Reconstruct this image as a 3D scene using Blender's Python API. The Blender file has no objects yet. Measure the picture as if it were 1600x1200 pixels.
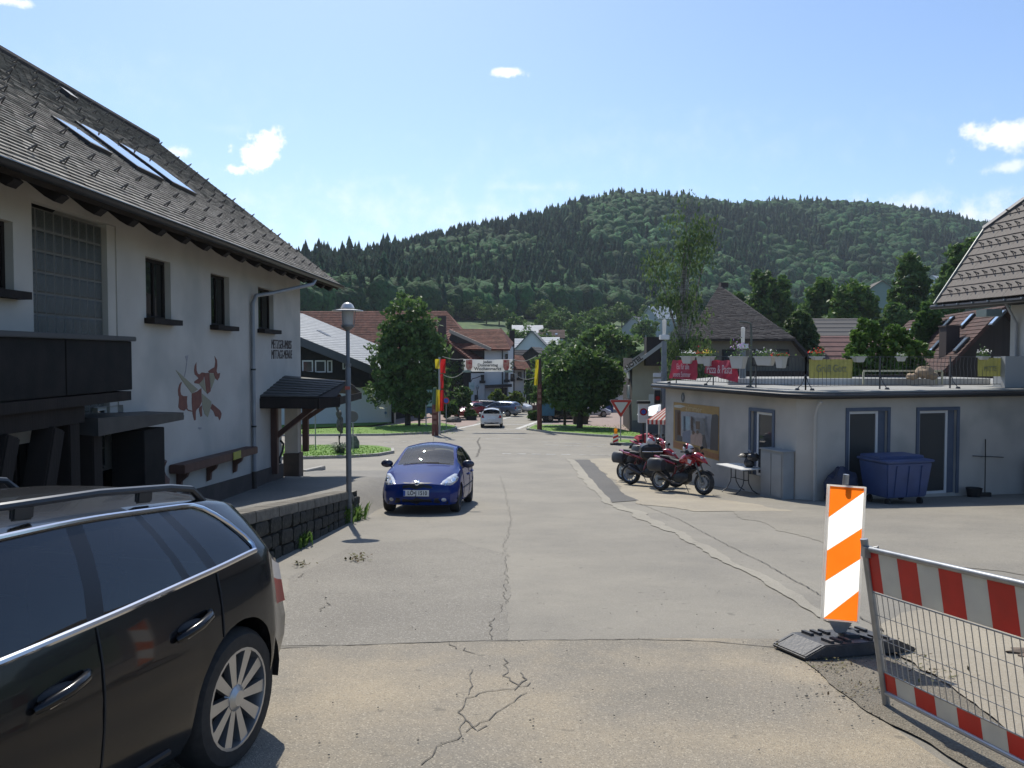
import bpy, bmesh, math, random
import numpy as np
from mathutils import Vector, Matrix, noise
from mathutils.bvhtree import BVHTree
random.seed(7); np.random.seed(7)
SC = bpy.context.scene
COL = SC.collection
R = math.radians

# ------------------------------------------------------------------ camera, sky, sun, exposure
EYE = 1.55
F_PX = 1250.0
PITCH = -math.atan(45/1250)
cam_d = bpy.data.cameras.new('camera'); cam = bpy.data.objects.new('camera', cam_d); COL.objects.link(cam)
cam_d.sensor_width = 36; cam_d.lens = 36*F_PX/1600; cam_d.clip_end = 5000; cam_d.clip_start = 0.05
cam.location = (0, 0, EYE); cam.rotation_euler = (math.pi/2+PITCH, 0, 0)
SC.camera = cam

SUN_EL, SUN_AZ = R(52), R(-15)          # azimuth measured from +Y towards +X
SKY_STRENGTH = 0.11
SUN_STRENGTH = 4.3
HAZE_DENSITY = 0.00020
SC.view_settings.view_transform = 'Standard'; SC.view_settings.look = 'None'
SC.view_settings.gamma = 1; SC.view_settings.use_curve_mapping = False
SC.view_settings.exposure = 0.35
SC.cycles.max_bounces = 6; SC.cycles.diffuse_bounces = 3; SC.cycles.glossy_bounces = 3
SC.cycles.transparent_max_bounces = 10; SC.cycles.volume_bounces = 0
SC.cycles.caustics_reflective = False; SC.cycles.caustics_refractive = False
SC.cycles.sample_clamp_indirect = 6

def pxdir(px, py):
    v = Vector(((px-800)/F_PX, 1, (600-py)/F_PX))
    return Matrix.Rotation(PITCH, 3, 'X') @ v

W = bpy.data.worlds.new('World'); SC.world = W; W.use_nodes = True
def build_world():
    nt = W.node_tree; nt.nodes.clear(); N = nt.nodes.new; L = nt.links.new
    out = N('ShaderNodeOutputWorld'); sky = N('ShaderNodeTexSky'); sky.sky_type = 'NISHITA'
    sky.sun_disc = False; sky.sun_elevation = SUN_EL; sky.sun_rotation = SUN_AZ
    sky.altitude = 700; sky.air_density = 1.0; sky.dust_density = 1.2; sky.ozone_density = 1.0
    bg = N('ShaderNodeBackground'); bg.inputs[1].default_value = SKY_STRENGTH; tn = N('ShaderNodeVectorMath'); tn.operation = 'MULTIPLY'; L(sky.outputs[0], tn.inputs[0]); tn.inputs[1].default_value = (1.0, 1.12, 1.26); L(tn.outputs[0], bg.inputs[0])
    cl = N('ShaderNodeBackground'); cl.inputs[0].default_value = (1, 0.99, 0.98, 1); cl.inputs[1].default_value = 1.05
    tc = N('ShaderNodeTexCoord')
    nz = N('ShaderNodeTexNoise'); nz.inputs['Scale'].default_value = 34; nz.inputs['Detail'].default_value = 7; nz.inputs['Roughness'].default_value = 0.62
    L(tc.outputs['Generated'], nz.inputs['Vector'])
    total = None
    # centre px, half size px, edge softness, density
    clouds = [(418, 222, 26, 22, .5, 1), (402, 243, 42, 20, .5, 1), (372, 265, 18, 10, .5, .9), (792, 113, 33, 8, .6, .8), (1575, 212, 72, 24, .6, .8),
              (1572, 262, 50, 10, .8, .6), (1400, 318, 120, 24, 1.0, .5), (1540, 335, 130, 34, 1.2, .7), (20, 2, 40, 8, .6, .8), (280, 238, 26, 10, .8, .7),
              (495, 402, 12, 10, .6, .8), (650, 330, 560, 60, 1.8, .45), (1000, 230, 420, 60, 2.2, .22), (300, 300, 300, 50, 2.0, .25), (820, 292, 150, 12, 1.2, .25), (350, 200, 60, 10, 1.4, .12), (160, 120, 300, 60, 1.6, .10)]
    for (cx, cy, rx, ry, soft, dens) in clouds:
        c = pxdir(cx, cy).normalized()
        right = Vector((c.y, -c.x, 0)).normalized(); up = right.cross(c)
        def dot(v):
            d = N('ShaderNodeVectorMath'); d.operation = 'DOT_PRODUCT'; L(tc.outputs['Generated'], d.inputs[0]); d.inputs[1].default_value = v; return d.outputs['Value']
        def m(op, a, b):
            k = N('ShaderNodeMath'); k.operation = op
            for i, q in enumerate((a, b)):
                if q is None: continue
                if isinstance(q, (int, float)): k.inputs[i].default_value = q
                else: L(q, k.inputs[i])
            return k.outputs[0]
        dx = m('MULTIPLY', dot(right), F_PX/rx); dy = m('MULTIPLY', m('SUBTRACT', dot(up), 0), F_PX/ry)
        front = m('GREATER_THAN', dot(c), 0.2)
        r = m('SQRT', m('ADD', m('MULTIPLY', dx, dx), m('MULTIPLY', dy, dy)), None)
        v = m('ADD', m('SUBTRACT', 1.0, r), m('MULTIPLY', m('SUBTRACT', nz.outputs['Fac'], 0.5), 3.4))
        mr = N('ShaderNodeMapRange'); mr.interpolation_type = 'SMOOTHSTEP'; L(v, mr.inputs[0]); mr.inputs[1].default_value = 0.0; mr.inputs[2].default_value = soft*1.3
        mr.inputs[3].default_value = 0; mr.inputs[4].default_value = dens
        q = m('MULTIPLY', mr.outputs[0], front)
        total = q if total is None else m('MAXIMUM', total, q)
    mix = N('ShaderNodeMixShader'); L(total, mix.inputs[0]); L(bg.outputs[0], mix.inputs[1]); L(cl.outputs[0], mix.inputs[2]); L(mix.outputs[0], out.inputs[0])
build_world()
sl = bpy.data.lights.new('sun', 'SUN'); so = bpy.data.objects.new('sun', sl); COL.objects.link(so)
sl.energy = SUN_STRENGTH; sl.angle = R(0.53); sl.color = (1.0, 0.94, 0.83)
sundir = Vector((math.sin(SUN_AZ)*math.cos(SUN_EL), math.cos(SUN_AZ)*math.cos(SUN_EL), math.sin(SUN_EL)))
so.rotation_euler = sundir.to_track_quat('Z', 'Y').to_euler()
so.location = (0, 0, 60)

# ------------------------------------------------------------------ ground profile and pixel helpers
_DY = [-30, 0, 4, 17, 20, 30, 40, 60, 90, 150, 260]
_DD = [-1.7, 1.55, 1.98, 3.37, 3.66, 4.3, 4.8, 5.45, 6.2, 7.0, 7.4]
def _hermite(xs, ys):
    xs = np.array(xs, float); ys = np.array(ys, float)
    h = np.diff(xs); dl = np.diff(ys)/h; m = np.zeros_like(ys)
    m[0] = dl[0]; m[-1] = dl[-1]
    for i in range(1, len(xs)-1):
        m[i] = 0 if dl[i-1]*dl[i] <= 0 else 2*dl[i-1]*dl[i]/(dl[i-1]+dl[i])
    def f(x):
        x = min(max(x, xs[0]), xs[-1]); i = min(int(np.searchsorted(xs, x, 'right'))-1, len(xs)-2); i = max(i, 0)
        t = (x-xs[i])/h[i]
        return float((2*t**3-3*t**2+1)*ys[i]+(t**3-2*t**2+t)*h[i]*m[i]+(-2*t**3+3*t**2)*ys[i+1]+(t**3-t**2)*h[i]*m[i+1])
    return f
_drop = _hermite(_DY, _DD)
GY = [-30, -20, -10]+[-6+i*1.0 for i in range(36)]+[30+i*2.0 for i in range(31)]+[95, 100, 105, 110]
_GZ = [EYE-_drop(y) for y in GY]
def G(y):                                # ground height, exactly the piecewise linear terrain
    return float(np.interp(y, GY, _GZ))
def at(px, py, d):                       # 3D point on the ray of a pixel at distance d ahead
    v = pxdir(px, py); return Vector((v.x*d/v.y, d, EYE+v.z*d/v.y))
def gp(px, py, off=0.0):                 # the ground point seen at a pixel
    lo, hi = 1.0, 109.0
    for _ in range(50):
        mid = (lo+hi)/2; p = at(px, py, mid)
        if p.z > G(mid): lo = mid
        else: hi = mid
    return Vector((at(px, py, lo).x, lo, G(lo)+off))
def hit(px, py, P0, Nn):                 # ray of a pixel against a plane
    o = Vector((0, 0, EYE)); v = pxdir(px, py); t = (Vector(P0)-o).dot(Nn)/v.dot(Nn); return o+v*t

# ------------------------------------------------------------------ materials
MATS = {}
def mat(name, c1, c2=None, scale=6, rough=.8, metal=0, bump=0, bscale=40, coat=0, spec=.5, detail=4, island=False, contrast=(.35, .65), trans=0, emis=0, stretch=None, c3=None, s3=40):
    if name in MATS: return MATS[name]
    m = bpy.data.materials.new(name); m.use_nodes = True; nt = m.node_tree; N = nt.nodes.new; L = nt.links.new
    p = nt.nodes['Principled BSDF']; p.inputs['Roughness'].default_value = rough; p.inputs['Metallic'].default_value = metal
    p.inputs['Coat Weight'].default_value = coat; p.inputs['Coat Roughness'].default_value = .04; p.inputs['Specular IOR Level'].default_value = spec
    p.inputs['Base Color'].default_value = (*c1, 1)
    tc = N('ShaderNodeTexCoord'); vec = tc.outputs['Object']
    if stretch:
        mp = N('ShaderNodeMapping'); mp.inputs['Scale'].default_value = stretch; L(vec, mp.inputs[0]); vec = mp.outputs[0]
    col = None
    if c2:
        nz = N('ShaderNodeTexNoise'); nz.inputs['Scale'].default_value = scale; nz.inputs['Detail'].default_value = detail; L(vec, nz.inputs['Vector'])
        fac = nz.outputs['Fac']
        if island:
            g = N('ShaderNodeNewGeometry'); a = N('ShaderNodeMath'); a.operation = 'MULTIPLY_ADD'; L(g.outputs['Random Per Island'], a.inputs[0]); a.inputs[1].default_value = .55
            L(fac, a.inputs[2]); b = N('ShaderNodeMath'); b.operation = 'SUBTRACT'; L(a.outputs[0], b.inputs[0]); b.inputs[1].default_value = .27; fac = b.outputs[0]
        mr = N('ShaderNodeMapRange'); L(fac, mr.inputs[0]); mr.inputs[1].default_value = contrast[0]; mr.inputs[2].default_value = contrast[1]
        mx = N('ShaderNodeMix'); mx.data_type = 'RGBA'; L(mr.outputs[0], mx.inputs[0]); mx.inputs[6].default_value = (*c1, 1); mx.inputs[7].default_value = (*c2, 1)
        col = mx.outputs[2]
        if c3:
            n3 = N('ShaderNodeTexNoise'); n3.inputs['Scale'].default_value = s3; n3.inputs['Detail'].default_value = 3; L(vec, n3.inputs['Vector'])
            r3 = N('ShaderNodeMapRange'); L(n3.outputs['Fac'], r3.inputs[0]); r3.inputs[1].default_value = .52; r3.inputs[2].default_value = .72
            m3 = N('ShaderNodeMix'); m3.data_type = 'RGBA'; L(r3.outputs[0], m3.inputs[0]); L(col, m3.inputs[6]); m3.inputs[7].default_value = (*c3, 1); col = m3.outputs[2]
        L(col, p.inputs['Base Color'])
    if bump:
        nb = N('ShaderNodeTexNoise'); nb.inputs['Scale'].default_value = bscale; nb.inputs['Detail'].default_value = 5; L(vec, nb.inputs['Vector'])
        bm = N('ShaderNodeBump'); bm.inputs['Strength'].default_value = bump; bm.inputs['Distance'].default_value = .02; L(nb.outputs['Fac'], bm.inputs['Height']); L(bm.outputs[0], p.inputs['Normal'])
    if trans:
        t = N('ShaderNodeBsdfTranslucent'); t.inputs[0].default_value = (*[min(1, q*1.6) for q in c1], 1)
        if col: L(col, t.inputs[0])
        ms = N('ShaderNodeMixShader'); ms.inputs[0].default_value = trans; L(p.outputs[0], ms.inputs[1]); L(t.outputs[0], ms.inputs[2]); L(ms.outputs[0], nt.nodes['Material Output'].inputs[0])
    if emis:
        p.inputs['Emission Color'].default_value = (*c1, 1); p.inputs['Emission Strength'].default_value = emis
    MATS[name] = m; return m

def glass(name, tint=(.25, .28, .28), base=.04, rough=.02, alpha=.5, ior=1.55):
    """window glass: a tinted see-through pane with a sharp Fresnel reflection"""
    if name in MATS: return MATS[name]
    m = bpy.data.materials.new(name); m.use_nodes = True; nt = m.node_tree; nt.nodes.clear(); N = nt.nodes.new; L = nt.links.new
    o = N('ShaderNodeOutputMaterial'); tr = N('ShaderNodeBsdfTransparent'); tr.inputs[0].default_value = (*tint, 1)
    df = N('ShaderNodeBsdfDiffuse'); df.inputs[0].default_value = (base, base*1.05, base*1.05, 1)
    a = N('ShaderNodeMixShader'); a.inputs[0].default_value = alpha; L(df.outputs[0], a.inputs[1]); L(tr.outputs[0], a.inputs[2])
    gl = N('ShaderNodeBsdfGlossy'); gl.inputs['Roughness'].default_value = rough; fr = N('ShaderNodeFresnel'); fr.inputs[0].default_value = ior
    b = N('ShaderNodeMixShader'); L(fr.outputs[0], b.inputs[0]); L(a.outputs[0], b.inputs[1]); L(gl.outputs[0], b.inputs[2]); L(b.outputs[0], o.inputs[0])
    MATS[name] = m; return m

def asphalt(name, c1, c2, speck=(.42, .40, .36), bump=.35, spot=220, amount=.6, tan=None):
    if name in MATS: return MATS[name]
    m = bpy.data.materials.new(name); m.use_nodes = True; nt = m.node_tree; N = nt.nodes.new; L = nt.links.new
    p = nt.nodes['Principled BSDF']; p.inputs['Roughness'].default_value = .82; p.inputs['Specular IOR Level'].default_value = .35
    tc = N('ShaderNodeTexCoord'); V = tc.outputs['Object']
    def noi(s, d=4, r=.5):
        n = N('ShaderNodeTexNoise'); n.inputs['Scale'].default_value = s; n.inputs['Detail'].default_value = d; n.inputs['Roughness'].default_value = r; L(V, n.inputs['Vector']); return n.outputs['Fac']
    def rng(f, a, b, hi=1.0):
        r = N('ShaderNodeMapRange'); L(f, r.inputs[0]); r.inputs[1].default_value = a; r.inputs[2].default_value = b; r.inputs[4].default_value = hi; return r.outputs[0]
    def mix(f, a, b, mode='MIX'):
        x = N('ShaderNodeMix'); x.data_type = 'RGBA'; x.blend_type = mode; L(f, x.inputs[0])
        for i, q in ((6, a), (7, b)):
            if isinstance(q, tuple): x.inputs[i].default_value = (*q, 1)
            else: L(q, x.inputs[i])
        return x.outputs[2]
    col = mix(rng(noi(.55, 6, .62), .38, .64), c1, c2)
    col = mix(rng(noi(3.2, 5, .6), .5, .75, .35), col, tuple(q*.72 for q in c1))
    if tan: col = mix(rng(noi(.8, 5, .6), .42, .66), col, tan)
    vo = N('ShaderNodeTexVoronoi'); vo.inputs['Scale'].default_value = spot; L(V, vo.inputs['Vector'])
    sep = N('ShaderNodeSeparateColor'); L(vo.outputs['Color'], sep.inputs[0])
    col = mix(rng(sep.outputs[0], .80, .95, amount), col, speck)
    col = mix(rng(sep.outputs[1], .70, .95, amount), col, tuple(q*.45 for q in c1))
    st = mix(rng(noi(9, 2), .68, .74, .5), col, tuple(q*.4 for q in c1))
    L(st, p.inputs['Base Color'])
    bm = N('ShaderNodeBump'); bm.inputs['Strength'].default_value = bump; bm.inputs['Distance'].default_value = .012
    v2 = N('ShaderNodeMath'); v2.operation = 'ADD'; L(vo.outputs['Distance'], v2.inputs[0]); L(noi(5, 6, .7), v2.inputs[1]); L(v2.outputs[0], bm.inputs['Height']); L(bm.outputs[0], p.inputs['Normal'])
    MATS[name] = m; return m

def leafmat(name, dark, light, trans=.35, rough=.55):
    return mat(name, dark, light, scale=1.2, rough=rough, island=True, trans=trans, contrast=(.25, .75), spec=.35)

# ------------------------------------------------------------------ mesh building
class MB:
    def __init__(s): s.v = []; s.f = []; s.m = []; s.mi = 0
    def add(s, vs, fs, m=None):
        o = len(s.v); s.v += [tuple(p) for p in vs]; s.f += [tuple(i+o for i in f) for f in fs]; s.m += [s.mi if m is None else m]*len(fs); return s
    def box(s, c, size, rot=None, m=None):
        c = Vector(c); hx, hy, hz = size[0]/2, size[1]/2, size[2]/2; vs = []
        for dx, dy, dz in ((-1,-1,-1),(1,-1,-1),(1,1,-1),(-1,1,-1),(-1,-1,1),(1,-1,1),(1,1,1),(-1,1,1)):
            q = Vector((dx*hx, dy*hy, dz*hz)); q = (rot @ q) if rot is not None else q; vs.append(c+q)
        return s.add(vs, [(0,3,2,1),(4,5,6,7),(0,1,5,4),(1,2,6,5),(2,3,7,6),(3,0,4,7)], m)
    def bbox(s, a, b, m=None):           # box by two corners
        a, b = Vector(a), Vector(b); return s.box((a+b)/2, (abs(b.x-a.x), abs(b.y-a.y), abs(b.z-a.z)), None, m)
    def bar(s, a, b, w, h=None, up=(0,0,1), m=None):
        a, b = Vector(a), Vector(b); d = b-a; L_ = d.length
        if L_ < 1e-6: return s
        y = d/L_; u = Vector(up); x = y.cross(u)
        if x.length < 1e-4: x = y.cross(Vector((1,0,0)))
        x.normalize(); z = x.cross(y); rot = Matrix((x, y, z)).transposed()
        return s.box((a+b)/2, (w, L_, h or w), rot, m)
    def tube(s, pts, r, n=8, cap=True, m=None):
        pts = [Vector(p) for p in pts]; rs = r if isinstance(r, (list, tuple)) else [r]*len(pts); vs = []; px = None
        for i, p in enumerate(pts):
            t = (pts[min(i+1, len(pts)-1)]-pts[max(i-1, 0)])
            t = t.normalized() if t.length > 1e-9 else Vector((0,0,1))
            if px is None: px = t.orthogonal().normalized()
            px = (px-t*px.dot(t)); px = px.normalized() if px.length > 1e-6 else t.orthogonal().normalized()
            q = t.cross(px)
            for k in range(n):
                a = 2*math.pi*k/n; vs.append(p+(px*math.cos(a)+q*math.sin(a))*rs[i])
        fs = [(i*n+k, i*n+(k+1) % n, (i+1)*n+(k+1) % n, (i+1)*n+k) for i in range(len(pts)-1) for k in range(n)]
        if cap: fs += [tuple(range(n-1, -1, -1)), tuple((len(pts)-1)*n+k for k in range(n))]
        return s.add(vs, fs, m)
    def lathe(s, prof, c=(0,0,0), axis='Z', n=24, m=None):   # prof = [(radius, height)]
        c = Vector(c); vs = []
        for (r, h) in prof:
            for k in range(n):
                a = 2*math.pi*k/n; x, y = r*math.cos(a), r*math.sin(a)
                vs.append(c+(Vector((x, y, h)) if axis == 'Z' else Vector((h, x, y)) if axis == 'X' else Vector((y, h, x))))
        fs = [(i*n+k, i*n+(k+1) % n, (i+1)*n+(k+1) % n, (i+1)*n+k) for i in range(len(prof)-1) for k in range(n)]
        return s.add(vs, fs, m)
    def slab(s, pts, th, m=None, nrm=None):    # planar polygon with thickness th below its normal
        pts = [Vector(p) for p in pts]; n = len(pts)
        if nrm is None:
            nrm = Vector((0,0,0))
            for i in range(n): nrm += (pts[i]-pts[0]).cross(pts[(i+1) % n]-pts[0])
            nrm.normalize()
        lo = [p-nrm*th for p in pts]
        return s.add(pts+lo, [tuple(range(n)), tuple(range(2*n-1, n-1, -1))]+[(i, i+n, (i+1) % n+n, (i+1) % n) for i in range(n)], m)
    def prism(s, poly, z0, z1, m=None):        # poly = [(x,y)] , z may be functions
        n = len(poly); g0 = z0 if callable(z0) else (lambda x, y: z0); g1 = z1 if callable(z1) else (lambda x, y: z1)
        vs = [(x, y, g0(x, y)) for x, y in poly]+[(x, y, g1(x, y)) for x, y in poly]
        return s.add(vs, [tuple(range(n-1, -1, -1)), tuple(range(n, 2*n))]+[(i, (i+1) % n, (i+1) % n+n, i+n) for i in range(n)], m)
    def blob(s, c, r, seg=10, rings=7, rot=None, nz=0, seed=0, m=None):
        c = Vector(c); r = r if hasattr(r, '__len__') else (r, r, r); vs = []
        for i in range(rings+1):
            t = math.pi*i/rings
            for k in range(seg):
                a = 2*math.pi*k/seg; q = Vector((math.sin(t)*math.cos(a), math.sin(t)*math.sin(a), math.cos(t)))
                if nz: q *= 1+nz*noise.noise(q*1.7+Vector((seed, seed*.7, 0)))
                q = Vector((q.x*r[0], q.y*r[1], q.z*r[2])); q = (rot @ q) if rot is not None else q; vs.append(c+q)
        return s.add(vs, [(i*seg+k, (i+1)*seg+k, (i+1)*seg+(k+1) % seg, i*seg+(k+1) % seg) for i in range(rings) for k in range(seg)], m)
    def loft(s, secs, n=12, e=2.0, m=None):    # secs = [(centre, half width x, half height z)] running along y; superellipse rings
        vs = []
        for (c, a, b) in secs:
            for k in range(n):
                t = 2*math.pi*k/n; cx, sz = math.cos(t), math.sin(t)
                vs.append((c[0]+a*math.copysign(abs(cx)**(2/e), cx), c[1], c[2]+b*math.copysign(abs(sz)**(2/e), sz)))
        fs = [(i*n+k, (i+1)*n+k, (i+1)*n+(k+1) % n, i*n+(k+1) % n) for i in range(len(secs)-1) for k in range(n)]
        fs += [tuple(range(n)), tuple((len(secs)-1)*n+k for k in range(n-1, -1, -1))]
        return s.add(vs, fs, m)
    def build(s, name, mats, parent=None, smooth=False, world=True, bevel=0, kind=None, label=None, fix=True):
        me = bpy.data.meshes.new(name); vs = s.v
        if parent is not None and world:
            inv = MW[parent.name].inverted(); vs = [tuple(inv @ Vector(p)) for p in vs]
        me.from_pydata(vs, [], s.f)
        mats = mats if isinstance(mats, (list, tuple)) else [mats]
        for q in mats: me.materials.append(q)
        if len(mats) > 1: me.polygons.foreach_set('material_index', s.m)
        if fix or bevel:
            bm = bmesh.new(); bm.from_mesh(me)
            if bevel:
                es = [e for e in bm.edges if len(e.link_faces) == 2 and e.calc_face_angle(0) > .5]
                bmesh.ops.bevel(bm, geom=es, offset=bevel, segments=2, affect='EDGES', clamp_overlap=True)
            if fix: bmesh.ops.recalc_face_normals(bm, faces=bm.faces)
            bm.to_mesh(me); bm.free()
        if smooth:
            me.polygons.foreach_set('use_smooth', [True]*len(me.polygons))
            try: me.set_sharp_from_angle(angle=R(smooth if smooth is not True else 42))
            except Exception: pass
        me.update()
        o = bpy.data.objects.new(name, me); COL.objects.link(o)
        if parent is not None:
            o.parent = parent; MW[o.name] = MW[parent.name]
        else: MW[o.name] = Matrix.Identity(4)
        if kind: o['kind'] = kind
        if label: o['label'] = label
        return o
MW = {}
def tag(o, label, cat, group=None):
    o['label'] = label; o['category'] = cat
    if group: o['group'] = group
    return o
def thing(name, label, cat, loc=(0,0,0), rz=0, group=None, M=None):
    o = bpy.data.objects.new(name, None); COL.objects.link(o); o.empty_display_size = .2
    m = M if M is not None else Matrix.Translation(Vector(loc)) @ Matrix.Rotation(rz, 4, 'Z')
    o.matrix_world = m; o.location = m.to_translation(); o.rotation_euler = m.to_euler(); MW[o.name] = m.copy()
    return tag(o, label, cat, group)
def sub(name, parent, mesh, local_m):      # instance of shared mesh as a part
    o = bpy.data.objects.new(name, mesh); COL.objects.link(o); o.parent = parent; o.matrix_local = local_m
    o.location = local_m.to_translation(); o.rotation_euler = local_m.to_euler(); o.scale = local_m.to_scale(); return o
def instw(name, parent, mesh, world_m):    # the same with a world matrix
    return sub(name, parent, mesh, MW[parent.name].inverted() @ world_m)
def dup(root, loc, rz, label, group=None, scale=None):
    r = root.copy(); COL.objects.link(r); r.location = loc; r.rotation_euler = (0, 0, rz); r['label'] = label
    if group: r['group'] = group
    if scale: r.scale = (scale,)*3
    for ch in list(root.children):
        c = ch.copy(); COL.objects.link(c); c.parent = r
        for g in list(ch.children):
            d = g.copy(); COL.objects.link(d); d.parent = c
    MW[r.name] = Matrix.Translation(Vector(loc)) @ Matrix.Rotation(rz, 4, 'Z')
    return r
def meshof(mb, name, mats, smooth=False, bevel=0):
    o = mb.build(name, mats, None, smooth, bevel=bevel); me = o.data; bpy.data.objects.remove(o); return me
def quads(name, V4, material, parent=None, kind=None, colors=None):   # V4: (n,4,3) world coordinates
    n = len(V4); V = V4.reshape(-1, 3).astype(np.float32)
    if parent is not None:
        inv = np.array(MW[parent.name].inverted()); V = (V @ inv[:3, :3].T+inv[:3, 3]).astype(np.float32)
    me = bpy.data.meshes.new(name); me.vertices.add(4*n); me.vertices.foreach_set('co', V.ravel())
    me.loops.add(4*n); me.loops.foreach_set('vertex_index', np.arange(4*n, dtype=np.int32))
    me.polygons.add(n); me.polygons.foreach_set('loop_start', np.arange(0, 4*n, 4, dtype=np.int32))
    try: me.polygons.foreach_set('loop_total', np.full(n, 4, dtype=np.int32))
    except Exception: pass
    me.update(calc_edges=True); me.validate(); me.materials.append(material)
    o = bpy.data.objects.new(name, me); COL.objects.link(o)
    if parent is not None: o.parent = parent; MW[o.name] = MW[parent.name]
    else: MW[o.name] = Matrix.Identity(4)
    if kind: o['kind'] = kind
    return o
def text(body, size, name, material, parent, M, ext=.004, sx=1.0, align='CENTER', shear=0, bold=0, label=None):
    cu = bpy.data.curves.new(name, 'FONT'); cu.body = body; cu.size = size; cu.extrude = ext; cu.align_x = align; cu.align_y = 'CENTER'; cu.shear = shear; cu.offset = bold; cu.resolution_u = 3
    t = bpy.data.objects.new(name, cu); me = bpy.data.meshes.new_from_object(t); bpy.data.objects.remove(t)
    me.materials.clear(); me.materials.append(material)
    for v in me.vertices: v.co.x *= sx
    o = bpy.data.objects.new(name, me); COL.objects.link(o)
    if parent is not None:
        o.parent = parent; M = MW[parent.name].inverted() @ M
    o.matrix_local = M; o.location = M.to_translation(); o.rotation_euler = M.to_euler(); o.scale = M.to_scale()
    if label: o['label'] = label
    return o
def frame_m(o, x, y):                      # matrix with local x,y on given world directions
    x = Vector(x).normalized(); y = Vector(y); y = (y-x*y.dot(x)).normalized(); z = x.cross(y)
    m = Matrix((x, y, z)).transposed().to_4x4(); m.translation = Vector(o); return m

def patch(name, pts, off, material, kind='structure', parent=None, zf=None, thick=0, label=None, rag=0):
    """a sheet over the ground: polygon in plan, cut at the terrain's own lines, laid off metres above it"""
    if rag:
        q = []
        for i in range(len(pts)):
            A_, B_ = Vector(pts[i][:2]), Vector(pts[(i+1) % len(pts)][:2]); n = max(1, int((B_-A_).length/.07))
            for k in range(n):
                p = A_.lerp(B_, k/n); j = rag*(noise.noise(Vector((p.x*.8, p.y*.8, 3)))+.4*noise.noise(Vector((p.x*2.6, p.y*2.6, 5)))+.12*noise.noise(Vector((p.x*11, p.y*11, 5)))); q.append((p.x+j, p.y+j*.5))
        pts = q
    bm = bmesh.new(); vs = [bm.verts.new((p[0], p[1], 0)) for p in pts]; bm.faces.new(vs)
    y0, y1 = min(p[1] for p in pts), max(p[1] for p in pts)
    for y in GY:
        if y0 < y < y1: bmesh.ops.bisect_plane(bm, geom=bm.verts[:]+bm.edges[:]+bm.faces[:], plane_co=(0, y, 0), plane_no=(0, 1, 0))
    bmesh.ops.triangulate(bm, faces=bm.faces[:])
    for v in bm.verts: v.co.z = (zf(v.co.x, v.co.y) if zf else G(v.co.y))+off
    if thick:
        r = bmesh.ops.extrude_face_region(bm, geom=bm.faces[:]); 
        for v in [g for g in r['geom'] if isinstance(g, bmesh.types.BMVert)]: v.co.z -= thick
    bmesh.ops.recalc_face_normals(bm, faces=bm.faces[:])
    if not thick:
        for f in bm.faces:
            if f.normal.z < 0: f.normal_flip()
    me = bpy.data.meshes.new(name); bm.to_mesh(me); bm.free(); me.materials.append(material)
    o = bpy.data.objects.new(name, me); COL.objects.link(o)
    if kind: o['kind'] = kind
    if parent is not None: o.parent = parent; o.matrix_parent_inverse = MW[parent.name].inverted()
    if label: o['label'] = label
    return o
def ribbon(name, pts, w, off, material, kind='structure', jag=0, seed=1):
    """a narrow band on the ground along a line of plan points"""
    rnd = random.Random(seed); P = []
    for i in range(len(pts)-1):
        a, b = Vector(pts[i][:2]), Vector(pts[i+1][:2]); L_ = (b-a).length; n = max(1, int(L_/(.05 if jag else .5)))
        for k in range(n): P.append(a.lerp(b, k/n))
    P.append(Vector(pts[-1][:2])); mb = MB(); vs = []
    for i, p in enumerate(P):
        t = (P[min(i+1, len(P)-1)]-P[max(i-1, 0)]).normalized(); n_ = Vector((-t.y, t.x)); j = jag*(1.1*noise.noise(Vector((p.x*4, p.y*4, seed)))+.8*noise.noise(Vector((p.x*16, p.y*16, seed))))
        ww = (w if not callable(w) else w(i/len(P)))*(1+(rnd.random()-.5)*(.8 if jag else 0))
        for sgn in (-1, 1):
            q = p+n_*(j+sgn*ww/2); vs.append((q.x, q.y, G(q.y)+off))
    mb.add(vs, [(2*i, 2*i+2, 2*i+3, 2*i+1) for i in range(len(P)-1)])
    o = mb.build(name, material, fix=False)
    if o.data.polygons[0].normal.z < 0: o.data.flip_normals()
    o['kind'] = kind; return o
# ------------------------------------------------------------------ common materials
M = {}
M['white'] = mat('white_render', (.50, .475, .43), (.44, .415, .375), scale=1.3, rough=.9, bump=.25, bscale=60, c3=(.37, .36, .33), s3=.7)
M['white2'] = mat('cream_render', (.49, .465, .415), (.425, .40, .36), scale=1.1, rough=.9, bump=.2, bscale=60, c3=(.34, .33, .30), s3=.8)
M['beige'] = mat('beige_render', (.42, .40, .34), (.36, .34, .29), scale=1, rough=.9, bump=.2, bscale=50)
M['plinth'] = mat('brown_plinth', (.085, .065, .055), (.06, .048, .04), scale=3, rough=.85, bump=.3)
M['darkwood'] = mat('dark_stained_wood', (.016, .013, .012), (.028, .022, .019), scale=3, rough=.7, bump=.3, bscale=30, stretch=(1, 1, .2), spec=.15)
M['blackwood'] = mat('black_boarding', (.012, .012, .012), (.02, .018, .017), scale=3, rough=.7, bump=.2, spec=.12)
M['redwood'] = mat('red_brown_timber', (.075, .032, .022), (.11, .05, .034), scale=6, rough=.6, bump=.3, stretch=(1, 1, .15))
M['shingle'] = mat('weathered_grey_shingle', (.27, .25, .22), (.165, .152, .135), scale=2.2, rough=.85, island=True, bump=.5, bscale=30, c3=(.35, .33, .295), s3=5, spec=.25)
M['shingle_dark'] = mat('dark_grey_shingle', (.07, .065, .065), (.045, .04, .042), scale=4, rough=.85, island=True, bump=.4, bscale=25, spec=.25)
M['metal_dark'] = mat('dark_metal', (.04, .04, .042), rough=.4, metal=.7)
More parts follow.
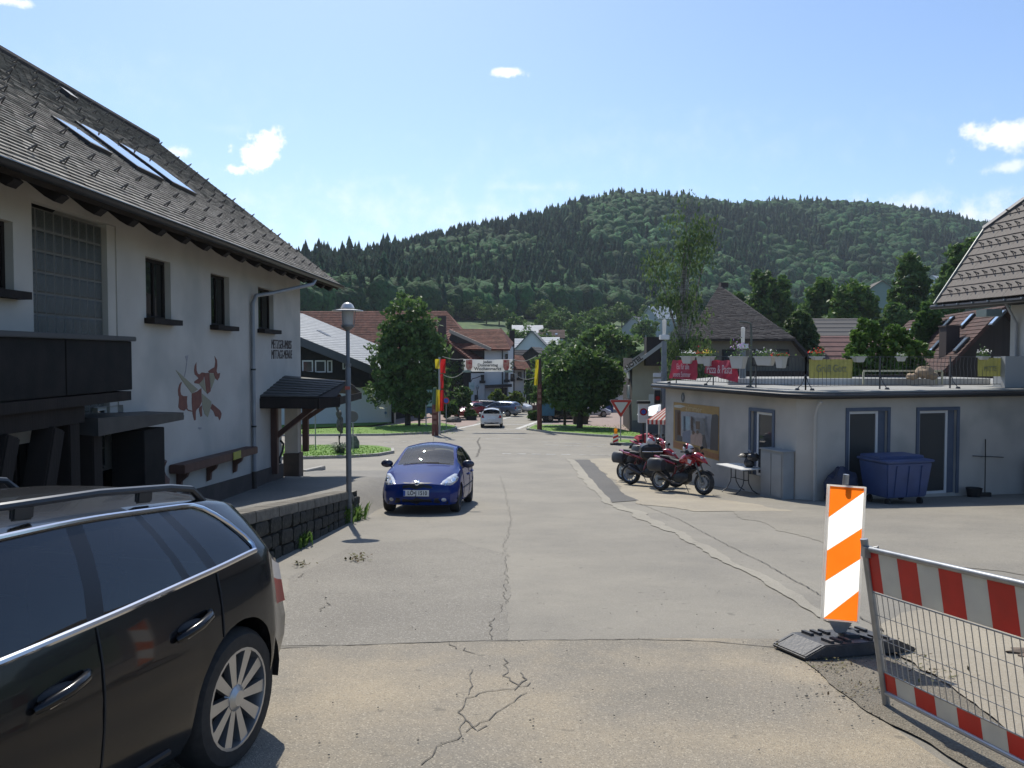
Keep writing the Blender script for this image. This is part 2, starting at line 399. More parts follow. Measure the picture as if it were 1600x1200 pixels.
M['metal_grey'] = mat('galvanised_steel', (.33, .34, .35), (.25, .26, .27), scale=12, rough=.42, metal=.7)
M['pipe'] = mat('grey_zinc_pipe', (.30, .31, .33), (.24, .25, .26), scale=3, rough=.5, metal=.3)
M['black'] = mat('matt_black', (.012, .012, .013), rough=.6)
M['rubber'] = mat('tyre_rubber', (.018, .018, .018), (.028, .027, .026), scale=30, rough=.8)
M['chrome'] = mat('bright_chrome', (.75, .76, .78), rough=.12, metal=1)
M['window_dark'] = glass('dark_window_glass', tint=(.10, .11, .12), base=.012, alpha=.5)
M['room'] = mat('dark_room', (.03, .028, .026), rough=.9)
M['tile_red'] = mat('red_clay_tiles', (.17, .060, .042), (.105, .04, .03), scale=3, rough=.8, island=True, bump=.3, bscale=18, c3=(.21, .09, .065), s3=2, spec=.2)
M['tile_brown'] = mat('brown_clay_tiles', (.085, .045, .038), (.06, .034, .03), scale=3, rough=.8, island=True, bump=.3, bscale=18, spec=.2)
M['slate_light'] = mat('pale_fibre_slates', (.30, .31, .31), (.24, .25, .255), scale=4, rough=.55, island=True, spec=.4)
M['roof_grey'] = mat('far_grey_roof', (.16, .17, .175), (.12, .125, .13), scale=1, rough=.8)
M['roof_pale'] = mat('far_pale_roof', (.42, .44, .46), (.36, .38, .40), scale=.6, rough=.6)
M['bark'] = mat('brown_bark', (.05, .038, .028), (.03, .023, .018), scale=14, rough=.95, bump=.8, bscale=22, stretch=(1, 1, .25))
M['birch'] = mat('birch_bark', (.28, .26, .23), (.08, .07, .06), scale=5, rough=.9, stretch=(.6, .6, 3))
M['grass'] = mat('mown_grass', (.12, .23, .022), (.08, .17, .016), scale=1.4, rough=.9, bump=.6, bscale=60, c3=(.11, .19, .03), s3=30)
M['kerb'] = mat('pale_kerb_stone', (.36, .35, .32), (.27, .26, .24), scale=6, rough=.85, bump=.3)
M['blue'] = mat('blue_window_surround', (.085, .11, .16), (.07, .095, .14), scale=3, rough=.6)
M['pvc'] = mat('white_window_frame', (.62, .63, .63), rough=.4)

# ------------------------------------------------------------------ terrain, forest ridge
_SX = [-1200, 200, 440, 500, 600, 650, 750, 850, 900, 960, 1050, 1120, 1150, 1250, 1350, 1450, 1530, 1600, 1800, 2300, 3200]
_SY = [500, 445, 408, 402, 394, 380, 359, 339, 322, 309, 309, 318, 321, 318, 321, 334, 352, 366, 372, 425, 400]
def sky_y(px): return float(np.interp(px, _SX, _SY))
def yr(px): return 430+min(max(px-470, -100), 800)*.42-max(0, min(px-1650, 1400))*.27
def terr(x, y):
    if y <= 110: return G(y)
    px = min(max(800+1250*x/y, -1200), 3200); ry = yr(px); fy = .52*ry
    foot = EYE+(555-500)/1250*fy; top = EYE+(555-sky_y(px)-2)/1250*ry-9-6*max(0, min(1, (720-px)/160))
    if y < fy:
        t = (y-110)/(fy-110); t = t*t*(3-2*t); return G(110)*(1-t)+foot*t
    if y < ry:
        t = (y-fy)/(ry-fy); s = math.sin(t*math.pi/2)*.55+.45*t
        return foot+(top-foot)*s+4*math.sin(x*.03+y*.01)*t*(1-t)
    return top-(y-ry)*.12
def build_terrain():
    ys = GY+[110+i*10 for i in range(1, 95)]; xs = [-900, -700, -560, -460]+[-380+i*16 for i in range(56)]+[560, 660, 800, 950]
    vs = [(x, y, terr(x, y)) for y in ys for x in xs]; n = len(xs)
    fs = [(j*n+i, j*n+i+1, (j+1)*n+i+1, (j+1)*n+i) for j in range(len(ys)-1) for i in range(n-1)]
    mb = MB(); mb.add(vs, fs)
    m = mat('meadow_ground', (.045, .09, .018), (.03, .065, .014), scale=.05, rough=.95, c3=(.10, .17, .035), s3=.4)
    o = mb.build('ground', m, fix=False, smooth=True); o['kind'] = 'structure'
build_terrain()

def forest():
    rng = np.random.default_rng(3)
    def cone(seed):
        r = random.Random(seed); V = []; Fc = []
        tiers = 5; k = 7
        for t in range(tiers):
            z0 = .08+t*.175; rad = .17*(1-t*.17)*(.85+.3*r.random()); z1 = min(1.0, z0+.40-.02*t); o = len(V)
            V.append((0, 0, z1)); ph = r.random()*6
            for i in range(k*2):
                a = ph+math.pi*i/k; q = rad*(1.0 if i % 2 else .55)*(.75+.5*r.random()); V.append((q*math.cos(a), q*math.sin(a), z0+(.0 if i % 2 else .035)))
            Fc += [(o, o+1+i, o+1+(i+1) % (2*k)) for i in range(2*k)]
        return np.array(V), np.array(Fc)
    def blobm(seed):
        bm = bmesh.new(); bmesh.ops.create_icosphere(bm, subdivisions=2, radius=1); V = []
        for v in bm.verts:
            d = 1+.42*noise.noise(v.co*1.9+Vector((seed*3.1, 0, 0)))+.16*noise.noise(v.co*4.6+Vector((0, seed, 0))); V.append((v.co.x*.36*d, v.co.y*.36*d, .56+v.co.z*.46*d))
        Fc = [[v.index for v in f.verts] for f in bm.faces]; bm.free(); return np.array(V), np.array(Fc)
    cones = [cone(i) for i in range(6)]; blobs = [blobm(i) for i in range(7)]
    VV = []; FF = []; CC = []; off = 0; cnt = 0
    while cnt < 15000:
        px = rng.uniform(380, 1680) if cnt < 13000 else rng.uniform(1680, 3000); ry = yr(px); t = rng.random(); y = ry*(.47+.55*t)
        a = (px-800)/1250; x = a*y
        t = (y/ry-.52)/.48
        z = terr(x, y)-.4
        cl = noise.noise(Vector((x*.018, y*.010, 1.3)))+.5*noise.noise(Vector((x*.05, y*.03, 7)))
        thr = .08 if px < 1000 else -.05
        con = cl < thr+.05 if t < .93 else rng.random() < .9
        if rng.random() < .13: con = not con
        if t < .06 and rng.random() < .6: con = False
        h = rng.uniform(9, 17) if con else rng.uniform(6, 13)
        if cnt > 13000: h *= 1.5
        if px < 620 and con and rng.random() < .12: h *= rng.uniform(1.15, 1.4)
        if t > .88: h *= rng.uniform(.6, .9)
        V, Fc = (cones if con else blobs)[rng.integers(6)]
        wd = h*(rng.uniform(1.0, 1.35) if con else rng.uniform(.9, 1.25)); an = rng.uniform(0, 6.28); c, s = math.cos(an), math.sin(an)
        X = (V[:, 0]*c-V[:, 1]*s)*wd+x; Y = (V[:, 0]*s+V[:, 1]*c)*wd+y; Z = V[:, 2]*h+z
        VV.append(np.stack([X, Y, Z], 1)); FF.append(Fc+off); off += len(V)
        b = rng.uniform(.6, 1.35)*(1+.5*noise.noise(Vector((x*.012, y*.008, 22))))
        base = np.array([.007, .030, .016]) if con else np.array([.019, .064, .021])*(1+.25*max(-1, min(1, cl)))
        col = base*b*np.array([rng.uniform(.85, 1.25), 1, rng.uniform(.8, 1.1)])
        CC.append(np.tile(np.append(col, 1), (len(V), 1))*np.append(np.tile(rng.uniform(.8, 1.2, (len(V), 1)), (1, 3)), np.ones((len(V), 1)), 1)); cnt += 1
    V = np.concatenate(VV).astype(np.float32); Fc = np.concatenate(FF).astype(np.int32); C_ = np.concatenate(CC).astype(np.float32)
    me = bpy.data.meshes.new('forest'); n = len(Fc); me.vertices.add(len(V)); me.vertices.foreach_set('co', V.ravel()); me.loops.add(3*n); me.loops.foreach_set('vertex_index', Fc.ravel())
    me.polygons.add(n); me.polygons.foreach_set('loop_start', np.arange(0, 3*n, 3, dtype=np.int32)); me.update(calc_edges=True)
    at_ = me.color_attributes.new('tint', 'FLOAT_COLOR', 'POINT'); at_.data.foreach_set('color', C_.ravel())
    m = bpy.data.materials.new('forest_foliage'); m.use_nodes = True; nt = m.node_tree; p = nt.nodes['Principled BSDF']; p.inputs['Roughness'].default_value = .9; p.inputs['Specular IOR Level'].default_value = .15
    a_ = nt.nodes.new('ShaderNodeAttribute'); a_.attribute_name = 'tint'
    tc = nt.nodes.new('ShaderNodeTexCoord'); nz = nt.nodes.new('ShaderNodeTexNoise'); nz.inputs['Scale'].default_value = .9; nz.inputs['Detail'].default_value = 4; nt.links.new(tc.outputs['Object'], nz.inputs['Vector'])
    mr = nt.nodes.new('ShaderNodeMapRange'); nt.links.new(nz.outputs['Fac'], mr.inputs[0]); mr.inputs[1].default_value = .3; mr.inputs[2].default_value = .7; mr.inputs[3].default_value = .45; mr.inputs[4].default_value = 1.6
    mx = nt.nodes.new('ShaderNodeVectorMath'); mx.operation = 'SCALE'; nt.links.new(a_.outputs['Color'], mx.inputs[0]); nt.links.new(mr.outputs[0], mx.inputs['Scale'])
    nt.links.new(mx.outputs[0], p.inputs['Base Color'])
    bp = nt.nodes.new('ShaderNodeBump'); bp.inputs['Strength'].default_value = 1; bp.inputs['Distance'].default_value = 1.2; nt.links.new(nz.outputs['Fac'], bp.inputs['Height']); nt.links.new(bp.outputs[0], p.inputs['Normal'])
    me.materials.append(m); o = bpy.data.objects.new('forest', me); COL.objects.link(o); o['kind'] = 'stuff'
    o['label'] = 'dense mixed conifer and broadleaf wood covering the whole hill'
forest()

# ------------------------------------------------------------------ roads, paving, lawns
A_far = asphalt('old_grey_asphalt', (.235, .217, .180), (.185, .172, .146), spot=150, bump=.25, amount=.3)
A_near = asphalt('coarse_worn_asphalt', (.222, .198, .160), (.178, .162, .132), spot=130, bump=.4, amount=.5, speck=(.46, .41, .32), tan=(.31, .26, .185))
A_yard = asphalt('yard_asphalt', (.235, .215, .175), (.185, .17, .142), spot=130, bump=.3, amount=.4)
A_dark = asphalt('dark_patch_asphalt', (.095, .092, .088), (.075, .073, .07), spot=200, bump=.2, amount=.2)
A_tan = asphalt('tan_dusty_concrete', (.325, .285, .215), (.26, .23, .18), spot=120, bump=.3, amount=.35)
A_pale = asphalt('pale_concrete_edging', (.29, .268, .22), (.235, .217, .18), spot=120, bump=.2, amount=.3)
M_pave = mat('pink_block_paving', (.26, .19, .165), (.21, .155, .135), scale=2, rough=.85, bump=.3, bscale=20)
M_line = mat('worn_white_road_paint', (.50, .50, .48), (.27, .26, .25), scale=5, rough=.8, contrast=(.45, .62))
M_crack = mat('dark_crack', (.085, .078, .068), (.16, .147, .125), scale=9, rough=1)

def pp(L_): return [tuple(gp(px, py)[:2]) for px, py in L_]
patch('road', [(-40, -12), (45, -12), (45, 64), (-40, 64)], .010, A_far)
# far road leading away beyond the junction
patch('road', [(-3.6, 64), (3.2, 64), (4.5, 80), (9, 98), (9, 110), (1, 110), (-1.5, 84)], .010, A_far)
patch('paved_square', [(-40, 64), (-3.6, 64), (-1.5, 84), (1, 110), (-40, 110)], .012, M_pave)
patch('paved_square', [(3.2, 64), (40, 64), (40, 110), (9, 110), (9, 98), (4.5, 80)], .012, M_pave)
patch('paved_square', pp([(650, 671), (708, 667), (738, 665), (752, 656), (700, 655), (640, 657)]), .017, M_pave)
patch('paved_square', pp([(900, 668), (1010, 688), (1080, 690), (1080, 655), (880, 655)]), .0155, M_pave)
# nearer coarse surface in front of the joint
J0, J1 = gp(380, 1018), gp(1245, 1001)
patch('road', [(-6, -8), (-6, J0.y), (J0.x, J0.y), tuple(gp(700, 1006)[:2]), tuple(gp(1000, 1000)[:2]), (J1.x, J1.y), tuple(gp(1262, 1040)[:2]), tuple(gp(1330, 1095)[:2]), tuple(gp(1480, 1200)[:2]), (2.4, -8)], .015, A_near)
patch('road_repair', pp([(430, 1012), (560, 1010), (700, 1005), (795, 1002), (793, 940), (790, 868), (700, 842), (560, 850), (450, 905)]), .0135, asphalt('darker_lane_asphalt', (.205, .19, .16), (.165, .152, .13), spot=110, bump=.35, amount=.5), rag=.10)
ribbon('road_joint', [tuple(gp(px, py)[:2]) for px, py in ((380, 1018), (560, 1011), (700, 1006), (850, 1003), (1000, 1002), (1120, 1006), (1222, 1016))], .014, .019, M_crack, jag=.012, seed=4)
for k, (L_, w) in enumerate([
    ([(655, 1200), (680, 1180), (712, 1160), (728, 1128), (722, 1112), (732, 1096), (765, 1086), (800, 1080), (835, 1074)], .007),
    ([(735, 1150), (765, 1130), (780, 1112), (800, 1100), (822, 1086)], .006), ([(728, 1128), (745, 1146), (760, 1138)], .009),
    ([(790, 1032), (798, 1050), (790, 1060), (806, 1075), (797, 1082)], .009), ([(806, 1075), (822, 1066), (812, 1055)], .01), ([(733, 1090), (734, 1063), (741, 1050)], .008),
    ([(765, 1002), (768, 985), (773, 968)], .007), ([(698, 1008), (708, 1018)], .012), ([(722, 1016), (735, 1026)], .008),
    ([(785, 960), (792, 900), (789, 850), (799, 815), (790, 770), (782, 745)], .006), ([(745, 714), (750, 700), (746, 690), (750, 684)], .07),
    ([(500, 958), (512, 944)], .01), ([(465, 905), (478, 898)], .01)]):
    ribbon('road_crack', pp(L_), w, .020, M_crack, jag=.05, seed=k+9)
# yard in front of the white building, dusty parking strip, patched trench, pale edging
patch('yard', pp([(1000, 760), (1110, 790), (1250, 840), (1330, 860), (1600, 900)])+[(30, 9), (30, 19), (12, 19)]+pp([(1240, 788), (1050, 735)]), .016, A_yard, rag=.25)
patch('parking_strip', pp([(918, 718), (1020, 712), (1055, 738), (1130, 782), (1240, 800), (1090, 800), (1000, 788)]), .0185, A_tan, rag=.25)
patch('trench_patch', pp([(899, 719), (921, 719), (948, 745), (975, 772), (998, 783), (958, 786)]), .022, A_dark, rag=.07)
patch('edging', pp([(886, 717), (899, 719), (930, 752), (958, 786), (1003, 802), (1045, 824), (1130, 868), (1185, 895), (1250, 929), (1330, 980), (1308, 980), (1180, 903), (1118, 872), (1036, 829), (985, 805), (940, 782), (908, 748)]), .0205, A_pale, rag=.16)
ribbon('road_crack', pp([(1000, 788), (1060, 812), (1130, 850), (1200, 885), (1270, 925), (1400, 1000)]), .012, .022, M_crack, jag=.02, seed=31)
patch('dirt_verge', pp([(1225, 1002), (1262, 1040), (1330, 1095), (1480, 1200)])+[(2.4, -4), (4.5, -4)]+pp([(1600, 1160), (1500, 1090), (1400, 1040), (1330, 1010), (1280, 990)]), .024,
      asphalt('dark_gritty_verge', (.215, .19, .145), (.145, .128, .10), spot=90, bump=.8, amount=.7, speck=(.24, .22, .18)), rag=.09)
patch('tan_ground', pp([(1400, 1035), (1500, 1085), (1600, 1150)])+[(5, 2), (9, 3), (9, 7)]+pp([(1600, 930), (1420, 960), (1370, 985)]), .0265, A_tan, rag=.25)
# give-way line, lane lines, edge lines
def dashes(a, b, w, n, fill=.6, name='painted_line'):
    a, b = gp(*a), gp(*b)
    for i in range(n):
        p = Vector(a[:2]).lerp(Vector(b[:2]), i/n); q = Vector(a[:2]).lerp(Vector(b[:2]), (i+fill)/n); ribbon(name, [p, q], w, .021, M_line)
dashes((785, 709.5), (900, 711), .22, 5, .62); dashes((300, 706), (470, 707), .12, 4)
dashes((600, 692), (680, 688), .12, 3); dashes((720, 686.5), (835, 686), .14, 3, .6); dashes((850, 695.5), (950, 699), .14, 3, .7); dashes((845, 691), (1000, 697.5), .12, 4, .7)
for L_, w in [([(714, 670.5), (752, 662), (800, 651.5)], .35), ([(808, 670.5), (826, 664), (843, 657.5)], .4), ([(760, 670.5), (825, 671.5)], .3), ([(786, 663.6), (828, 663.6)], .3), ([(905, 711), (962, 712)], .12), ([(740, 676), (812, 677)], .12)]:
    ribbon('painted_line', pp(L_), w, .021, M_line)
# lawns with kerbs
def lawn(pts, kerb, label, kw=.14):
    P = pp(pts); patch('lawn', P, .13, M['grass'])
    rim = [Vector(gp(*q)[:2]) for q in kerb]; mb = MB()
    for a, b in zip(rim[:-1], rim[1:]):
        n = max(1, round((b-a).length/1.0))
        for k in range(n):
            p, q = a.lerp(b, k/n), a.lerp(b, (k+.985)/n); zc = G((p.y+q.y)/2)
            mb.bar((p.x, p.y, G(p.y)+.04), (q.x, q.y, G(q.y)+.04), kw, .2)
    mb.build('kerb', M['kerb'], fix=True)['kind'] = 'structure'
lawn([(380, 702), (470, 699), (540, 698), (590, 700), (612, 704), (614, 708), (590, 713), (540, 716), (470, 718), (380, 719)], [(380, 719), (470, 718), (540, 716), (590, 713), (614, 708.5), (613, 704)], '')
lawn([(380, 660.5), (560, 659), (612, 662), (580, 667), (480, 671), (380, 672)], [(380, 660.5), (560, 659), (612, 662)], '')
lawn([(380, 674), (480, 673), (590, 669), (640, 664), (690, 663), (712, 668), (712, 671), (690, 677), (600, 681), (380, 682)], [(380, 682), (600, 681), (690, 677), (712, 671.5), (713, 668)], '')
lawn([(822, 671), (835, 666), (900, 666), (960, 671), (1000, 680), (1000, 686), (930, 682), (860, 677)], [(1000, 686), (930, 682), (860, 677), (824, 672), (835, 666)], '')
lawn([(955, 690), (1000, 690), (1030, 693), (1030, 697), (960, 695)], [(955, 695), (1030, 697)], '')
lawn([(970, 648), (1000, 646), (1030, 648), (1000, 652)], [(970, 650), (1000, 652)], '')
def grass_tufts():
    rng = np.random.default_rng(5); V = []
    for (x0, x1, y0, y1, n) in ((380, 612, 699, 718, 2600), (380, 712, 662, 681, 1500), (824, 1000, 667, 684, 1200)):
        for _ in range(n):
            px = rng.uniform(x0, x1); py = rng.uniform(y0, y1)
            if y0 == 667 and py > 674+(px-824)*.06: continue
            if y0 == 699 and (px-500 > 0 and abs(py-708) > 9*(1-(max(0, px-540)/74)**2)): continue
            if y0 == 662 and (px > 612 and py < 664 or 667 < py < 674-(px-380)*.012 and px < 600): continue
            p = gp(px, py, .12); a = rng.uniform(0, 3.14); w = .03; h = rng.uniform(.03, .075); dx, dy = math.cos(a)*w, math.sin(a)*w; l = rng.uniform(-.04, .04, 2)
            V.append([(p.x-dx, p.y-dy, p.z), (p.x+dx, p.y+dy, p.z), (p.x+dx*.2+l[0], p.y+dy*.2+l[1], p.z+h), (p.x-dx*.2+l[0], p.y-dy*.2+l[1], p.z+h)])
    quads('grass', np.array(V), leafmat('grass_blades', (.09, .19, .015), (.15, .27, .035), trans=.3), kind='stuff')
grass_tufts()

# ------------------------------------------------------------------ raised pavement and retaining wall on the left
_PA = _hermite([-6, 0, 8.94, 16.1, 18.3, 22, 26, 30], [.1, .70, 1.83, 2.74, 3.0, 3.38, 3.9, 4.29])
def pv(x, y):
    f = 1 if y < 17 else max(0, 1-(y-17)/5); z = EYE-(_PA(y)+.10*max(0, min(4.5, -3.2-x))*f)
    if y > 16.1 and x > -3.9:
        t = min(1, (x+3.9)/1.1); t = t*t*(3-2*t); z = z*(1-t)+(G(y)-.03)*t
    return z
def pavement():
    for (ya, yb, xa, xb) in ((-5, 16.12, -12, -3.12), (16.12, 29, -12, -2.6)):
        ys = sorted(set([ya, yb]+[y for y in np.arange(math.ceil(ya), yb, .5)])); xs = [xa, -9, -7.5]+list(np.arange(-6.8, xb-.05, .3))+[xb]; n = len(xs)
        vs = [(x, y, pv(x, y)+.025*noise.noise(Vector((x*.9, y*.9, 0)))) for y in ys for x in xs]; mb = MB()
        mb.add(vs, [(j*n+i, j*n+i+1, (j+1)*n+i+1, (j+1)*n+i) for j in range(len(ys)-1) for i in range(n-1)])
        mb.build('pavement', asphalt('pavement_asphalt', (.20, .19, .168), (.15, .143, .13), spot=120, bump=.5, amount=.5), smooth=True, fix=False)['kind'] = 'structure'
pavement()
def retaining_wall():
    t = thing('retaining_wall', 'low dark mossy stone retaining wall beside the sloping pavement', 'wall', (-3.2, 9, G(9)))
    st = mat('mossy_dark_stone', (.030, .028, .022), (.014, .014, .011), scale=5, rough=.95, bump=1, bscale=14, c3=(.06, .058, .045), s3=9, island=True, stretch=(1, 1, .35))
    cp = mat('gritty_coping_concrete', (.16, .145, .12), (.10, .092, .078), scale=7, rough=.95, bump=1, bscale=30)
    core = MB(); ys = np.arange(1, 16.11, .755)
    for a, b in zip(ys[:-1], ys[1:]):
        core.add([(x, y, z) for y, z0, z1 in ((a, G(a)-.4, pv(-3.2, a)-.10), (b, G(b)-.4, pv(-3.2, b)-.10)) for x, z in ((-3.34, z0), (-3.14, z0), (-3.14, z1), (-3.34, z1))],
                 [(0, 1, 2, 3), (7, 6, 5, 4), (0, 4, 5, 1), (1, 5, 6, 2), (2, 6, 7, 3), (3, 7, 4, 0)])
    core.build('wall_core', st, t)
    rnd = random.Random(5); protos = []
    for k in range(4):
        m_ = MB(); m_.blob((0, 0, 0), (.5, .5, .5), 8, 5, nz=.25, seed=k*3); m_.v = [tuple(math.copysign(abs(2*c)**.35/2, c) for c in p) for p in m_.v]; protos.append(meshof(m_, 'stone', st, smooth=True))
    for r in range(3):
        y = 1.2-r*.17
        while y < 15.95:
            L_ = min(rnd.uniform(.22, .62), 16.1-y); zt = pv(-3.2, y+L_/2)-.10; zb = G(y+L_/2)-.05; hh = (zt-zb)/3
            m_ = Matrix.Translation((-3.13+rnd.uniform(-.014, .01), y+L_/2, zb+(r+.5+rnd.uniform(-.05, .05))*hh)) @ Matrix.Rotation(-.1+rnd.uniform(-.04, .04), 4, 'X') @ Matrix.Diagonal((.13, L_*.97, hh*rnd.uniform(.88, 1.02), 1))
            instw('stone', t, rnd.choice(protos), m_); y += L_
    y = 1.0; k = 0
    while y < 16.05:
        L_ = min(.95, 16.14-y); q = MB(); a, b = y+.006, y+L_-.006
        q.add([(x, yy, z) for yy in (a, b) for x, z in ((-3.42, pv(-3.2, yy)-.11), (-3.07, pv(-3.2, yy)-.11), (-3.075, pv(-3.2, yy)+.035), (-3.42, pv(-3.2, yy)+.03))], [(0, 1, 2, 3), (7, 6, 5, 4), (0, 4, 5, 1), (1, 5, 6, 2), (2, 6, 7, 3), (3, 7, 4, 0)])
        q.build('coping_slab', cp, t, bevel=.012); y += L_; k += 1
retaining_wall()
q = MB(); a, b = gp(474, 741), gp(505, 734); q.bar((a.x, a.y, a.z+.07), (b.x, b.y, b.z+.07), .2, .16); q.build('kerb', M['kerb'], bevel=.02)['kind'] = 'structure'

# ------------------------------------------------------------------ construction helpers for buildings
def wall_holes(mb, O, U, L_, z0, z1, holes, depth=.16, m=0):
    """outer face of a wall with real openings and their reveals; U along, outward normal to the right of U x Z"""
    O = Vector(O); U = Vector(U).normalized(); n = U.cross(Vector((0, 0, 1))).normalized()
    us = sorted(set([0, L_]+[u for h in holes for u in h[:2] if 0 < u < L_])); zs = sorted(set([z0, z1]+[z for h in holes for z in h[2:] if z0 < z < z1]))
    P = lambda u, z, t=0: Vector((O.x, O.y, 0))+U*u+Vector((0, 0, z))-n*t
    for i in range(len(us)-1):
        for j in range(len(zs)-1):
            uc, zc = (us[i]+us[i+1])/2, (zs[j]+zs[j+1])/2
            if any(h[0] < uc < h[1] and h[2] < zc < h[3] for h in holes): continue
            mb.add([P(us[i], zs[j]), P(us[i+1], zs[j]), P(us[i+1], zs[j+1]), P(us[i], zs[j+1])], [(0, 1, 2, 3)], m)
    for (a, b, c, d) in holes:
        for q in (((a, c), (a, d)), ((a, d), (b, d)), ((b, d), (b, c)), ((b, c), (a, c))):
            mb.add([P(*q[0]), P(*q[1]), P(*q[1], depth), P(*q[0], depth)], [(0, 1, 2, 3)], m)
    return n
def window(parent, O, U, a, b, c, d, frame, pane, depth=.12, fw=.06, mull=(), sill=None, backing=True, name='window'):
    """window set in an opening: frame with pane (and sill) as its pieces"""
    O = Vector((O[0], O[1], 0)); U = Vector(U).normalized(); n = U.cross(Vector((0, 0, 1))).normalized()
    P = lambda u, z, t: O+U*u+Vector((0, 0, z))-n*t
    rot = Matrix((U, -n, Vector((0, 0, 1)))).transposed()
    f = MB(); w = b-a; h = d-c; uc = (a+b)/2; zc = (c+d)/2
    for (u, z, sx, sz) in [(uc, c+fw/2, w, fw), (uc, d-fw/2, w, fw), (a+fw/2, zc, fw, h-2*fw), (b-fw/2, zc, fw, h-2*fw)]+[(a+w*mu, zc, fw*.9, h-2*fw) for mu in mull]:
        f.box(P(u, z, depth), (sx, .05, sz), rot)
    fo = f.build(name, frame, parent)
    g = MB(); g.box(P(uc, zc, depth+.005), (w-2*fw+.004, .012, h-2*fw+.004), rot); g.build('pane', pane, fo)
    if backing:
        k = MB(); k.box(P(uc, zc, depth+.35), (w+.3, .02, h+.3), rot); k.build('dark_interior', M['room'], fo)
    if sill:
        s = MB(); s.box(P(uc, c-.045, -.06), (w+.16, .26, .10), rot); s.build('sill', sill, fo)
    return fo
def courses(mb, O, U, V, poly, pitch, th=.03, tile=0, jit=0, seed=1, m=None, lift=.01, gap=.006):
    """overlapping courses of roof covering over the convex outline poly of (u, v)"""
    O, U, V = Vector(O), Vector(U).normalized(), Vector(V).normalized(); n = U.cross(V).normalized(); rnd = random.Random(seed)
    if n.z < 0: n = -n
    def span(v):
        xs = []
        for (a, b) in zip(poly, poly[1:]+poly[:1]):
            if (a[1]-v)*(b[1]-v) <= 0 and abs(a[1]-b[1]) > 1e-9: xs.append(a[0]+(b[0]-a[0])*(v-a[1])/(b[1]-a[1]))
        return (min(xs), max(xs)) if xs else None
    v0 = min(p[1] for p in poly); v1 = max(p[1] for p in poly); k = 0
    v = v0
    while v < v1-1e-4:
        w = min(v+pitch, v1); s0, s1 = span(v+1e-5), span(w-1e-5)
        if s0 and s1:
            cuts = [0, 1]
            if tile:
                L_ = s0[1]-s0[0]; nt_ = max(1, round(L_/tile)); ofs = (.5 if k % 2 else 0); cuts = [0]+[(i+ofs)/nt_ for i in range(1, nt_+1) if 0 < (i+ofs)/nt_ < 1]+[1]
            for a, b in zip(cuts[:-1], cuts[1:]):
                j = (rnd.random()-.5)*jit; j2 = abs(rnd.random())*jit*.4
                ga = gap/max(.1, s0[1]-s0[0]) if tile else 0
                ua0, ub0 = s0[0]+(s0[1]-s0[0])*(a+ga), s0[0]+(s0[1]-s0[0])*(b-ga); ua1, ub1 = s1[0]+(s1[1]-s1[0])*(a+ga), s1[0]+(s1[1]-s1[0])*(b-ga)
                A_, B_ = O+U*ua0+V*(v+j)+n*(lift+th+j2), O+U*ub0+V*(v+j)+n*(lift+th+j2); C_, D_ = O+U*ub1+V*(w+.01)+n*lift, O+U*ua1+V*(w+.01)+n*lift
                E_, F_ = O+U*ua0+V*(v+j)+n*(lift-.01), O+U*ub0+V*(v+j)+n*(lift-.01)
                if (ub0-ua0) > 1e-3: mb.add([A_, B_, C_, D_, E_, F_], [(0, 1, 2, 3), (4, 5, 1, 0)], m)
        v += pitch; k += 1
def guard_mesh(s=.1):
    m_ = MB(); m_.bar((-s*.45, 0, 0), (0, -s*.25, s*1.1), s*.16); m_.bar((s*.45, 0, 0), (0, -s*.25, s*1.1), s*.16); m_.bar((-s*.45, 0, .005), (s*.45, 0, .005), s*.14); return meshof(m_, 'snow_guard', mat('snow_guard_metal', (.085, .08, .075), rough=.6, metal=.2))

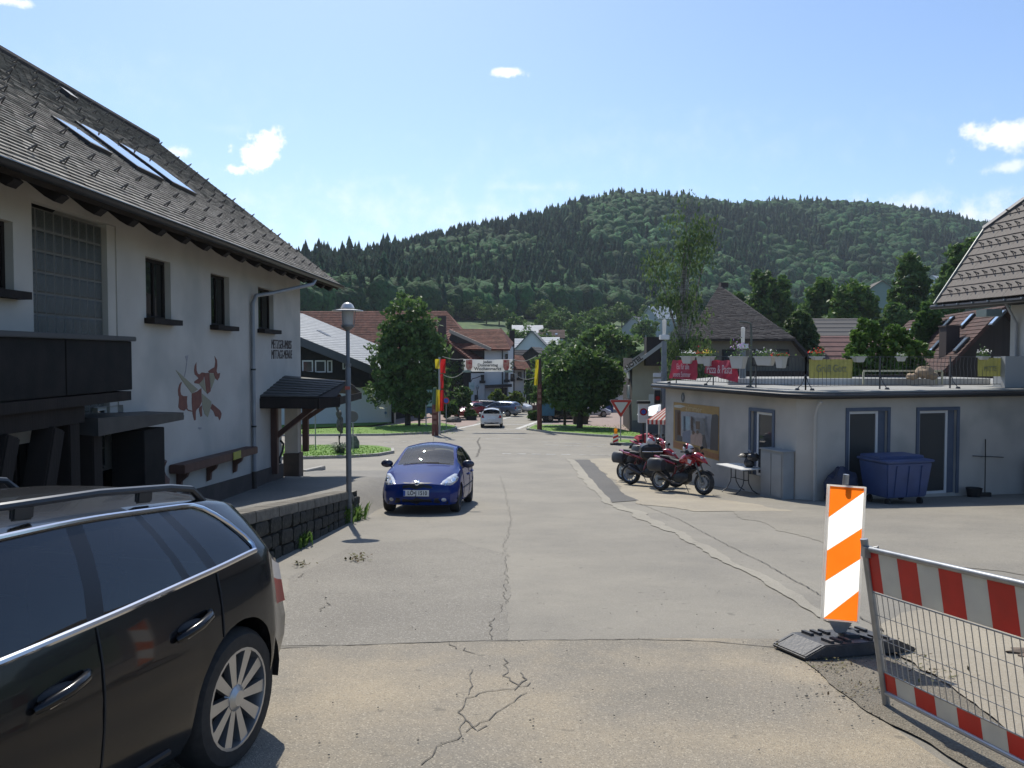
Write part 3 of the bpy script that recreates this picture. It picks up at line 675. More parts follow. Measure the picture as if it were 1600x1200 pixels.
# ------------------------------------------------------------------ butcher's building on the left
def butcher():
    wx = lambda d: -6.77+.018*d
    U = Vector((.018, 1, 0)).normalized(); L0 = -3.0; O = Vector((wx(L0), L0, 0)); n = U.cross(Vector((0, 0, 1)))
    t = thing('butcher_building', 'white rendered butcher building with long grey shingle roof', 'building', (wx(10), 10, pv(-6.5, 10)))
    pl = lambda px, py: hit(px, py, (wx(0), 0, 0), n)
    uu = lambda p: (p-O).dot(U)
    def rect(x0, y0, x1, y1):      # opening from the pixels of its top left and bottom right
        a, b = pl(x0, y0), pl(x1, y1); top = a.z; bot = pl(x0, y1 if False else y1).z
        return [uu(a), uu(b), bot, top]
    def R_(x0, x1, ytop, ybot): a = pl(x0, ytop); b = pl(x0, ybot); c = pl(x1, ytop); return [uu(a), uu(c), b.z, a.z]
    wins = [R_(227, 266, 400, 497), R_(329, 358, 426, 508), R_(403, 427, 448, 514)]
    near_win = R_(-80, 20, 300, 452); near_win = [near_win[0], uu(pl(21, 400)), pl(10, 455).z, pl(10, 344).z]
    gb = [uu(pl(52, 400)), uu(pl(168, 400)), -.25, pl(52, 320).z]; gbo = [gb[0]-.02, uu(pl(182, 400)), -.3, gb[3]+.06]
    shop = [uu(pl(8, 700)), uu(pl(60, 700)), -1.9, .55]; door = [uu(pl(105, 700)), uu(pl(190, 700)), -1.75, .35]
    low = [uu(pl(152, 600)), uu(pl(192, 600)), .35, .72]
    d_end = 24.0; uend = uu(Vector((wx(24), 24, 0))); ug = uu(Vector((wx(22.07), 22.07, 0)))
    w = MB(); wall_holes(w, O, U, ug, -3.2, .36, [shop, door], m=0); wall_holes(w, O, U, uend, .36, 4.25, wins+[near_win, gbo, low], depth=.14, m=0)
    P = lambda u, z, o=0: Vector((O.x, O.y, 0))+U*u+n*o+Vector((0, 0, z))
    # end walls, porch soffit
    w.add([P(uend, .36), P(uend, .36, -11), P(uend, 4.2, -11), P(uend, 7.6, -4.6), P(uend, 4.25)], [(0, 1, 2, 3, 4)])
    w.add([P(ug, -3.2), P(ug, -3.2, -11), P(ug, .36, -11), P(ug, .36)], [(0, 1, 2, 3)])
    w.add([P(ug, .36), P(ug, .36, -11), P(uend, .36, -11), P(uend, .36)], [(0, 1, 2, 3)])
    w.build('wall', M['white'], t, fix=False)
    for h in wins:
        window(t, O, U, *h, M['darkwood'], M['window_dark'], depth=.14, mull=(.55,), sill=M['darkwood'])
    k = MB(); h = wins[0]; rot = Matrix((U, -n, Vector((0, 0, 1)))).transposed()
    window(t, O, U, *near_win, M['darkwood'], M['window_dark'], depth=.14, mull=(.5,), sill=M['darkwood'])
    window(t, O, U, *low, M['pvc'], M['window_dark'], depth=.1, mull=(.5,))
    window(t, O, U, *shop, M['darkwood'], M['window_dark'], depth=.12, mull=(.5,)); window(t, O, U, *door, M['darkwood'], M['window_dark'], depth=.14, mull=(.5,), name='shop_door')
    # glass block panel
    gm = mat('glass_block', (.052, .06, .055), (.028, .034, .032), scale=6, rough=.12, bump=.9, bscale=9, spec=.8, contrast=(.3, .7))
    blk = MB(); blk.box((0, 0, 0), (1, .08, 1)); 
    blk = MB(); s_ = .5; blk.add([(-s_, 0, -s_), (s_, 0, -s_), (s_, 0, s_), (-s_, 0, s_), (-.42, -.008, -.42), (.42, -.008, -.42), (.42, -.008, .42), (-.42, -.008, .42)], [(4, 5, 6, 7), (0, 1, 5, 4), (1, 2, 6, 5), (2, 3, 7, 6), (3, 0, 4, 7)])
    bme = meshof(blk, 'glass_block', gm); f = MB(); nc, nr = 9, 13; cw = (gb[1]-gb[0])/nc; rh = (gb[3]-gb[2])/nr
    f.box(P((gb[0]+gb[1])/2, (gb[2]+gb[3])/2, -.13), (gb[1]-gb[0], .06, gb[3]-gb[2]), rot)
    gf = f.build('glass_block_panel', mat('panel_mortar', (.15, .148, .135), rough=.9), t)
    for i in range(nc):
        for j in range(nr):
            instw('glass_block', gf, bme, Matrix.Translation(P(gb[0]+(i+.5)*cw, gb[2]+(j+.5)*rh, -.098)) @ rot.to_4x4() @ Matrix.Diagonal((cw*.88, 1, rh*.90, 1)))
    s = MB(); s.box(P((gb[1]+gbo[1])/2+.01, (gb[2]+gb[3])/2, -.09), (gbo[1]-gb[1]-.03, .14, gb[3]-gb[2]+.1), rot); s.build('panel_jamb', M['white2'], t)
    # plinth
    s = MB(); us = np.linspace(0, ug+.03, 24)
    zt = lambda u: float(np.interp(u, [0, uu(Vector((0, 15, 0))), uu(Vector((0, 18.3, 0))), ug], [0.6, -1.12, -1.30, -1.45]))
    for a, b in zip(us[:-1], us[1:]):
        s.add([P(a, -3.3, .03), P(b, -3.3, .03), P(b, zt(b), .03), P(a, zt(a), .03), P(b, zt(b), 0), P(a, zt(a), 0)], [(0, 1, 2, 3), (3, 2, 4, 5)])
    s.add([P(ug+.03, -3.3, .03), P(ug+.03, -3.3, -2), P(ug+.03, -1.45, -2), P(ug+.03, -1.45, .03)], [(0, 1, 2, 3)])
    s.build('plinth', M['plinth'], t, fix=False)
    # porch: pillar, steps, posts, braces
    s = MB(); s.bbox(P(uend-.42, -1.35, -.38), P(uend, .36, 0)); s.build('pillar', M['white2'], t, bevel=.01)
    s = MB(); s.bbox(P(uend-.46, -3.2, -.42), P(uend+.04, -1.35, .04)); s.build('pillar_base', M['plinth'], t, bevel=.01)
    for k in range(3):
        s = MB(); s.bbox(P(ug+.05, -2.25+.15*k-.15, -2.5), P(uend-.5, -2.25+.15*k, -.1-.3*k)); s.build('step', M['kerb'], t, bevel=.01)
    # text and bull
    wm = lambda px, py, o=.006: frame_m(pl(px, py)+n*o, U, (0, 0, 1))
    tm = mat('dark_brown_lettering', (.045, .028, .024), rough=.7)
    text('METZGER-IMBISS', .35, 'lettering', tm, t, wm(440, 539), sx=.70, shear=.12); text('MITTAGS-MENUE', .35, 'lettering', tm, t, wm(440.5, 554.5), sx=.70, shear=.12)
    Z = lambda x, y: (250+x/8, 540+y/8)
    def shape(pts, m_, name, off):
        pts = [pl(*Z(x, y))+n*off for x, y in pts]; b = bmesh.new(); b.faces.new([b.verts.new(p) for p in pts]); r = bmesh.ops.extrude_face_region(b, geom=b.faces[:])
        for v in [g for g in r['geom'] if isinstance(g, bmesh.types.BMVert)]: v.co = v.co+n*.004
        bmesh.ops.recalc_face_normals(b, faces=b.faces[:]); bmesh.ops.triangulate(b, faces=[f_ for f_ in b.faces if len(f_.verts) > 4])
        inv = MW[t.name].inverted(); b.transform(inv); me = bpy.data.meshes.new(name); b.to_mesh(me); b.free(); me.materials.append(m_)
        o = bpy.data.objects.new(name, me); COL.objects.link(o); o.parent = pan; 
        o.parent = t; return o
    red = mat('mural_brown_red', (.20, .075, .05), (.16, .06, .045), scale=8, rough=.85); tan_ = mat('mural_olive_tan', (.27, .25, .17), rough=.85); hoof = mat('mural_dark', (.07, .05, .045), rough=.85)
    pan = t
    for pts, m_ in [([(262, 455), (238, 490), (222, 555), (228, 620), (238, 640), (228, 770), (250, 800), (300, 815), (325, 790), (342, 770), (334, 700), (338, 630), (290, 632), (262, 612), (252, 570), (256, 500), (272, 462)], red),
                    ([(395, 600), (465, 570), (515, 530), (520, 700), (490, 770), (455, 800), (445, 830), (445, 930), (425, 935), (405, 850), (395, 720)], red),
                    ([(490, 775), (520, 745), (524, 880), (505, 890), (485, 800)], red),
                    ([(195, 305), (255, 355), (300, 398), (472, 548), (398, 600), (345, 530), (270, 430)], tan_), ([(524, 600), (640, 700), (628, 790), (595, 895), (560, 860), (530, 770)], tan_),
                    ([(648, 725), (750, 810), (768, 850), (758, 905), (740, 935), (725, 890), (690, 885), (665, 820), (630, 785)], red),
                    ([(452, 210), (432, 250), (424, 310), (432, 360), (470, 395), (480, 410), (425, 450), (430, 470), (485, 478), (540, 420), (560, 340), (520, 335), (490, 360), (470, 350), (455, 310)], red),
                    ([(548, 345), (610, 340), (632, 540), (630, 570), (592, 605), (575, 560), (560, 440)], red),
                    ([(600, 320), (640, 290), (680, 270), (690, 200), (680, 130), (710, 180), (715, 250), (705, 320), (720, 350), (750, 340), (740, 400), (715, 435), (690, 410), (670, 345), (612, 342)], red),
                    ([(486, 480), (545, 405), (572, 560), (585, 600)], tan_), ([(615, 345), (668, 350), (686, 410), (640, 540), (634, 500)], tan_),
                    ([(335, 770), (350, 800), (400, 815), (398, 826), (350, 815), (325, 790)], red), ([(218, 870), (240, 870), (240, 925), (215, 925)], hoof), ([(276, 870), (298, 870), (294, 925), (270, 925)], hoof),
                    ([(296, 390), (318, 310), (330, 200), (312, 130), (352, 120), (338, 205), (324, 320), (303, 392)], mat('mural_grey', (.30, .29, .30), rough=.9)), ([(480, 1020), (515, 1020), (520, 1035), (500, 1050), (478, 1035)], mat('mural_grey', (.3, .29, .3)))]:
        shape(pts, m_, 'mural_piece', .002)
    # shelf on brackets with a yellow notice
    sh = thing('flower_shelf', 'empty dark timber flower shelf on brackets below the bull mural', 'shelf', pl(322, 715))
    a, b = pl(263, 726)+n*.16, pl(383, 697)+n*.16; s = MB(); s.bar(a-Vector((0, 0, .09)), b-Vector((0, 0, .09)), .3, .17); s.build('board', M['redwood'], sh, bevel=.015)
    for px in (276, 323, 364):
        q = pl(px, 720); f_ = (uu(q)-uu(a))/(uu(b)-uu(a)); c = a.lerp(b, f_); s = MB()
        s.add([c+U*x_+n*y_+Vector((0, 0, z_)) for x_ in (-.05, .05) for y_, z_ in ((-.15, -.18), (.08, -.18), (.04, -.28), (-.06, -.36), (-.08, -.52), (-.15, -.55))], [(0, 1, 2, 3, 4, 5), (11, 10, 9, 8, 7, 6)]+[(i, i+6, (i+1) % 6+6, (i+1) % 6) for i in range(6)]); s.build('bracket', M['redwood'], sh)
    s = MB(); c = pl(348, 711)+n*.325; s.box(c, (.45, .012, .17), rot); s.build('notice', mat('yellow_notice', (.42, .38, .05), (.3, .28, .06), scale=14, rough=.6), sh)
    # downpipe and gutter
    ex = lambda d, o=0: Vector((-5.79+.018*d+o, d, EYE+2.17))
    dp = pl(390, 455)+n*.07; e = ex(dp.y+2.3, .02); s = MB(); s.tube([e+Vector((0, 0, -.12)), e+Vector((-.02, -.2, -.25)), dp+Vector((.28, .5, -.02)), dp+Vector((.05, .1, -.1)), dp+Vector((0, 0, -.3)), Vector((dp.x, dp.y, -1.3))], .05, 10); s.build('downpipe', M['pipe'], t, smooth=True)
    s = MB(); s.tube([Vector((dp.x, dp.y, -1.32)), Vector((dp.x, dp.y, -2.4))], .062, 10); s.build('pipe_foot', M['plinth'], t, smooth=True)
    for z in (-.2, 1.2): s = MB(); s.lathe([(.05, -.02), (.062, -.02), (.062, .02), (.05, .02)], (dp.x, dp.y, z), n=10); s.build('pipe_clip', M['metal_dark'], t)
    # roof
    E0 = ex(-3.2); ridge_o = Vector((-5.66, 0, 4.43)); V = ridge_o.normalized(); SL = ridge_o.length; Lr = 25+3.2
    rn = U.cross(V); rn = rn if rn.z > 0 else -rn
    s = MB(); s.slab([E0+U*0-rn*.02, E0+U*Lr-rn*.02, E0+U*Lr+ridge_o-rn*.02, E0+ridge_o-rn*.02], .14, nrm=rn)
    ro = E0+ridge_o; s.slab([ro-rn*.02, ro+U*Lr-rn*.02, ro+U*Lr+Vector((-6, 0, -4.7)), ro+Vector((-6, 0, -4.7))], .14); s.build('roof_deck', M['darkwood'], t)
    s = MB(); courses(s, E0, U, V, [(0, 0), (Lr, 0), (Lr, SL), (0, SL)], .135, .020, tile=.30, jit=.018, seed=2)
    courses(s, ro, U, Vector((6, 0, 4.7)), [(0, -6), (Lr, -6), (Lr, 0), (0, 0)], .135, .03)
    s.build('roof_shingles', M['shingle'], t, fix=False, kind='stuff')
    s = MB(); s.tube([ro+rn*.02, ro+U*Lr+rn*.02], .11, 8); s.build('ridge_cap', M['shingle_dark'], t)
    s = MB(); s.bar(E0+U*Lr+U*.02-rn*.08, E0+U*Lr+ridge_o+U*.02-rn*.08, .05, .2, up=rn); s.build('verge_board', M['darkwood'], t)
    s = MB()
    for k in range(8): s.v += []; 
    pts = []; prof = [(math.cos(a)*.075, math.sin(a)*.075) for a in [math.pi+i*math.pi/7 for i in range(8)]]
    A_ = E0+Vector((.06, 0, -.03)); vs = [A_+U*q+Vector((x, 0, z)) for q in (0, Lr) for x, z in prof]; s.add(vs, [(i, i+1, i+9, i+8) for i in range(7)]); s.build('gutter', M['metal_dark'], t, smooth=True, fix=False)
    s = MB(); s.bar(A_+U*.0+Vector((.08, 0, .005)), A_+U*Lr+Vector((.08, 0, .005)), .012); s.build('gutter_bead', M['metal_grey'], t)
    # rafter tails
    rt = MB(); rt.add([(x, y, z) for x in (-.09, .09) for y, z in ((0, -.02), (.9, .68), (.9, .52), (.22, -.03), (.10, -.10))], [(0, 1, 2, 3, 4), (9, 8, 7, 6, 5)]+[(i, i+5, (i+1) % 5+5, (i+1) % 5) for i in range(5)]); rme = meshof(rt, 'rafter_tail', M['darkwood'])
    for k in range(30):
        p = E0+U*(.4+k*.93)+Vector((-.05, 0, -.14)); instw('rafter_tail', t, rme, frame_m(p, U, Vector((-1, 0, 0))) @ Matrix.Identity(4))
    # snow guards
    gme = guard_mesh(.115); rnd = random.Random(1); G0 = frame_m((0, 0, 0), U, V)
    rows = 8; c = 0
    skl = [((71, 178), (122, 218), (147, 229), (100, 188)), ((112, 184), (190, 255), (228, 266), (152, 208)), ((174, 217), (252, 280), (281, 291), (213, 236))]
    rp = lambda px, py: hit(px, py, E0, rn); ruv = lambda p: ((p-E0).dot(U), (p-E0).dot(V))
    sk = []
    for q in skl:
        uv = [ruv(rp(*c_)) for c_ in q]; sk.append((min(uv[0][0], uv[1][0]), max(uv[2][0], uv[3][0]), min(uv[1][1], uv[2][1]), max(uv[0][1], uv[3][1]), uv))
    for r in range(rows):
        for k in range(36):
            u = 1.2+k*.76+(.38 if r % 2 else 0); v = .62+r*.86
            if u > Lr-.3 or any(a-.2 < u < b+.2 and c_-.1 < v < d+.1 for a, b, c_, d, _ in sk): continue
            if c < 300: instw('snow_guard', t, gme, Matrix.Translation(E0+U*u+V*(v+rnd.uniform(-.03, .03))+rn*.035) @ G0)
            c += 1
    for i, (a, b, c_, d, uv) in enumerate(sk):
        ua = (uv[0][0]+uv[1][0])/2; ub = (uv[2][0]+uv[3][0])/2; va = (uv[1][1]+uv[2][1])/2; vb = (uv[0][1]+uv[3][1])/2
        Q = lambda u, v, h: E0+U*u+V*v+rn*h
        hb, hu = .10, .06; f = MB()
        def fr(u0, u1, v0, v1): 
            z = lambda v: hb+(hu-hb)*(v-va)/(vb-va)
            f.add([Q(u0, v0, .0), Q(u1, v0, .0), Q(u1, v1, 0), Q(u0, v1, 0), Q(u0, v0, z(v0)), Q(u1, v0, z(v0)), Q(u1, v1, z(v1)), Q(u0, v1, z(v1))], [(0, 3, 2, 1), (4, 5, 6, 7), (0, 1, 5, 4), (1, 2, 6, 5), (2, 3, 7, 6), (3, 0, 4, 7)])
        e_ = .07; fr(ua, ub, va, va+e_); fr(ua, ub, vb-e_, vb); fr(ua, ua+e_, va+e_, vb-e_); fr(ub-e_, ub, va+e_, vb-e_)
        fo = f.build('skylight', M['metal_dark'], t); g = MB(); g.add([Q(ua+e_*.6, va+e_*.6, .104), Q(ub-e_*.6, va+e_*.6, .104), Q(ub-e_*.6, vb-e_*.6, .066), Q(ua+e_*.6, vb-e_*.6, .066)], [(0, 1, 2, 3)])
        g.build('pane', mat('sky_reflecting_glass', (.08, .10, .13), rough=.03, metal=.0, coat=1, spec=1), fo, fix=False)
    for px, py in ((104, 147),):
        p = rp(px, py+5); s = MB(); s.box(p+rn*.07, (.35, .3, .12), G0.to_3x3()); s.build('roof_vent', M['metal_dark'], t)
    # balcony over the shop entrance
    bx = -5.86
    s = MB(); y0, y1 = 5.0, 12.35; zb, zt_ = 1.02, 1.76
    nb = 4; L_ = (y1-y0)/nb
    for k in range(nb):
        q = MB(); q.bbox((bx-.04, y0+k*L_+.012, zb), (bx, y0+(k+1)*L_-.012, zt_)); q.build('balcony_panel', M['blackwood'], t, bevel=.006)
    q = MB(); q.bbox((bx-.10, y0, zt_+.003), (bx+.05, y1+.05, zt_+.075)); q.build('balcony_rail', mat('dark_rail_cap', (.05, .05, .052), rough=.45), t, bevel=.01)
    q = MB(); q.bbox((bx-.8, y1-.04, zb), (bx-.045, y1, zt_)); q.build('balcony_panel', M['blackwood'], t)
    q = MB(); q.bbox((wx(9)-.02, y0, .86), (bx-.0, y1-.05, 1.0)); q.build('balcony_floor', M['darkwood'], t)
    q = MB(); q.bbox((bx-.3, y0, .62), (bx-.08, 11.1, .855)); q.build('balcony_beam', M['darkwood'], t)
    for (ya, yb, z0, z1) in ((9.55, 10.35, -1.9, .6), (8.6, 9.4, -1.8, .6)): 
        q = MB(); q.bar((bx-.15, ya, z0), (bx-.15, yb, z1), .26, .3, up=(1, 0, 0)); q.build('timber_strut', M['darkwood'], t, bevel=.02)
    for ya in (10.75, 11.35): q = MB(); q.bbox((bx-.35, ya, -2.0), (bx-.1, ya+.26, .62)); q.build('timber_post', M['darkwood'], t, bevel=.015)
    q = MB(); q.bbox((bx-.55, 12.75, -2.2), (bx-.02, 13.5, .34)); q.build('timber_post', M['blackwood'], t, bevel=.01)
    q = MB(); q.add([(bx-.9, 11.3, .48), (bx, 11.3, .40), (bx, 14.25, .40), (bx-.9, 14.25, .48), (bx-.9, 11.3, .70), (bx, 11.3, .66), (bx, 14.25, .53), (bx-.9, 14.25, .56)], [(0, 3, 2, 1), (4, 5, 6, 7), (0, 1, 5, 4), (1, 2, 6, 5), (2, 3, 7, 6), (3, 0, 4, 7)]); q.build('entrance_canopy', mat('dark_canopy_board', (.03, .03, .03), (.05, .048, .045), scale=4, rough=.5), t)
    # wood carving by the door
    c = thing('carved_figure', 'dark carved wooden figure leaning beside the shop entrance', 'carving', (-6.25, 14.0, pv(-6.3, 14)))
    q = MB(); q.blob((-6.2, 14.0, pv(-6.3, 14)+.35), (.22, .2, .4), 12, 9, nz=.7, seed=3); q.blob((-6.22, 13.9, pv(-6.3, 14)+.82), (.15, .15, .2), 10, 8, nz=.9, seed=8); q.build('figure_body', M['redwood'], c, smooth=30)
    return pl, U, n
BUT = butcher()

def porch_roof():
    pl, U, n = BUT
    t = thing('porch_canopy', 'small dark shingled porch canopy on timber posts at the building corner', 'canopy', at(470, 600, 23.4))
    # ridge stands out from the wall; eaves on the near and far side
    Rw = Vector((-6.45, 22.4, .98)); Ro = Vector((-4.72, 22.9, .80))
    nearL = Vector((-6.42, 20.3, .50)); nearR = Vector((-5.05, 20.75, .46)); farR = Vector((-4.7, 24.8, .42)); farL = Vector((-6.4, 25.0, .5))
    s = MB(); s.slab([nearL, nearR, Ro, Rw], .09); s.slab([Ro, nearR, nearR+Vector((.35, .6, -.02))], .09); s.slab([Rw, Ro, farR, farL], .09)
    s.build('canopy_deck', M['darkwood'], t)
    sh = mat('dull_canopy_shingle', (.07, .068, .062), (.045, .043, .04), scale=6, rough=.75, island=True)
    for (A_, B_, C_, D_) in ((nearL, nearR, Ro, Rw),):
        s = MB()
        for k in range(8):
            f0, f1 = k/8, (k+1)/8; a, b, c, d = A_.lerp(D_, f0), B_.lerp(C_, f0), B_.lerp(C_, f1), A_.lerp(D_, f1); up = Vector((0, 0, .035)); s.add([a+up, b+up, c+up*.3, d+up*.3, a, b], [(0, 1, 2, 3), (4, 5, 1, 0)])
        s.build('canopy_shingles', sh, t, kind='stuff', fix=False)
    s = MB()
    for k in range(9):
        f0, f1 = k/9, (k+1)/9; A_, B_, C_, D_ = farL, farR, Ro, Rw; a, b, c, d = A_.lerp(D_, f0), B_.lerp(C_, f0), B_.lerp(C_, f1), A_.lerp(D_, f1); up = Vector((0, 0, .05)); s.add([a+up, b+up, c+up*.3, d+up*.3], [(0, 1, 2, 3)])
    s.build('canopy_shingles', sh, t, kind='stuff', fix=False)
    s = MB(); s.bar(nearL+Vector((0, 0, -.17)), nearR+Vector((0, 0, -.17)), .07, .26); s.bar(nearR+Vector((0, 0, -.17)), nearR+Vector((.4, .7, -.16)), .07, .26); s.bar(nearR+Vector((.4, .7, -.14)), farR+Vector((0, 0, -.12)), .07, .2); s.build('fascia_board', M['darkwood'], t)
    p1 = pl(424, 640)+n*.08; s = MB(); s.bar((p1.x, p1.y, -1.6), (p1.x, p1.y, .30), .17); s.build('post', M['redwood'], t, bevel=.01)
    s = MB(); s.bar((p1.x+.02, p1.y+.05, -.62), (nearR.x-.1, nearR.y+.3, .25), .13); s.build('brace', M['redwood'], t, bevel=.01)
    p2 = Vector((-6.22, 24.05, 0)); s = MB(); s.bar((p2.x, p2.y, -1.35), (p2.x, p2.y, .38), .17); s.build('post', M['redwood'], t, bevel=.01)
    s = MB(); s.bar((p2.x+.03, p2.y, -.35), (p2.x+1.05, p2.y+.1, .33), .13); s.build('brace', M['redwood'], t, bevel=.01)
    # little crank on the wall
    c = thing('wall_hook', 'black curved iron hook on the wall beside the porch steps', 'hook', pl(434, 705))
    b = pl(434, 700)+n*.08; s = MB(); s.tube([b+Vector((0, 0, .2)), b+Vector((.05, .1, .1)), b+Vector((.03, .06, -.1)), b+Vector((-.04, 0, -.3)), b+Vector((-.02, 0, -.42))], .03, 6); s.build('hook', M['black'], c)
porch_roof()
# ------------------------------------------------------------------ white building with roof terrace
def terrace():
    Fp, C1, C2, Rp = Vector((5.15, 26.8, 0)), Vector((7.23, 20.3, 0)), Vector((7.66, 20.02, 0)), Vector((20.2, 23.45, 0))
    t = thing('terrace_building', 'low white building with flat roof terrace and blue framed doors', 'building', (7.4, 20.2, G(20)))
    U1, U2, Uc = (C1-Fp).normalized(), (Rp-C2).normalized(), (C2-C1).normalized(); zb, zt = -3.0, .44; Zv = Vector((0, 0, 1))
    n1, n2 = U1.cross(Zv), U2.cross(Zv)
    def HR(P0, n, U, x0, x1, y0, y1): a = hit(x0, y0, P0, n); b = hit(x1, y1, P0, n); c = hit(x0, y1, P0, n); return [(a-P0).dot(U), (b-P0).dot(U), c.z, a.z]
    w1 = HR(Fp, n1, U1, 1174, 1207, 642, 715); w1[2] = -1.75
    d1 = HR(C2, n2, U2, 1326, 1384, 643, 772); d2 = HR(C2, n2, U2, 1436, 1492, 642, 772)
    d1[2] = G(20.5)+.06; d2[2] = G(20.7)+.06
    w = MB(); wall_holes(w, Fp, U1, (C1-Fp).length, zb, zt, [w1]); wall_holes(w, C1, Uc, (C2-C1).length, zb, zt, []); wall_holes(w, C2, U2, (Rp-C2).length, zb, zt, [d1, d2])
    w.add([(Fp.x, Fp.y, zb), (Fp.x+9, Fp.y+4, zb), (Fp.x+9, Fp.y+4, zt), (Fp.x, Fp.y, zt)], [(0, 1, 2, 3)]); w.build('wall', M['white2'], t, fix=False)
    # door and window frames with blue surrounds
    def opening(P0, U, h, name, swap):
        a, b, c, d = h; q = .15 if not swap else .12; n = U.cross(Zv); rot = Matrix((U, -n, Zv)).transposed(); O = Vector((P0.x, P0.y, 0))
        for (u0, u1, z0, z1) in ((a-.09, a, c, d+.09), (b, b+.09, c, d+.09), (a, b, d, d+.09)):
            s = MB(); s.box(O+U*(u0+u1)/2+n*.012+Vector((0, 0, (z0+z1)/2)), (u1-u0-.002, .04, z1-z0), rot); s.build('surround', M['blue'], t)
        u0, u1 = (a+.005, b-.24) if swap != 1 else (a+.20, b-.005)
        v0, v1 = (b-.235, b-.01) if swap != 1 else (a+.01, a+.19)
        window(t, P0, U, u0, u1, c, d, M['pvc'], glass('door_glass', tint=(.2, .22, .22), base=.09, alpha=.4), depth=.07, fw=.07, name=name)
        s = MB(); s.box(O+U*(v0+v1)/2-n*.08+Vector((0, 0, (c+d)/2)), (v1-v0, .03, d-c-.01), rot); s.build('shutter', M['blue'], t)
    opening(Fp, U1, w1, 'window', 1); opening(C2, U2, d1, 'glass_door', 0); opening(C2, U2, d2, 'glass_door', 2)
    # roof slab
    ov = .32; A = Fp+n1*ov+(-U1)*.25; B = C1+n1*ov; Cc = C2+n2*ov*.8; D = Rp+n2*ov
    poly = [A, B, Cc, D, D+Vector((-2, 11, 0)), A+Vector((4, 7, 0))]
    s = MB(); s.prism([(p.x, p.y) for p in poly], .46, .60); s.build('roof_slab', mat('dark_fascia', (.045, .043, .04), (.03, .03, .028), scale=3, rough=.6), t, bevel=.01)
    pol2 = [A+Vector((.06, -.02, 0)), B+Vector((.05, .05, 0)), Cc+Vector((0, .06, 0)), D+Vector((0, .06, 0)), D+Vector((-2, 10.9, 0)), A+Vector((4, 6.9, 0))]
    s = MB(); s.prism([(p.x, p.y) for p in pol2], .603, .645); s.build('roof_surface', asphalt('terrace_slabs', (.30, .30, .28), (.24, .24, .225), spot=60, bump=.2, amount=.3), t)
    g = [A, B, (B+Cc)/2+Vector((-.02, -.04, 0)), Cc, D]; s = MB(); s.tube([Vector((p.x, p.y, .53))+Vector((-.05, -.06, 0)) for p in g], .065, 8); s.build('gutter', M['metal_dark'], t, smooth=True)
    q = hit(1271, 700, C2, n2)+n2*.05; s = MB(); s.tube([q+Vector((.1, -.15, 0)) *1+Vector((0, 0, .40-q.z)), Vector((q.x+.04, q.y-.05, .28)), Vector((q.x, q.y, .05)), Vector((q.x, q.y, G(20)))], .035, 8); s.build('downpipe', M['white2'], t, smooth=True)
    s = MB(); s.bbox((6.6, 24.4, .65), (14.6, 24.55, .84)); s.build('parapet', mat('parapet_white', (.55, .55, .53), (.46, .46, .45), scale=2), t)
    # emblem and poster on the long wall
    wall1 = lambda px, py, o=.01: hit(px, py, Fp, n1)+n1*o
    e = thing('wall_emblem', 'small dark oval emblem high on the white wall above the poster', 'emblem', wall1(1067, 621)); c = wall1(1067.5, 621); mm = frame_m(c, U1, Zv)
    s = MB(); s.add([mm @ Vector((math.cos(a)*.12, math.sin(a)*.16, 0)) for a in np.linspace(0, 6.283, 20)[:-1]], [tuple(range(19))]); s.build('plate', mat('emblem_dark', (.05, .055, .07), rough=.4), e, fix=False)
    s = MB(); s.add([mm @ Vector((x*.05, y*.11, .005)) for x, y in ((-1, 0), (0, -1), (1, 0), (0, 1))], [(0, 1, 2, 3)]); s.build('mark', mat('emblem_grey', (.2, .2, .24), rough=.4), e, fix=False)
    po = thing('wall_poster', 'large yellow framed poster of a room interior behind the red motorcycle', 'poster', wall1(1088, 680))
    K = lambda x, y: (1040+x/10, 610+y/10)
    cols = {'gold': (.36, .21, .045), 'gold2': (.42, .30, .06), 'cream': (.5, .48, .42), 'brown': (.12, .06, .035), 'orange': (.30, .12, .04), 'dark': (.05, .04, .045), 'sky': (.28, .38, .42), 'navy': (.04, .06, .10), 'olive': (.30, .27, .10), 'grey': (.30, .30, .32), 'skin': (.42, .28, .22), 'blueg': (.16, .18, .24)}
    def pc(pts, col, lay, name='printed_area'):
        s = MB(); s.add([wall1(*K(x, y), .012+.002*lay) for x, y in pts], [tuple(range(len(pts)))]); s.build(name, mat('poster_'+col, cols[col], tuple(q*.8 for q in cols[col]), scale=9, rough=.45), po, fix=False)
    s = MB(); s.slab([wall1(*K(x, y), .012) for x, y in ((125, 895), (835, 1100), (840, 258), (130, 180))], .008); s.build('board', mat('poster_gold', cols['gold'], (.30, .17, .04), scale=6, rough=.45), po)
    for pts, c_ in [([(125, 880), (835, 1085), (835, 1000), (125, 790)], 'orange'), ([(150, 300), (240, 310), (240, 800), (150, 780)], 'brown'), ([(190, 330), (245, 330), (245, 700), (190, 690)], 'orange'),
                    ([(245, 330), (345, 330), (730, 375), (710, 920), (245, 790)], 'grey'), ([(400, 400), (440, 415), (440, 640), (400, 620)], 'brown'), ([(440, 415), (625, 435), (620, 800), (440, 690)], 'olive'), ([(625, 400), (725, 410), (705, 900), (625, 880)], 'grey')]: pc(pts, c_, 1)
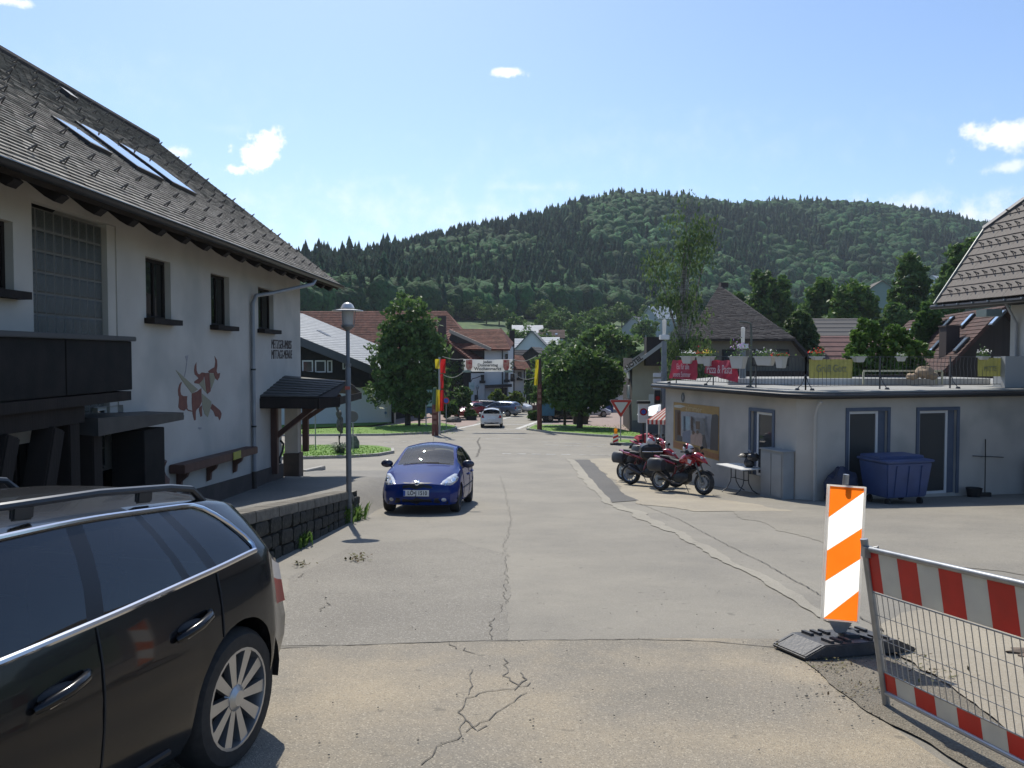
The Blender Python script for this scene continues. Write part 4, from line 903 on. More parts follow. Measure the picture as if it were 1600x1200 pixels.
    for pts, c_ in [([(270, 400), (385, 410), (385, 620), (270, 600)], 'sky'), ([(285, 400), (318, 405), (318, 640), (285, 640)], 'navy'), ([(480, 480), (545, 485), (540, 610), (480, 600)], 'brown'), ([(735, 380), (800, 370), (835, 400), (825, 945), (700, 925), (715, 500)], 'dark'),
                    ([(270, 660), (390, 620), (400, 790), (380, 830), (280, 800)], 'blueg'), ([(190, 700), (270, 720), (270, 800), (180, 790)], 'dark'), ([(390, 720), (430, 660), (560, 670), (590, 720), (570, 880), (400, 830)], 'skin'), ([(575, 700), (620, 690), (660, 910), (585, 900)], 'dark')]: pc(pts, c_, 2)
    pc([(415, 650), (440, 625), (470, 650), (450, 690), (425, 690)], 'brown', 3); pc([(485, 640), (505, 620), (525, 650), (515, 685), (490, 680)], 'brown', 3); pc([(140, 230), (240, 225), (320, 250), (240, 275), (140, 262)], 'cream', 2)
    text('zimmer', .26, 'lettering', mat('poster_text', (.55, .42, .22), rough=.5), po, frame_m(wall1(1084.5, 639, .018), U1, Zv) @ Matrix.Rotation(R(-1), 4, 'Z'), ext=.001, sx=1.25)
    # railing
    rl = thing('terrace_railing', 'dark iron railing with thin balusters along the roof terrace edge', 'railing', (7.6, 20.9, .65))
    A_, B_, C_ = Vector((5.32, 25.9, .645)), Vector((7.62, 20.75, .645)), Vector((14.2, 22.5, .645)); up = Vector((0, 0, 1))
    im = mat('dark_iron', (.07, .07, .072), rough=.6, metal=.2)
    bal = MB(); bal.tube([(0, 0, .1), (0, 0, .45), (.0, .03, .6), (0, 0, .84)], .0055, 5, cap=False); bme = meshof(bal, 'baluster', im)
    for a, b, sp in ((A_, B_, .125), (B_, C_, .125)):
        d = (b-a); L_ = d.length; d.normalize(); k = 0
        for z in (.10, .86): s = MB(); s.bar(a+up*z, b+up*z, .02, .018); s.build('rail', im, rl)
        x = sp
        while x < L_: instw('baluster', rl, bme, frame_m(a+d*x, d, up.cross(d))); x += sp
        npst = max(2, round(L_/2.2))
        for k in range(npst+1):
            p = a+d*(L_*k/npst); s = MB(); s.bar(p, p+up*.88, .032); s.build('post', im, rl)
            q = p+d.cross(up)*.28; s = MB(); s.tube([p+up*.42, p+d.cross(up)*.1+up*.2, q+up*.03], .012, 5); s.build('post_brace', im, rl)
            s = MB(); s.lathe([(.001, .06), (.05, .05), (.06, 0)], q, n=10); s.build('foot', im, rl)
    # banners
    def banner(quad, P0, n, label, m_, lines, tmat, sizes, sag=.03, sh=0):
        P = [hit(px, py, P0, n) for px, py in quad]; t_ = thing('banner', label, 'banner', P[0]); s = MB(); nx, ny = 14, 7; vs = []
        for j in range(ny+1):
            for i in range(nx+1):
                u, v = i/nx, j/ny; p = P[0].lerp(P[1], u).lerp(P[3].lerp(P[2], u), v); wv = sag*math.sin(u*9+v*3)+sag*.6*math.sin(u*23+v*7+1)
                vs.append(p+n*(wv+.05)+Vector((0, 0, -sag*.8*abs(math.sin(u*math.pi*3))*(1-v))))
        s.add(vs, [(j*(nx+1)+i, j*(nx+1)+i+1, (j+1)*(nx+1)+i+1, (j+1)*(nx+1)+i) for j in range(ny) for i in range(nx)]); s.build('cloth', m_, t_, smooth=True, fix=False)
        U = (P[1]-P[0]).normalized()
        for (txt, f, sx), sz in zip(lines, sizes):
            c = P[0].lerp(P[1], .5).lerp(P[3].lerp(P[2], .5), f); text(txt, sz, 'lettering', tmat, t_, frame_m(c+n*(.055+sag*1.7), U, (0, 0, 1)), ext=.002, sx=sx)
        return t_
    dA = (B_-A_).normalized(); nA = dA.cross(up); dB = (C_-B_).normalized(); nB = dB.cross(up)
    redc = mat('red_banner_cloth', (.42, .035, .07), (.34, .03, .06), scale=3, rough=.6, trans=.3); yel = mat('yellow_banner_cloth', (.21, .21, .065), (.17, .175, .06), scale=3, rough=.7, trans=.3)
    wt = mat('banner_white_print', (.62, .5, .5), rough=.7); gt = mat('banner_grey_print', (.13, .15, .12), rough=.7)
    banner([(1054, 562), (1093, 562), (1089, 594), (1048, 591)], A_+nA*.04, nA, 'left red banner with two lines of white lettering on the terrace railing', redc, [('Eis für alle', .36, .62), ('unsere Sommer', .76, .6)], wt, [.26, .24])
    banner([(1106, 562), (1155, 562), (1153, 598), (1104, 583)], A_+nA*.04, nA, 'red banner reading Pizza and Pasta under the flower pots', redc, [('Pizza & Pasta', .55, .62)], wt, [.36], sag=.04)
    banner([(1262, 561), (1330, 561), (1330, 591), (1262, 591)], B_+nB*-.05, nB, 'wide yellow banner on the middle of the terrace railing', yel, [('Grüß Gott', .5, .78)], gt, [.27], sag=.01)
    banner([(1525, 559), (1563, 559), (1563, 588), (1525, 588)], B_+nB*-.05, nB, 'small yellow banner at the house end of the terrace railing', yel, [('MITTE', .6, .8)], gt, [.2], sag=.01)
    # flower pots hung on the rail
    potm = mat('cream_plastic_pot', (.52, .50, .46), rough=.5); lf = leafmat('pot_leaves', (.05, .10, .03), (.12, .2, .06)); 
    def pot(px, P0, n, d, wdt, lab, flower, hh=.22, z=.86, plant=.2):
        c = hit(px, 560, P0, n)+n*.12; c.z = .645+z; t_ = thing('flower_pot', lab, 'flower pot', c); s = MB(); o = d
        rot = Matrix((o, n, up)).transposed(); vs = [c+rot @ Vector((x*wdt*k/2, y*.09*k, zz)) for k, zz in ((.72, -hh), (1, 0)) for x, y in ((-1, -1), (1, -1), (1, 1), (-1, 1))]
        s.add(vs, [(0, 3, 2, 1), (0, 1, 5, 4), (1, 2, 6, 5), (2, 3, 7, 6), (3, 0, 4, 7), (4, 5, 6, 7)]); s.build('pot', potm, t_, bevel=.01)
        s = MB(); s.box(c+up*.0, (wdt+.03, .22, .03), rot); s.build('rim', potm, t_)
        rng = np.random.default_rng(int(px)); V = []
        for _ in range(90):
            q = c+rot @ Vector((rng.normal(0, wdt*.32), rng.normal(0, .08), abs(rng.normal(0, plant*.5))+.02)); a = Vector(rng.normal(0, 1, 3)).normalized()*.03; b = Vector(rng.normal(0, 1, 3)).normalized()*.03; V.append([q-a, q+b, q+a, q-b])
        quads('foliage', np.array([[tuple(k) for k in q] for q in V]), lf, t_)
        if flower:
            V = []
            for _ in range(36):
                q = c+rot @ Vector((rng.normal(0, wdt*.3), rng.normal(0, .09), plant*.5+abs(rng.normal(0, plant*.3)))); a = Vector(rng.normal(0, 1, 3)).normalized()*.024; b = Vector(rng.normal(0, 1, 3)).normalized()*.024; V.append([q-a, q+b, q+a, q-b])
            quads('blossoms', np.array([[tuple(k) for k in q] for q in V]), mat('petals_'+flower[0], flower[1], rough=.6, trans=.3), t_)
    pw, pr, pp_, py_ = ('white', (.7, .68, .66)), ('red', (.6, .03, .03)), ('lilac', (.45, .25, .55)), ('yellow', (.6, .5, .08))
    pot(1080, A_, nA, dA, .55, 'cream pot with white flowers hanging over the left red banner', pw)
    pot(1102, A_, nA, dA, .38, 'narrow cream pot with red flowers between the two red banners', pr); pot(1112, A_, nA, dA, .4, 'narrow cream pot with yellow flowers left of the lilac one', py_, hh=.28)
    pot(1159, A_, nA, dA, .62, 'large cream pot with tall lilac petunias beside the lamp post', pp_, hh=.34, plant=.42)
    pot(1201, A_, nA, dA, .72, 'long cream planter with white flowers right of the lamp post', pw, hh=.24); pot(1226, A_, nA, dA, .32, 'tall slim cream pot near the railing corner', pr, hh=.3, plant=.08)
    pot(1272, B_, nB, dB, .3, 'small pot of red flowers above the wide yellow banner', pr, hh=.08); pot(1337, B_, nB, dB, .32, 'grey planter beyond the right end of the wide yellow banner', None, hh=.14, plant=.05)
    pot(1403, B_, nB, dB, .2, 'little white pot on the middle rail in front of the bright bush', pw, hh=.12, plant=.08); pot(1531, B_, nB, dB, .26, 'small pot of pale flowers above the small yellow banner', pw, hh=.08)
    # lamp-like arm on tall post
    l = thing('arm_post', 'tall thin dark post with a short bent arm on the terrace corner', 'post', at(1173, 606, 22.6)); p = at(1173, 606, 22.4); p.z = .645; top = at(1173, 504, 22.4)
    s = MB(); s.tube([p, Vector((p.x, p.y, top.z-.15)), Vector((p.x-.03, p.y, top.z-.03)), top+Vector((-.1, 0, .0)), at(1155, 503, 22.4)], .028, 8); s.build('pole', mat('weathered_pole', (.14, .15, .12), (.09, .1, .09), scale=9), l, smooth=True)
    s = MB(); s.lathe([(.03, .04), (.09, .02), (.1, 0), (.03, 0)], (p.x, p.y, p.z), n=14); s.build('base_plate', im, l)
    # low sandbox-like frame and cushion on the terrace
    b = thing('terrace_bench', 'low pale edged bench frame at the back of the terrace', 'bench', at(1405, 590, 24)); s = MB()
    a, c = at(1349, 592, 23.9), at(1472, 592, 23.9); a.z = c.z = .68
    pale = mat('pale_yellow_wood', (.5, .48, .33), rough=.6)
    for z in (.40,): s = MB(); s.bar(a+up*z, c+up*z, .05); s.build('rail', pale, b)
    for f_ in (0, .93, 1): s = MB(); q = a.lerp(c, f_); s.bar(q, q+up*.38, .045); s.build('leg', pale, b)
    s = MB(); s.bar(a+up*.25+Vector((0, .2, 0)), c+up*.25+Vector((0, .2, 0)), .3, .05); s.build('seat', M['darkwood'], b)
    s = MB(); q = at(1444, 582, 23.6); s.blob(q, (.25, .2, .17), 14, 10, nz=.4, seed=5); s.blob(q+Vector((.26, .1, -.1)), (.2, .18, .12), 12, 8, nz=.4, seed=9); s.blob(q+Vector((-.3, .1, -.12)), (.18, .18, .1), 12, 8, nz=.4, seed=11)
    tag(s.build('cushion', mat('beige_plush', (.36, .27, .18), (.26, .19, .13), scale=8, rough=.95), smooth=True), 'lumpy beige cushion lying on the low terrace bench', 'cushion')
    # things in front of the shaded wall
    gb_ = G(19.6)
    c = thing('waste_container', 'large blue waste container in the shade by the glass doors', 'container', (8.9, 19.1, gb_)); bl = mat('blue_container_plastic', (.05, .085, .21), (.042, .07, .17), scale=3, rough=.45)
    M0 = Matrix.Translation((9.35, 19.45, G(19.4))) @ Matrix.Rotation(R(14), 4, 'Z'); MW[c.name] = M0; c.matrix_world = M0; c.location = M0.to_translation(); c.rotation_euler = M0.to_euler()
    s = MB(); vs = [(x*k, y*k2, z) for k, k2, z in ((.56, .42, .2), (.64, .52, 1.05)) for x, y in ((-1, -1), (1, -1), (1, 1), (-1, 1))]; s.add(vs, [(0, 3, 2, 1), (0, 1, 5, 4), (1, 2, 6, 5), (2, 3, 7, 6), (3, 0, 4, 7), (4, 5, 6, 7)]); s.build('bin_body', bl, c, world=False, bevel=.03)
    s = MB(); s.box((0, 0, 1.08), (1.36, 1.1, .06)); s.box((0, .12, 1.14), (1.25, .75, .08)); s.build('lid', bl, c, world=False, bevel=.02)
    for x in (-.35, 0, .35): s = MB(); s.box((x, -.47, .6), (.05, .05, .75), Matrix.Rotation(R(7), 3, 'X')); s.build('rib', bl, c, world=False)
    for x in (-.45, .45):
        for y in (-.32, .32): s = MB(); s.lathe([(.001, -.025), (.09, -.025), (.09, .025), (.001, .025)], (x, y, .09), 'X', n=14); s.build('wheel', M['rubber'], c, world=False)
    c = thing('garden_tarp', 'dark blue tarpaulin heap left of the waste container', 'tarpaulin', (8.0, 19.7, gb_)); s = MB(); s.blob((8.2, 19.75, G(19.7)+.25), (.42, .32, .62), 14, 10, nz=.5, seed=4); s.build('tarpaulin', mat('dark_blue_tarp', (.03, .04, .08), (.02, .025, .05), scale=3, rough=.6), c, smooth=True)
    b = hit(1590, 760, C2, n2)+n2*.45; c = thing('storage_bin', 'tall blue storage bin at the far right of the shaded wall', 'bin', (b.x, b.y, G(b.y))); s = MB(); s.bbox((b.x+.0, b.y-.3, G(b.y)), (b.x+.6, b.y+.1, G(b.y)+.95)); s.build('bin_body', bl, c, bevel=.03); s = MB(); s.bbox((b.x-.03, b.y-.33, G(b.y)+.955), (b.x+.63, b.y+.12, G(b.y)+1.02)); s.build('lid', mat('grey_lid', (.2, .22, .25), rough=.4), c, bevel=.015)
    a = hit(1522, 762, C2, n2)+n2*.35; a.z = G(a.y); b = hit(1538, 686, C2, n2)+n2*.04; c = thing('broom', 'broom leaning against the shaded white wall', 'broom', a); s = MB(); s.tube([a+up*.12, b], .013, 7); s.build('handle', M['darkwood'], c); s = MB(); s.box(a+up*.06, (.32, .07, .12)); s.build('brush', M['black'], c, bevel=.01)
    a = hit(1505, 762, C2, n2)+n2*.35; a.z = G(a.y)+.13; c = thing('dark_bucket', 'squat dark bucket on the ground beside the broom', 'bucket', a); s = MB(); s.lathe([(.001, -.13), (.15, -.13), (.2, .12), (.185, .12), (.14, -.1), (.001, -.1)], a, n=18); s.build('bucket', M['black'], c, smooth=True)
    a, b = hit(1517, 712, C2, n2)+n2*.06, hit(1565, 714, C2, n2)+n2*.06; c = thing('wall_rail', 'thin dark horizontal rail fixed low on the shaded wall', 'rail', a); s = MB(); s.bar(a, b, .02); s.build('rail', im, c)
    # meter cabinet at the corner
    c = thing('meter_cabinet', 'grey metal meter cabinet standing against the white wall near the corner', 'cabinet', (6.9, 20.3, G(20.3))); cm = mat('grey_cabinet', (.30, .31, .31), (.25, .26, .26), scale=2, rough=.6)
    p0 = C1+n1*.02-U1*.98; z0 = G(20.6)-.05; z1 = -.93
    def bx(u0, u1, t0, t1, za, zb_, name, m_, bv=.008):
        s = MB(); rot = Matrix((U1, n1, up)).transposed(); s.box(p0+U1*(u0+u1)/2+n1*(t0+t1)/2+up*((za+zb_)/2-p0.z), (u1-u0, t1-t0, zb_-za), rot); s.build(name, m_, c, bevel=bv)
    bx(0, .95, 0, .34, z0, z1, 'cabinet_body', cm); bx(-.02, .97, -.01, .38, z1+.002, z1+.04, 'cabinet_lid', cm); bx(.05, .46, .342, .355, z0+.12, z1-.06, 'cabinet_door', cm, .004); bx(.49, .9, .342, .355, z0+.12, z1-.06, 'cabinet_door', cm, .004)
    return A_, B_, C_
TER = terrace()

def striped_awning():
    t = thing('striped_awning', 'red and white striped awning behind the corner of the white building', 'awning', at(1030, 640, 27.6))
    a, b = at(1052, 628, 27.2), at(1052, 655, 27.2); rt = at(1056, 629, 28.6); lt = at(1013, 655, 27.4); r2 = at(1056, 657, 27.0)
    T0, T1 = at(1050, 630, 28.4), at(1066, 629, 26.9); B0, B1 = at(1011, 656, 28.2), at(1052, 657, 26.9)
    rm = mat('awning_red', (.40, .06, .05), rough=.8, trans=.4); wm_ = mat('awning_white', (.60, .56, .52), rough=.8, trans=.4); n = 12
    for k in range(n):
        q = MB(); q.add([T0.lerp(T1, k/n), T0.lerp(T1, (k+1)/n), B0.lerp(B1, (k+1)/n), B0.lerp(B1, k/n)], [(0, 1, 2, 3)])
        d = Vector((0, 0, -.15)); q.add([B0.lerp(B1, k/n), B0.lerp(B1, (k+1)/n), B0.lerp(B1, (k+1)/n)+d, B0.lerp(B1, k/n)+d], [(0, 1, 2, 3)]); q.build('stripe', rm if k % 2 == 0 else wm_, t, fix=False)
    q = MB(); q.bar(B0, Vector((B0.x, B0.y, G(28))), .05); q.build('post', M['pvc'], t); q = MB(); q.bar(B0.lerp(B1, .8)+Vector((0,0,-.1)), Vector((B0.lerp(B1, .8).x, B0.lerp(B1, .8).y, G(27.2))), .05); q.build('post', M['pvc'], t)
    u = thing('parasol', 'white parasol top showing above the striped awning', 'parasol', at(1030, 650, 34)); c = at(1030, 636, 34); q = MB(); q.lathe([(.001, .12), (.35, .05), (.7, -.12), (.95, -.32)], c, n=10); q.build('canopy', M['pvc'], u, fix=False); q = MB(); q.bar(c, Vector((c.x, c.y, G(34))), .05); q.build('pole', M['pvc'], u)
striped_awning()

def tiled_house():
    t = thing('tiled_house', 'pale house with steep roof of large brown tiles above the terrace', 'house', (15, 21, .65))
    e = Vector((.15, -1, 0)).normalized(); inn = Vector((1, .15, 0)).normalized(); L0 = Vector((13.24, 25, EYE+1.6)); pit = R(54.7)
    V = inn*math.cos(pit)+Vector((0, 0, math.sin(pit))); n = e.cross(V); n = n if n.z > 0 else -n
    P = lambda u, v, h=0: L0+e*u+V*v+n*h
    tm = mat('big_roof_tile', (.125, .105, .095), (.09, .078, .072), scale=5, rough=.75, bump=.4, bscale=18, c3=(.16, .15, .13), s3=6, spec=.3)
    s = MB(); s.slab([P(-.05, 0, -.03), P(11, 0, -.03), P(11, 7, -.03), P(4.6, 7, -.03), P(-.05, 2.95, -.03)], .12, nrm=n); s.build('roof_deck', M['darkwood'], t)
    pit_ = .30; tw = .34; tmesh = MB(); x, y = tw*.985/2, pit_
    tmesh.add([(-x, 0, .030), (x, 0, .030), (x, y+.02, .004), (-x, y+.02, .004), (-x, 0, -.004), (x, 0, -.004), (-x+.02, -.006, .028), (x-.02, -.006, .028)], [(0, 1, 2, 3), (4, 5, 1, 0), (1, 5, 2), (0, 3, 4)])
    me = meshof(tmesh, 'roof_tile', tm); FM = frame_m((0, 0, 0), e, V); FMz = FM.to_3x3() @ Vector((0, 0, 1)); sgn = 1 if FMz.dot(n) > 0 else -1
    if sgn < 0: FM = FM @ Matrix.Diagonal((1, 1, -1, 1))
    rnd = random.Random(3); cnt = 0; rest = MB(); gme = guard_mesh(.13)
    for r in range(23):
        v = .02+r*pit_; u0 = 0 if v < 2.8 else (v-2.8)/.88; k = 0
        u = u0-(.17 if r % 2 else 0)
        while u < 10.8:
            uc = u+tw/2
            if uc > u0-.02:
                if uc < 4.3+r*.0 and cnt < 300 and r < 17:
                    instw('roof_tile', t, me, Matrix.Translation(P(max(uc, u0+.1), v+rnd.uniform(-.004, .004), .006+rnd.uniform(0, .004))) @ FM @ Matrix.Rotation(rnd.uniform(-.008, .008), 4, 'Z')); cnt += 1
                    if r % 2 == 1 and uc > .2: instw('snow_guard', t, gme, Matrix.Translation(P(uc, v+.10, .03)) @ FM)
                else:
                    a = [P(uc-x, v, .03), P(uc+x, v, .03), P(uc+x, v+y+.02, .004), P(uc-x, v+y+.02, .004), P(uc-x, v, -.01), P(uc+x, v, -.01)]; rest.add(a, [(0, 1, 2, 3), (4, 5, 1, 0)])
            u += tw
    rest.build('roof_tiles', tm, t, fix=False, kind='stuff')
    s = MB(); s.bar(P(-.06, -.03, .03), P(-.06, 2.85, .03), .035, .09, up=n); s.build('verge_strip', mat('pale_verge_metal', (.4, .41, .38), rough=.4, metal=.5), t)
    s = MB(); s.bar(P(-.12, 2.9, .05), P(4.6, 7.05, .05), .16, .06, up=n); s.build('hip_cap', mat('hip_cap', (.10, .10, .11), rough=.6), t)
    s = MB(); a, b = P(-.2, 2.95, 0), P(4.6, 7, 0); s.slab([a, b, b+inn*1+Vector((-.5, .5, -.1)), a+inn*4.5+Vector((0, .2, -.1))], .1); s.build('hip_roof', tm, t)
    s = MB(); s.tube([P(-.3, -.06, -.08), P(11, -.06, -.08)], .07, 8); s.build('gutter', M['metal_dark'], t, smooth=True)
    for k in range(9): s = MB(); s.box(P(.35+k*.62, -.07, .0), (.05, .05, .035)); s.build('gutter_bracket', M['metal_grey'], t)
    s = MB(); q = inn*.95; s.slab([P(-.1, 0, -.18), P(11, 0, -.18), P(11, 0, -.18)+q, P(-.1, 0, -.18)+q], .04); s.build('soffit', M['blackwood'], t)
    w0 = L0+e*2.02+inn*.85; zb = -3.0
    w = MB(); a = Vector((w0.x, w0.y, zb)); b = a+e*9; H = 5.98
    w.add([a, b, b+Vector((0, 0, H)), a+Vector((0, 0, H))], [(0, 1, 2, 3)]); c = a+inn*6; w.add([a, a+Vector((0, 0, H)), a+inn*3+Vector((0, 0, H+4)), c+Vector((0, 0, H)), c], [(0, 1, 2, 3, 4)]); w.build('wall', M['white'], t, fix=False)
    s = MB(); q = at(1547, 489, 22.5); s.bbox((q.x-.22, q.y-.2, q.z-.1), (q.x+.22, q.y+.3, q.z+.1)); s.build('eave_box', mat('grey_box', (.12, .15, .14), rough=.5), t)
    s = MB(); s.tube([P(2.3, -.02, -.1), P(2.3, .2, -.35), w0+e*.3-inn*.06+Vector((0, 0, -.7)), Vector(((w0+e*.3-inn*.06).x, (w0+e*.3-inn*.06).y, .66))], .04, 8); s.build('downpipe', M['pipe'], t, smooth=True)
    s = MB(); q = at(1572, 588, 22.2); s.bbox((q.x-.06, q.y-.05, .65), (q.x+.5, q.y+.5, 1.52)); s.build('wall_pier', mat('pier', (.33, .34, .34), rough=.8), t)
tiled_house()

# ------------------------------------------------------------------ generic house
def house(label, c, L_, D, zb, h, rh, rot, wallm, roofm, wins=(), chim=None, ov=.5, hip=0, name='house', cat='house', tile=0, pitch=.35, sky=(), balcony=None, frame=None, group=None):
    """L_ along the ridge (local x), D across; wins: (face, u, z, w, h) with face f/b/l/r"""
    t = thing(name, label, cat, (c[0], c[1], zb), R(rot), group); hl, hd = L_/2, D/2
    w = MB(); w.add([(-hl, -hd, -2), (hl, -hd, -2), (hl, hd, -2), (-hl, hd, -2), (-hl, -hd, h), (hl, -hd, h), (hl, hd, h), (-hl, hd, h)]+([(-hl, 0, h+rh), (hl, 0, h+rh)] if not hip else []),
                     [(0, 1, 5, 4), (2, 3, 7, 6)]+([(1, 2, 6, 9, 5), (3, 0, 4, 8, 7)] if not hip else [(1, 2, 6, 5), (3, 0, 4, 7)])); w.build('wall', wallm, t, world=False, fix=False)
    sl = math.hypot(hd+ov, rh*(hd+ov)/hd); V1 = Vector((0, hd, rh)).normalized(); V2 = Vector((0, -hd, rh)).normalized(); k = rh*ov/hd
    s = MB(); ho = hl+ov
    for V_, y, u in ((V1, -1, Vector((1, 0, 0))), (V2, 1, Vector((-1, 0, 0)))):
        O = Vector((-ho*u.x, y*(hd+ov), h-k+.02)); q = [(0, 0), (2*ho, 0), (2*ho-hip, sl), (hip, sl)]; n = u.cross(V_).normalized(); n = n if n.z > 0 else -n
        s.slab([O+u*a+V_*b for a, b in q], .14, nrm=n); courses(s, O, u, V_, q, pitch, .03, tile=tile)
    if hip:
        top = h+rh
        for sx in (-1, 1): s.slab([Vector((sx*ho, -hd-ov, h-k+.02)), Vector((sx*ho, hd+ov, h-k+.02)), Vector((sx*(ho-hip), 0, top+.02))], .1)
    s.build('roof', roofm, t, world=False, fix=False)
    for (f, u, z, ww, hh) in wins:
        m_ = {'f': ((u, -hd, z), 0), 'b': ((u, hd, z), 0), 'l': ((-hl, u, z), 1), 'r': ((hl, u, z), 1)}[f]; (x, y, z_), ax = m_
        s = MB(); s.box((x, y, z_), (ww, .1, hh) if not ax else (.1, ww, hh)); fo = s.build('window', frame or M['pvc'], t, world=False)
        s = MB(); s.box((x, y, z_), (ww-.16, .14, hh-.16) if not ax else (.14, ww-.16, hh-.16)); s.build('pane', M['win_far'], fo, world=False)
    for (u, v, ww, hh) in sky:
        for yy, V_ in ((-1, V1),):
            p = Vector((u, -(hd+ov), h-k))+V_*v; n = Vector((1, 0, 0)).cross(V_); s = MB(); rot_ = Matrix((Vector((1, 0, 0)), V_, n)).transposed(); s.box(p+n*.09, (ww, hh, .08), rot_); s.build('skylight', M['sky_pane'], t, world=False)
    if chim: s = MB(); x, y, z0, z1, q = chim; s.box((x, y, (z0+z1)/2), (q, q*.8, z1-z0)); s.box((x, y, z1+.04), (q*1.15, q*.95, .08)); s.build('chimney', M['chim'], t, world=False)
    if balcony: s = MB(); f, u, z, ww = balcony; s.box((u, -hd-.7, z+.5), (ww, .08, 1.0)); s.box((u, -hd-.35, z), (ww, .7, .14)); s.build('balcony', M['darkwood'], t, world=False)
    return t
M['win_far'] = mat('far_window_glass', (.03, .035, .045), rough=.08, spec=.8); M['sky_pane'] = mat('roof_window_glass', (.25, .32, .42), rough=.1, spec=1, coat=1); M['chim'] = mat('dark_chimney', (.05, .035, .032), rough=.8)
M['grey_wall'] = mat('far_grey_wall', (.40, .41, .43), rough=.9); M['white_far'] = mat('far_white_wall', (.62, .63, .63), rough=.9)
M['brown_wall'] = mat('dark_timber_gable', (.035, .025, .022), (.022, .017, .015), scale=1, rough=.8, stretch=(6, 6, .3))

def big_houses():
    # brown roofed house with skylights on the right
    t = thing('skylight_house', 'house with long brown tiled roof and five slanting skylights', 'house', (24, 40, -3))
    r = Vector((.22, .975, 0)).normalized(); dn = Vector((-.975, .22, 0)).normalized(); top = Vector((24.2, 39.5, EYE+2.35)); V = (-dn*math.cos(R(50))+Vector((0, 0, math.sin(R(50))))); sl = 4.1; eav = top-V*sl
    n = r.cross(V); n = n if n.z > 0 else -n
    s = MB(); s.slab([eav, eav+r*18, eav+r*18+V*sl, eav+V*sl], .15, nrm=n); s.slab([top, top+r*18, top+r*18-dn*5+Vector((0, 0, -5)), top-dn*5+Vector((0, 0, -5))], .15); courses(s, eav, r, V, [(0, 0), (18, 0), (18, sl), (0, sl)], .27, .03, tile=.5); s.build('roof', M['tile_brown'], t, fix=False)
    w = MB(); o = top+r*.6; a = o+dn*2.3; b = o-dn*4.5
    w.add([Vector((a.x, a.y, -6)), Vector((b.x, b.y, -6)), Vector((b.x, b.y, EYE-2)), o+Vector((0, 0, -.2)), Vector((a.x, a.y, EYE-.5))], [(0, 1, 2, 3, 4)]); w.add([Vector((a.x, a.y, -6)), Vector((a.x, a.y, EYE-.5)), Vector((a.x, a.y, EYE-.5))+r*17, Vector((a.x, a.y, -6))+r*17], [(0, 1, 2, 3)]); w.build('wall', M['brown_wall'], t, fix=False)
    P0 = eav+n*.05
    for (x0, x1, yt, yb) in ((1422, 1437, 506, 516), (1443, 1460, 503, 514), (1472, 1491, 500, 511), (1502, 1523, 496, 508), (1550, 1571, 493, 503), (1452, 1472, 537, 548), (1495, 1512, 535, 544)):
        c = hit((x0+x1)/2, (yt+yb)/2, P0, n); s = MB(); s.box(c+n*.06, (.55, .95, .10), Matrix((r, V, n)).transposed()); f = s.build('skylight', M['metal_dark'], t); s = MB(); s.box(c+n*.115, (.42, .8, .02), Matrix((r, V, n)).transposed()); s.build('pane', M['sky_pane'], f)
    c = hit(1483, 545, P0, n); s = MB(); s.bbox((c.x-.35, c.y-.35, c.z-1), (c.x+.35, c.y+.35, at(1483, 511, c.y).z)); s.box((c.x, c.y, at(1483, 511, c.y).z+.04), (.8, .8, .08)); s.build('chimney', M['chim'], t)
    # dark half hipped house behind the birch
    t = thing('hipped_house', 'large old house with dark grey shingled half hipped roof', 'house', (14, 50, G(48)))
    ap, bk = Vector((14.1, 54, EYE+4.64)), Vector((19.3, 72, EYE+4.64)); eL, eR = Vector((10.4, 48, EYE+.98)), Vector((17.0, 48, EYE+.98)); lR, lL = Vector((20.6, 48, EYE-2.9)), Vector((10.25, 48, EYE+.8)); sh = Vector((6.6, 18+6, 0))
    s = MB()
    U = (eR-eL).normalized(); Vv = (ap-(eL+eR)/2); Vv = (Vv-U*Vv.dot(U)); vl = Vv.length; wdt = (eR-eL).length
    s.slab([eL, eR, ap], .15); courses(s, eL, U, Vv, [(0, 0), (wdt, 0), (wdt/2+.2, vl)], .15, .022, tile=.26, jit=.04)
    s.build('hip_roof', M['shingle_dark'], t, fix=False); s = MB(); s.slab([lR, lR+sh, bk, ap, eR], .15); s.slab([ap, bk, lL+sh, lL, eL], .15); s.build('side_roof', M['shingle_dark'], t)
    w = MB(); y = 48.7; w.add([(8.6, y, -6), (18.6, y, -6), (18.6, y, EYE-1.2), (16.9, y, EYE+.9), (10.5, y, EYE+.9), (9.4, y, EYE-1.2)], [(0, 1, 2, 3, 4, 5)]); w.build('wall', mat('greyish_ochre_wall', (.20, .18, .145), (.16, .145, .12), scale=.8, rough=.9), t, fix=False)
    for x in (11.6, 13.2, 15.0, 16.4):
        s = MB(); s.box((x, y, EYE-.15), (.85, .12, 1.0)); f = s.build('window', M['brown_wall'], t); s = MB(); s.box((x, y-.02, EYE-.15), (.7, .12, .85)); s.build('pane', M['win_far'], f)
    s = MB(); s.bbox((9, 47.6, EYE-1.75), (18.4, 48.6, EYE-.95)); s.build('balcony', M['brown_wall'], t)
    s = MB(); s.box(ap+Vector((.2, .3, .1)), (.5, .6, .3)); s.build('ridge_end', M['chim'], t)
    # beige house with carved verge board beside the birch
    t = thing('beige_house', 'beige gable house with dark eaves behind the parked motorcycles', 'house', (8.5, 54, G(54)))
    w = MB(); w.add([(8.12, 54, -6), (15, 54, -6), (15, 54, EYE+3.8), (11.6, 54, EYE+2.2), (8.12, 54, EYE-.25)], [(0, 1, 2, 3, 4)]); w.build('wall', M['beige'], t, fix=False)
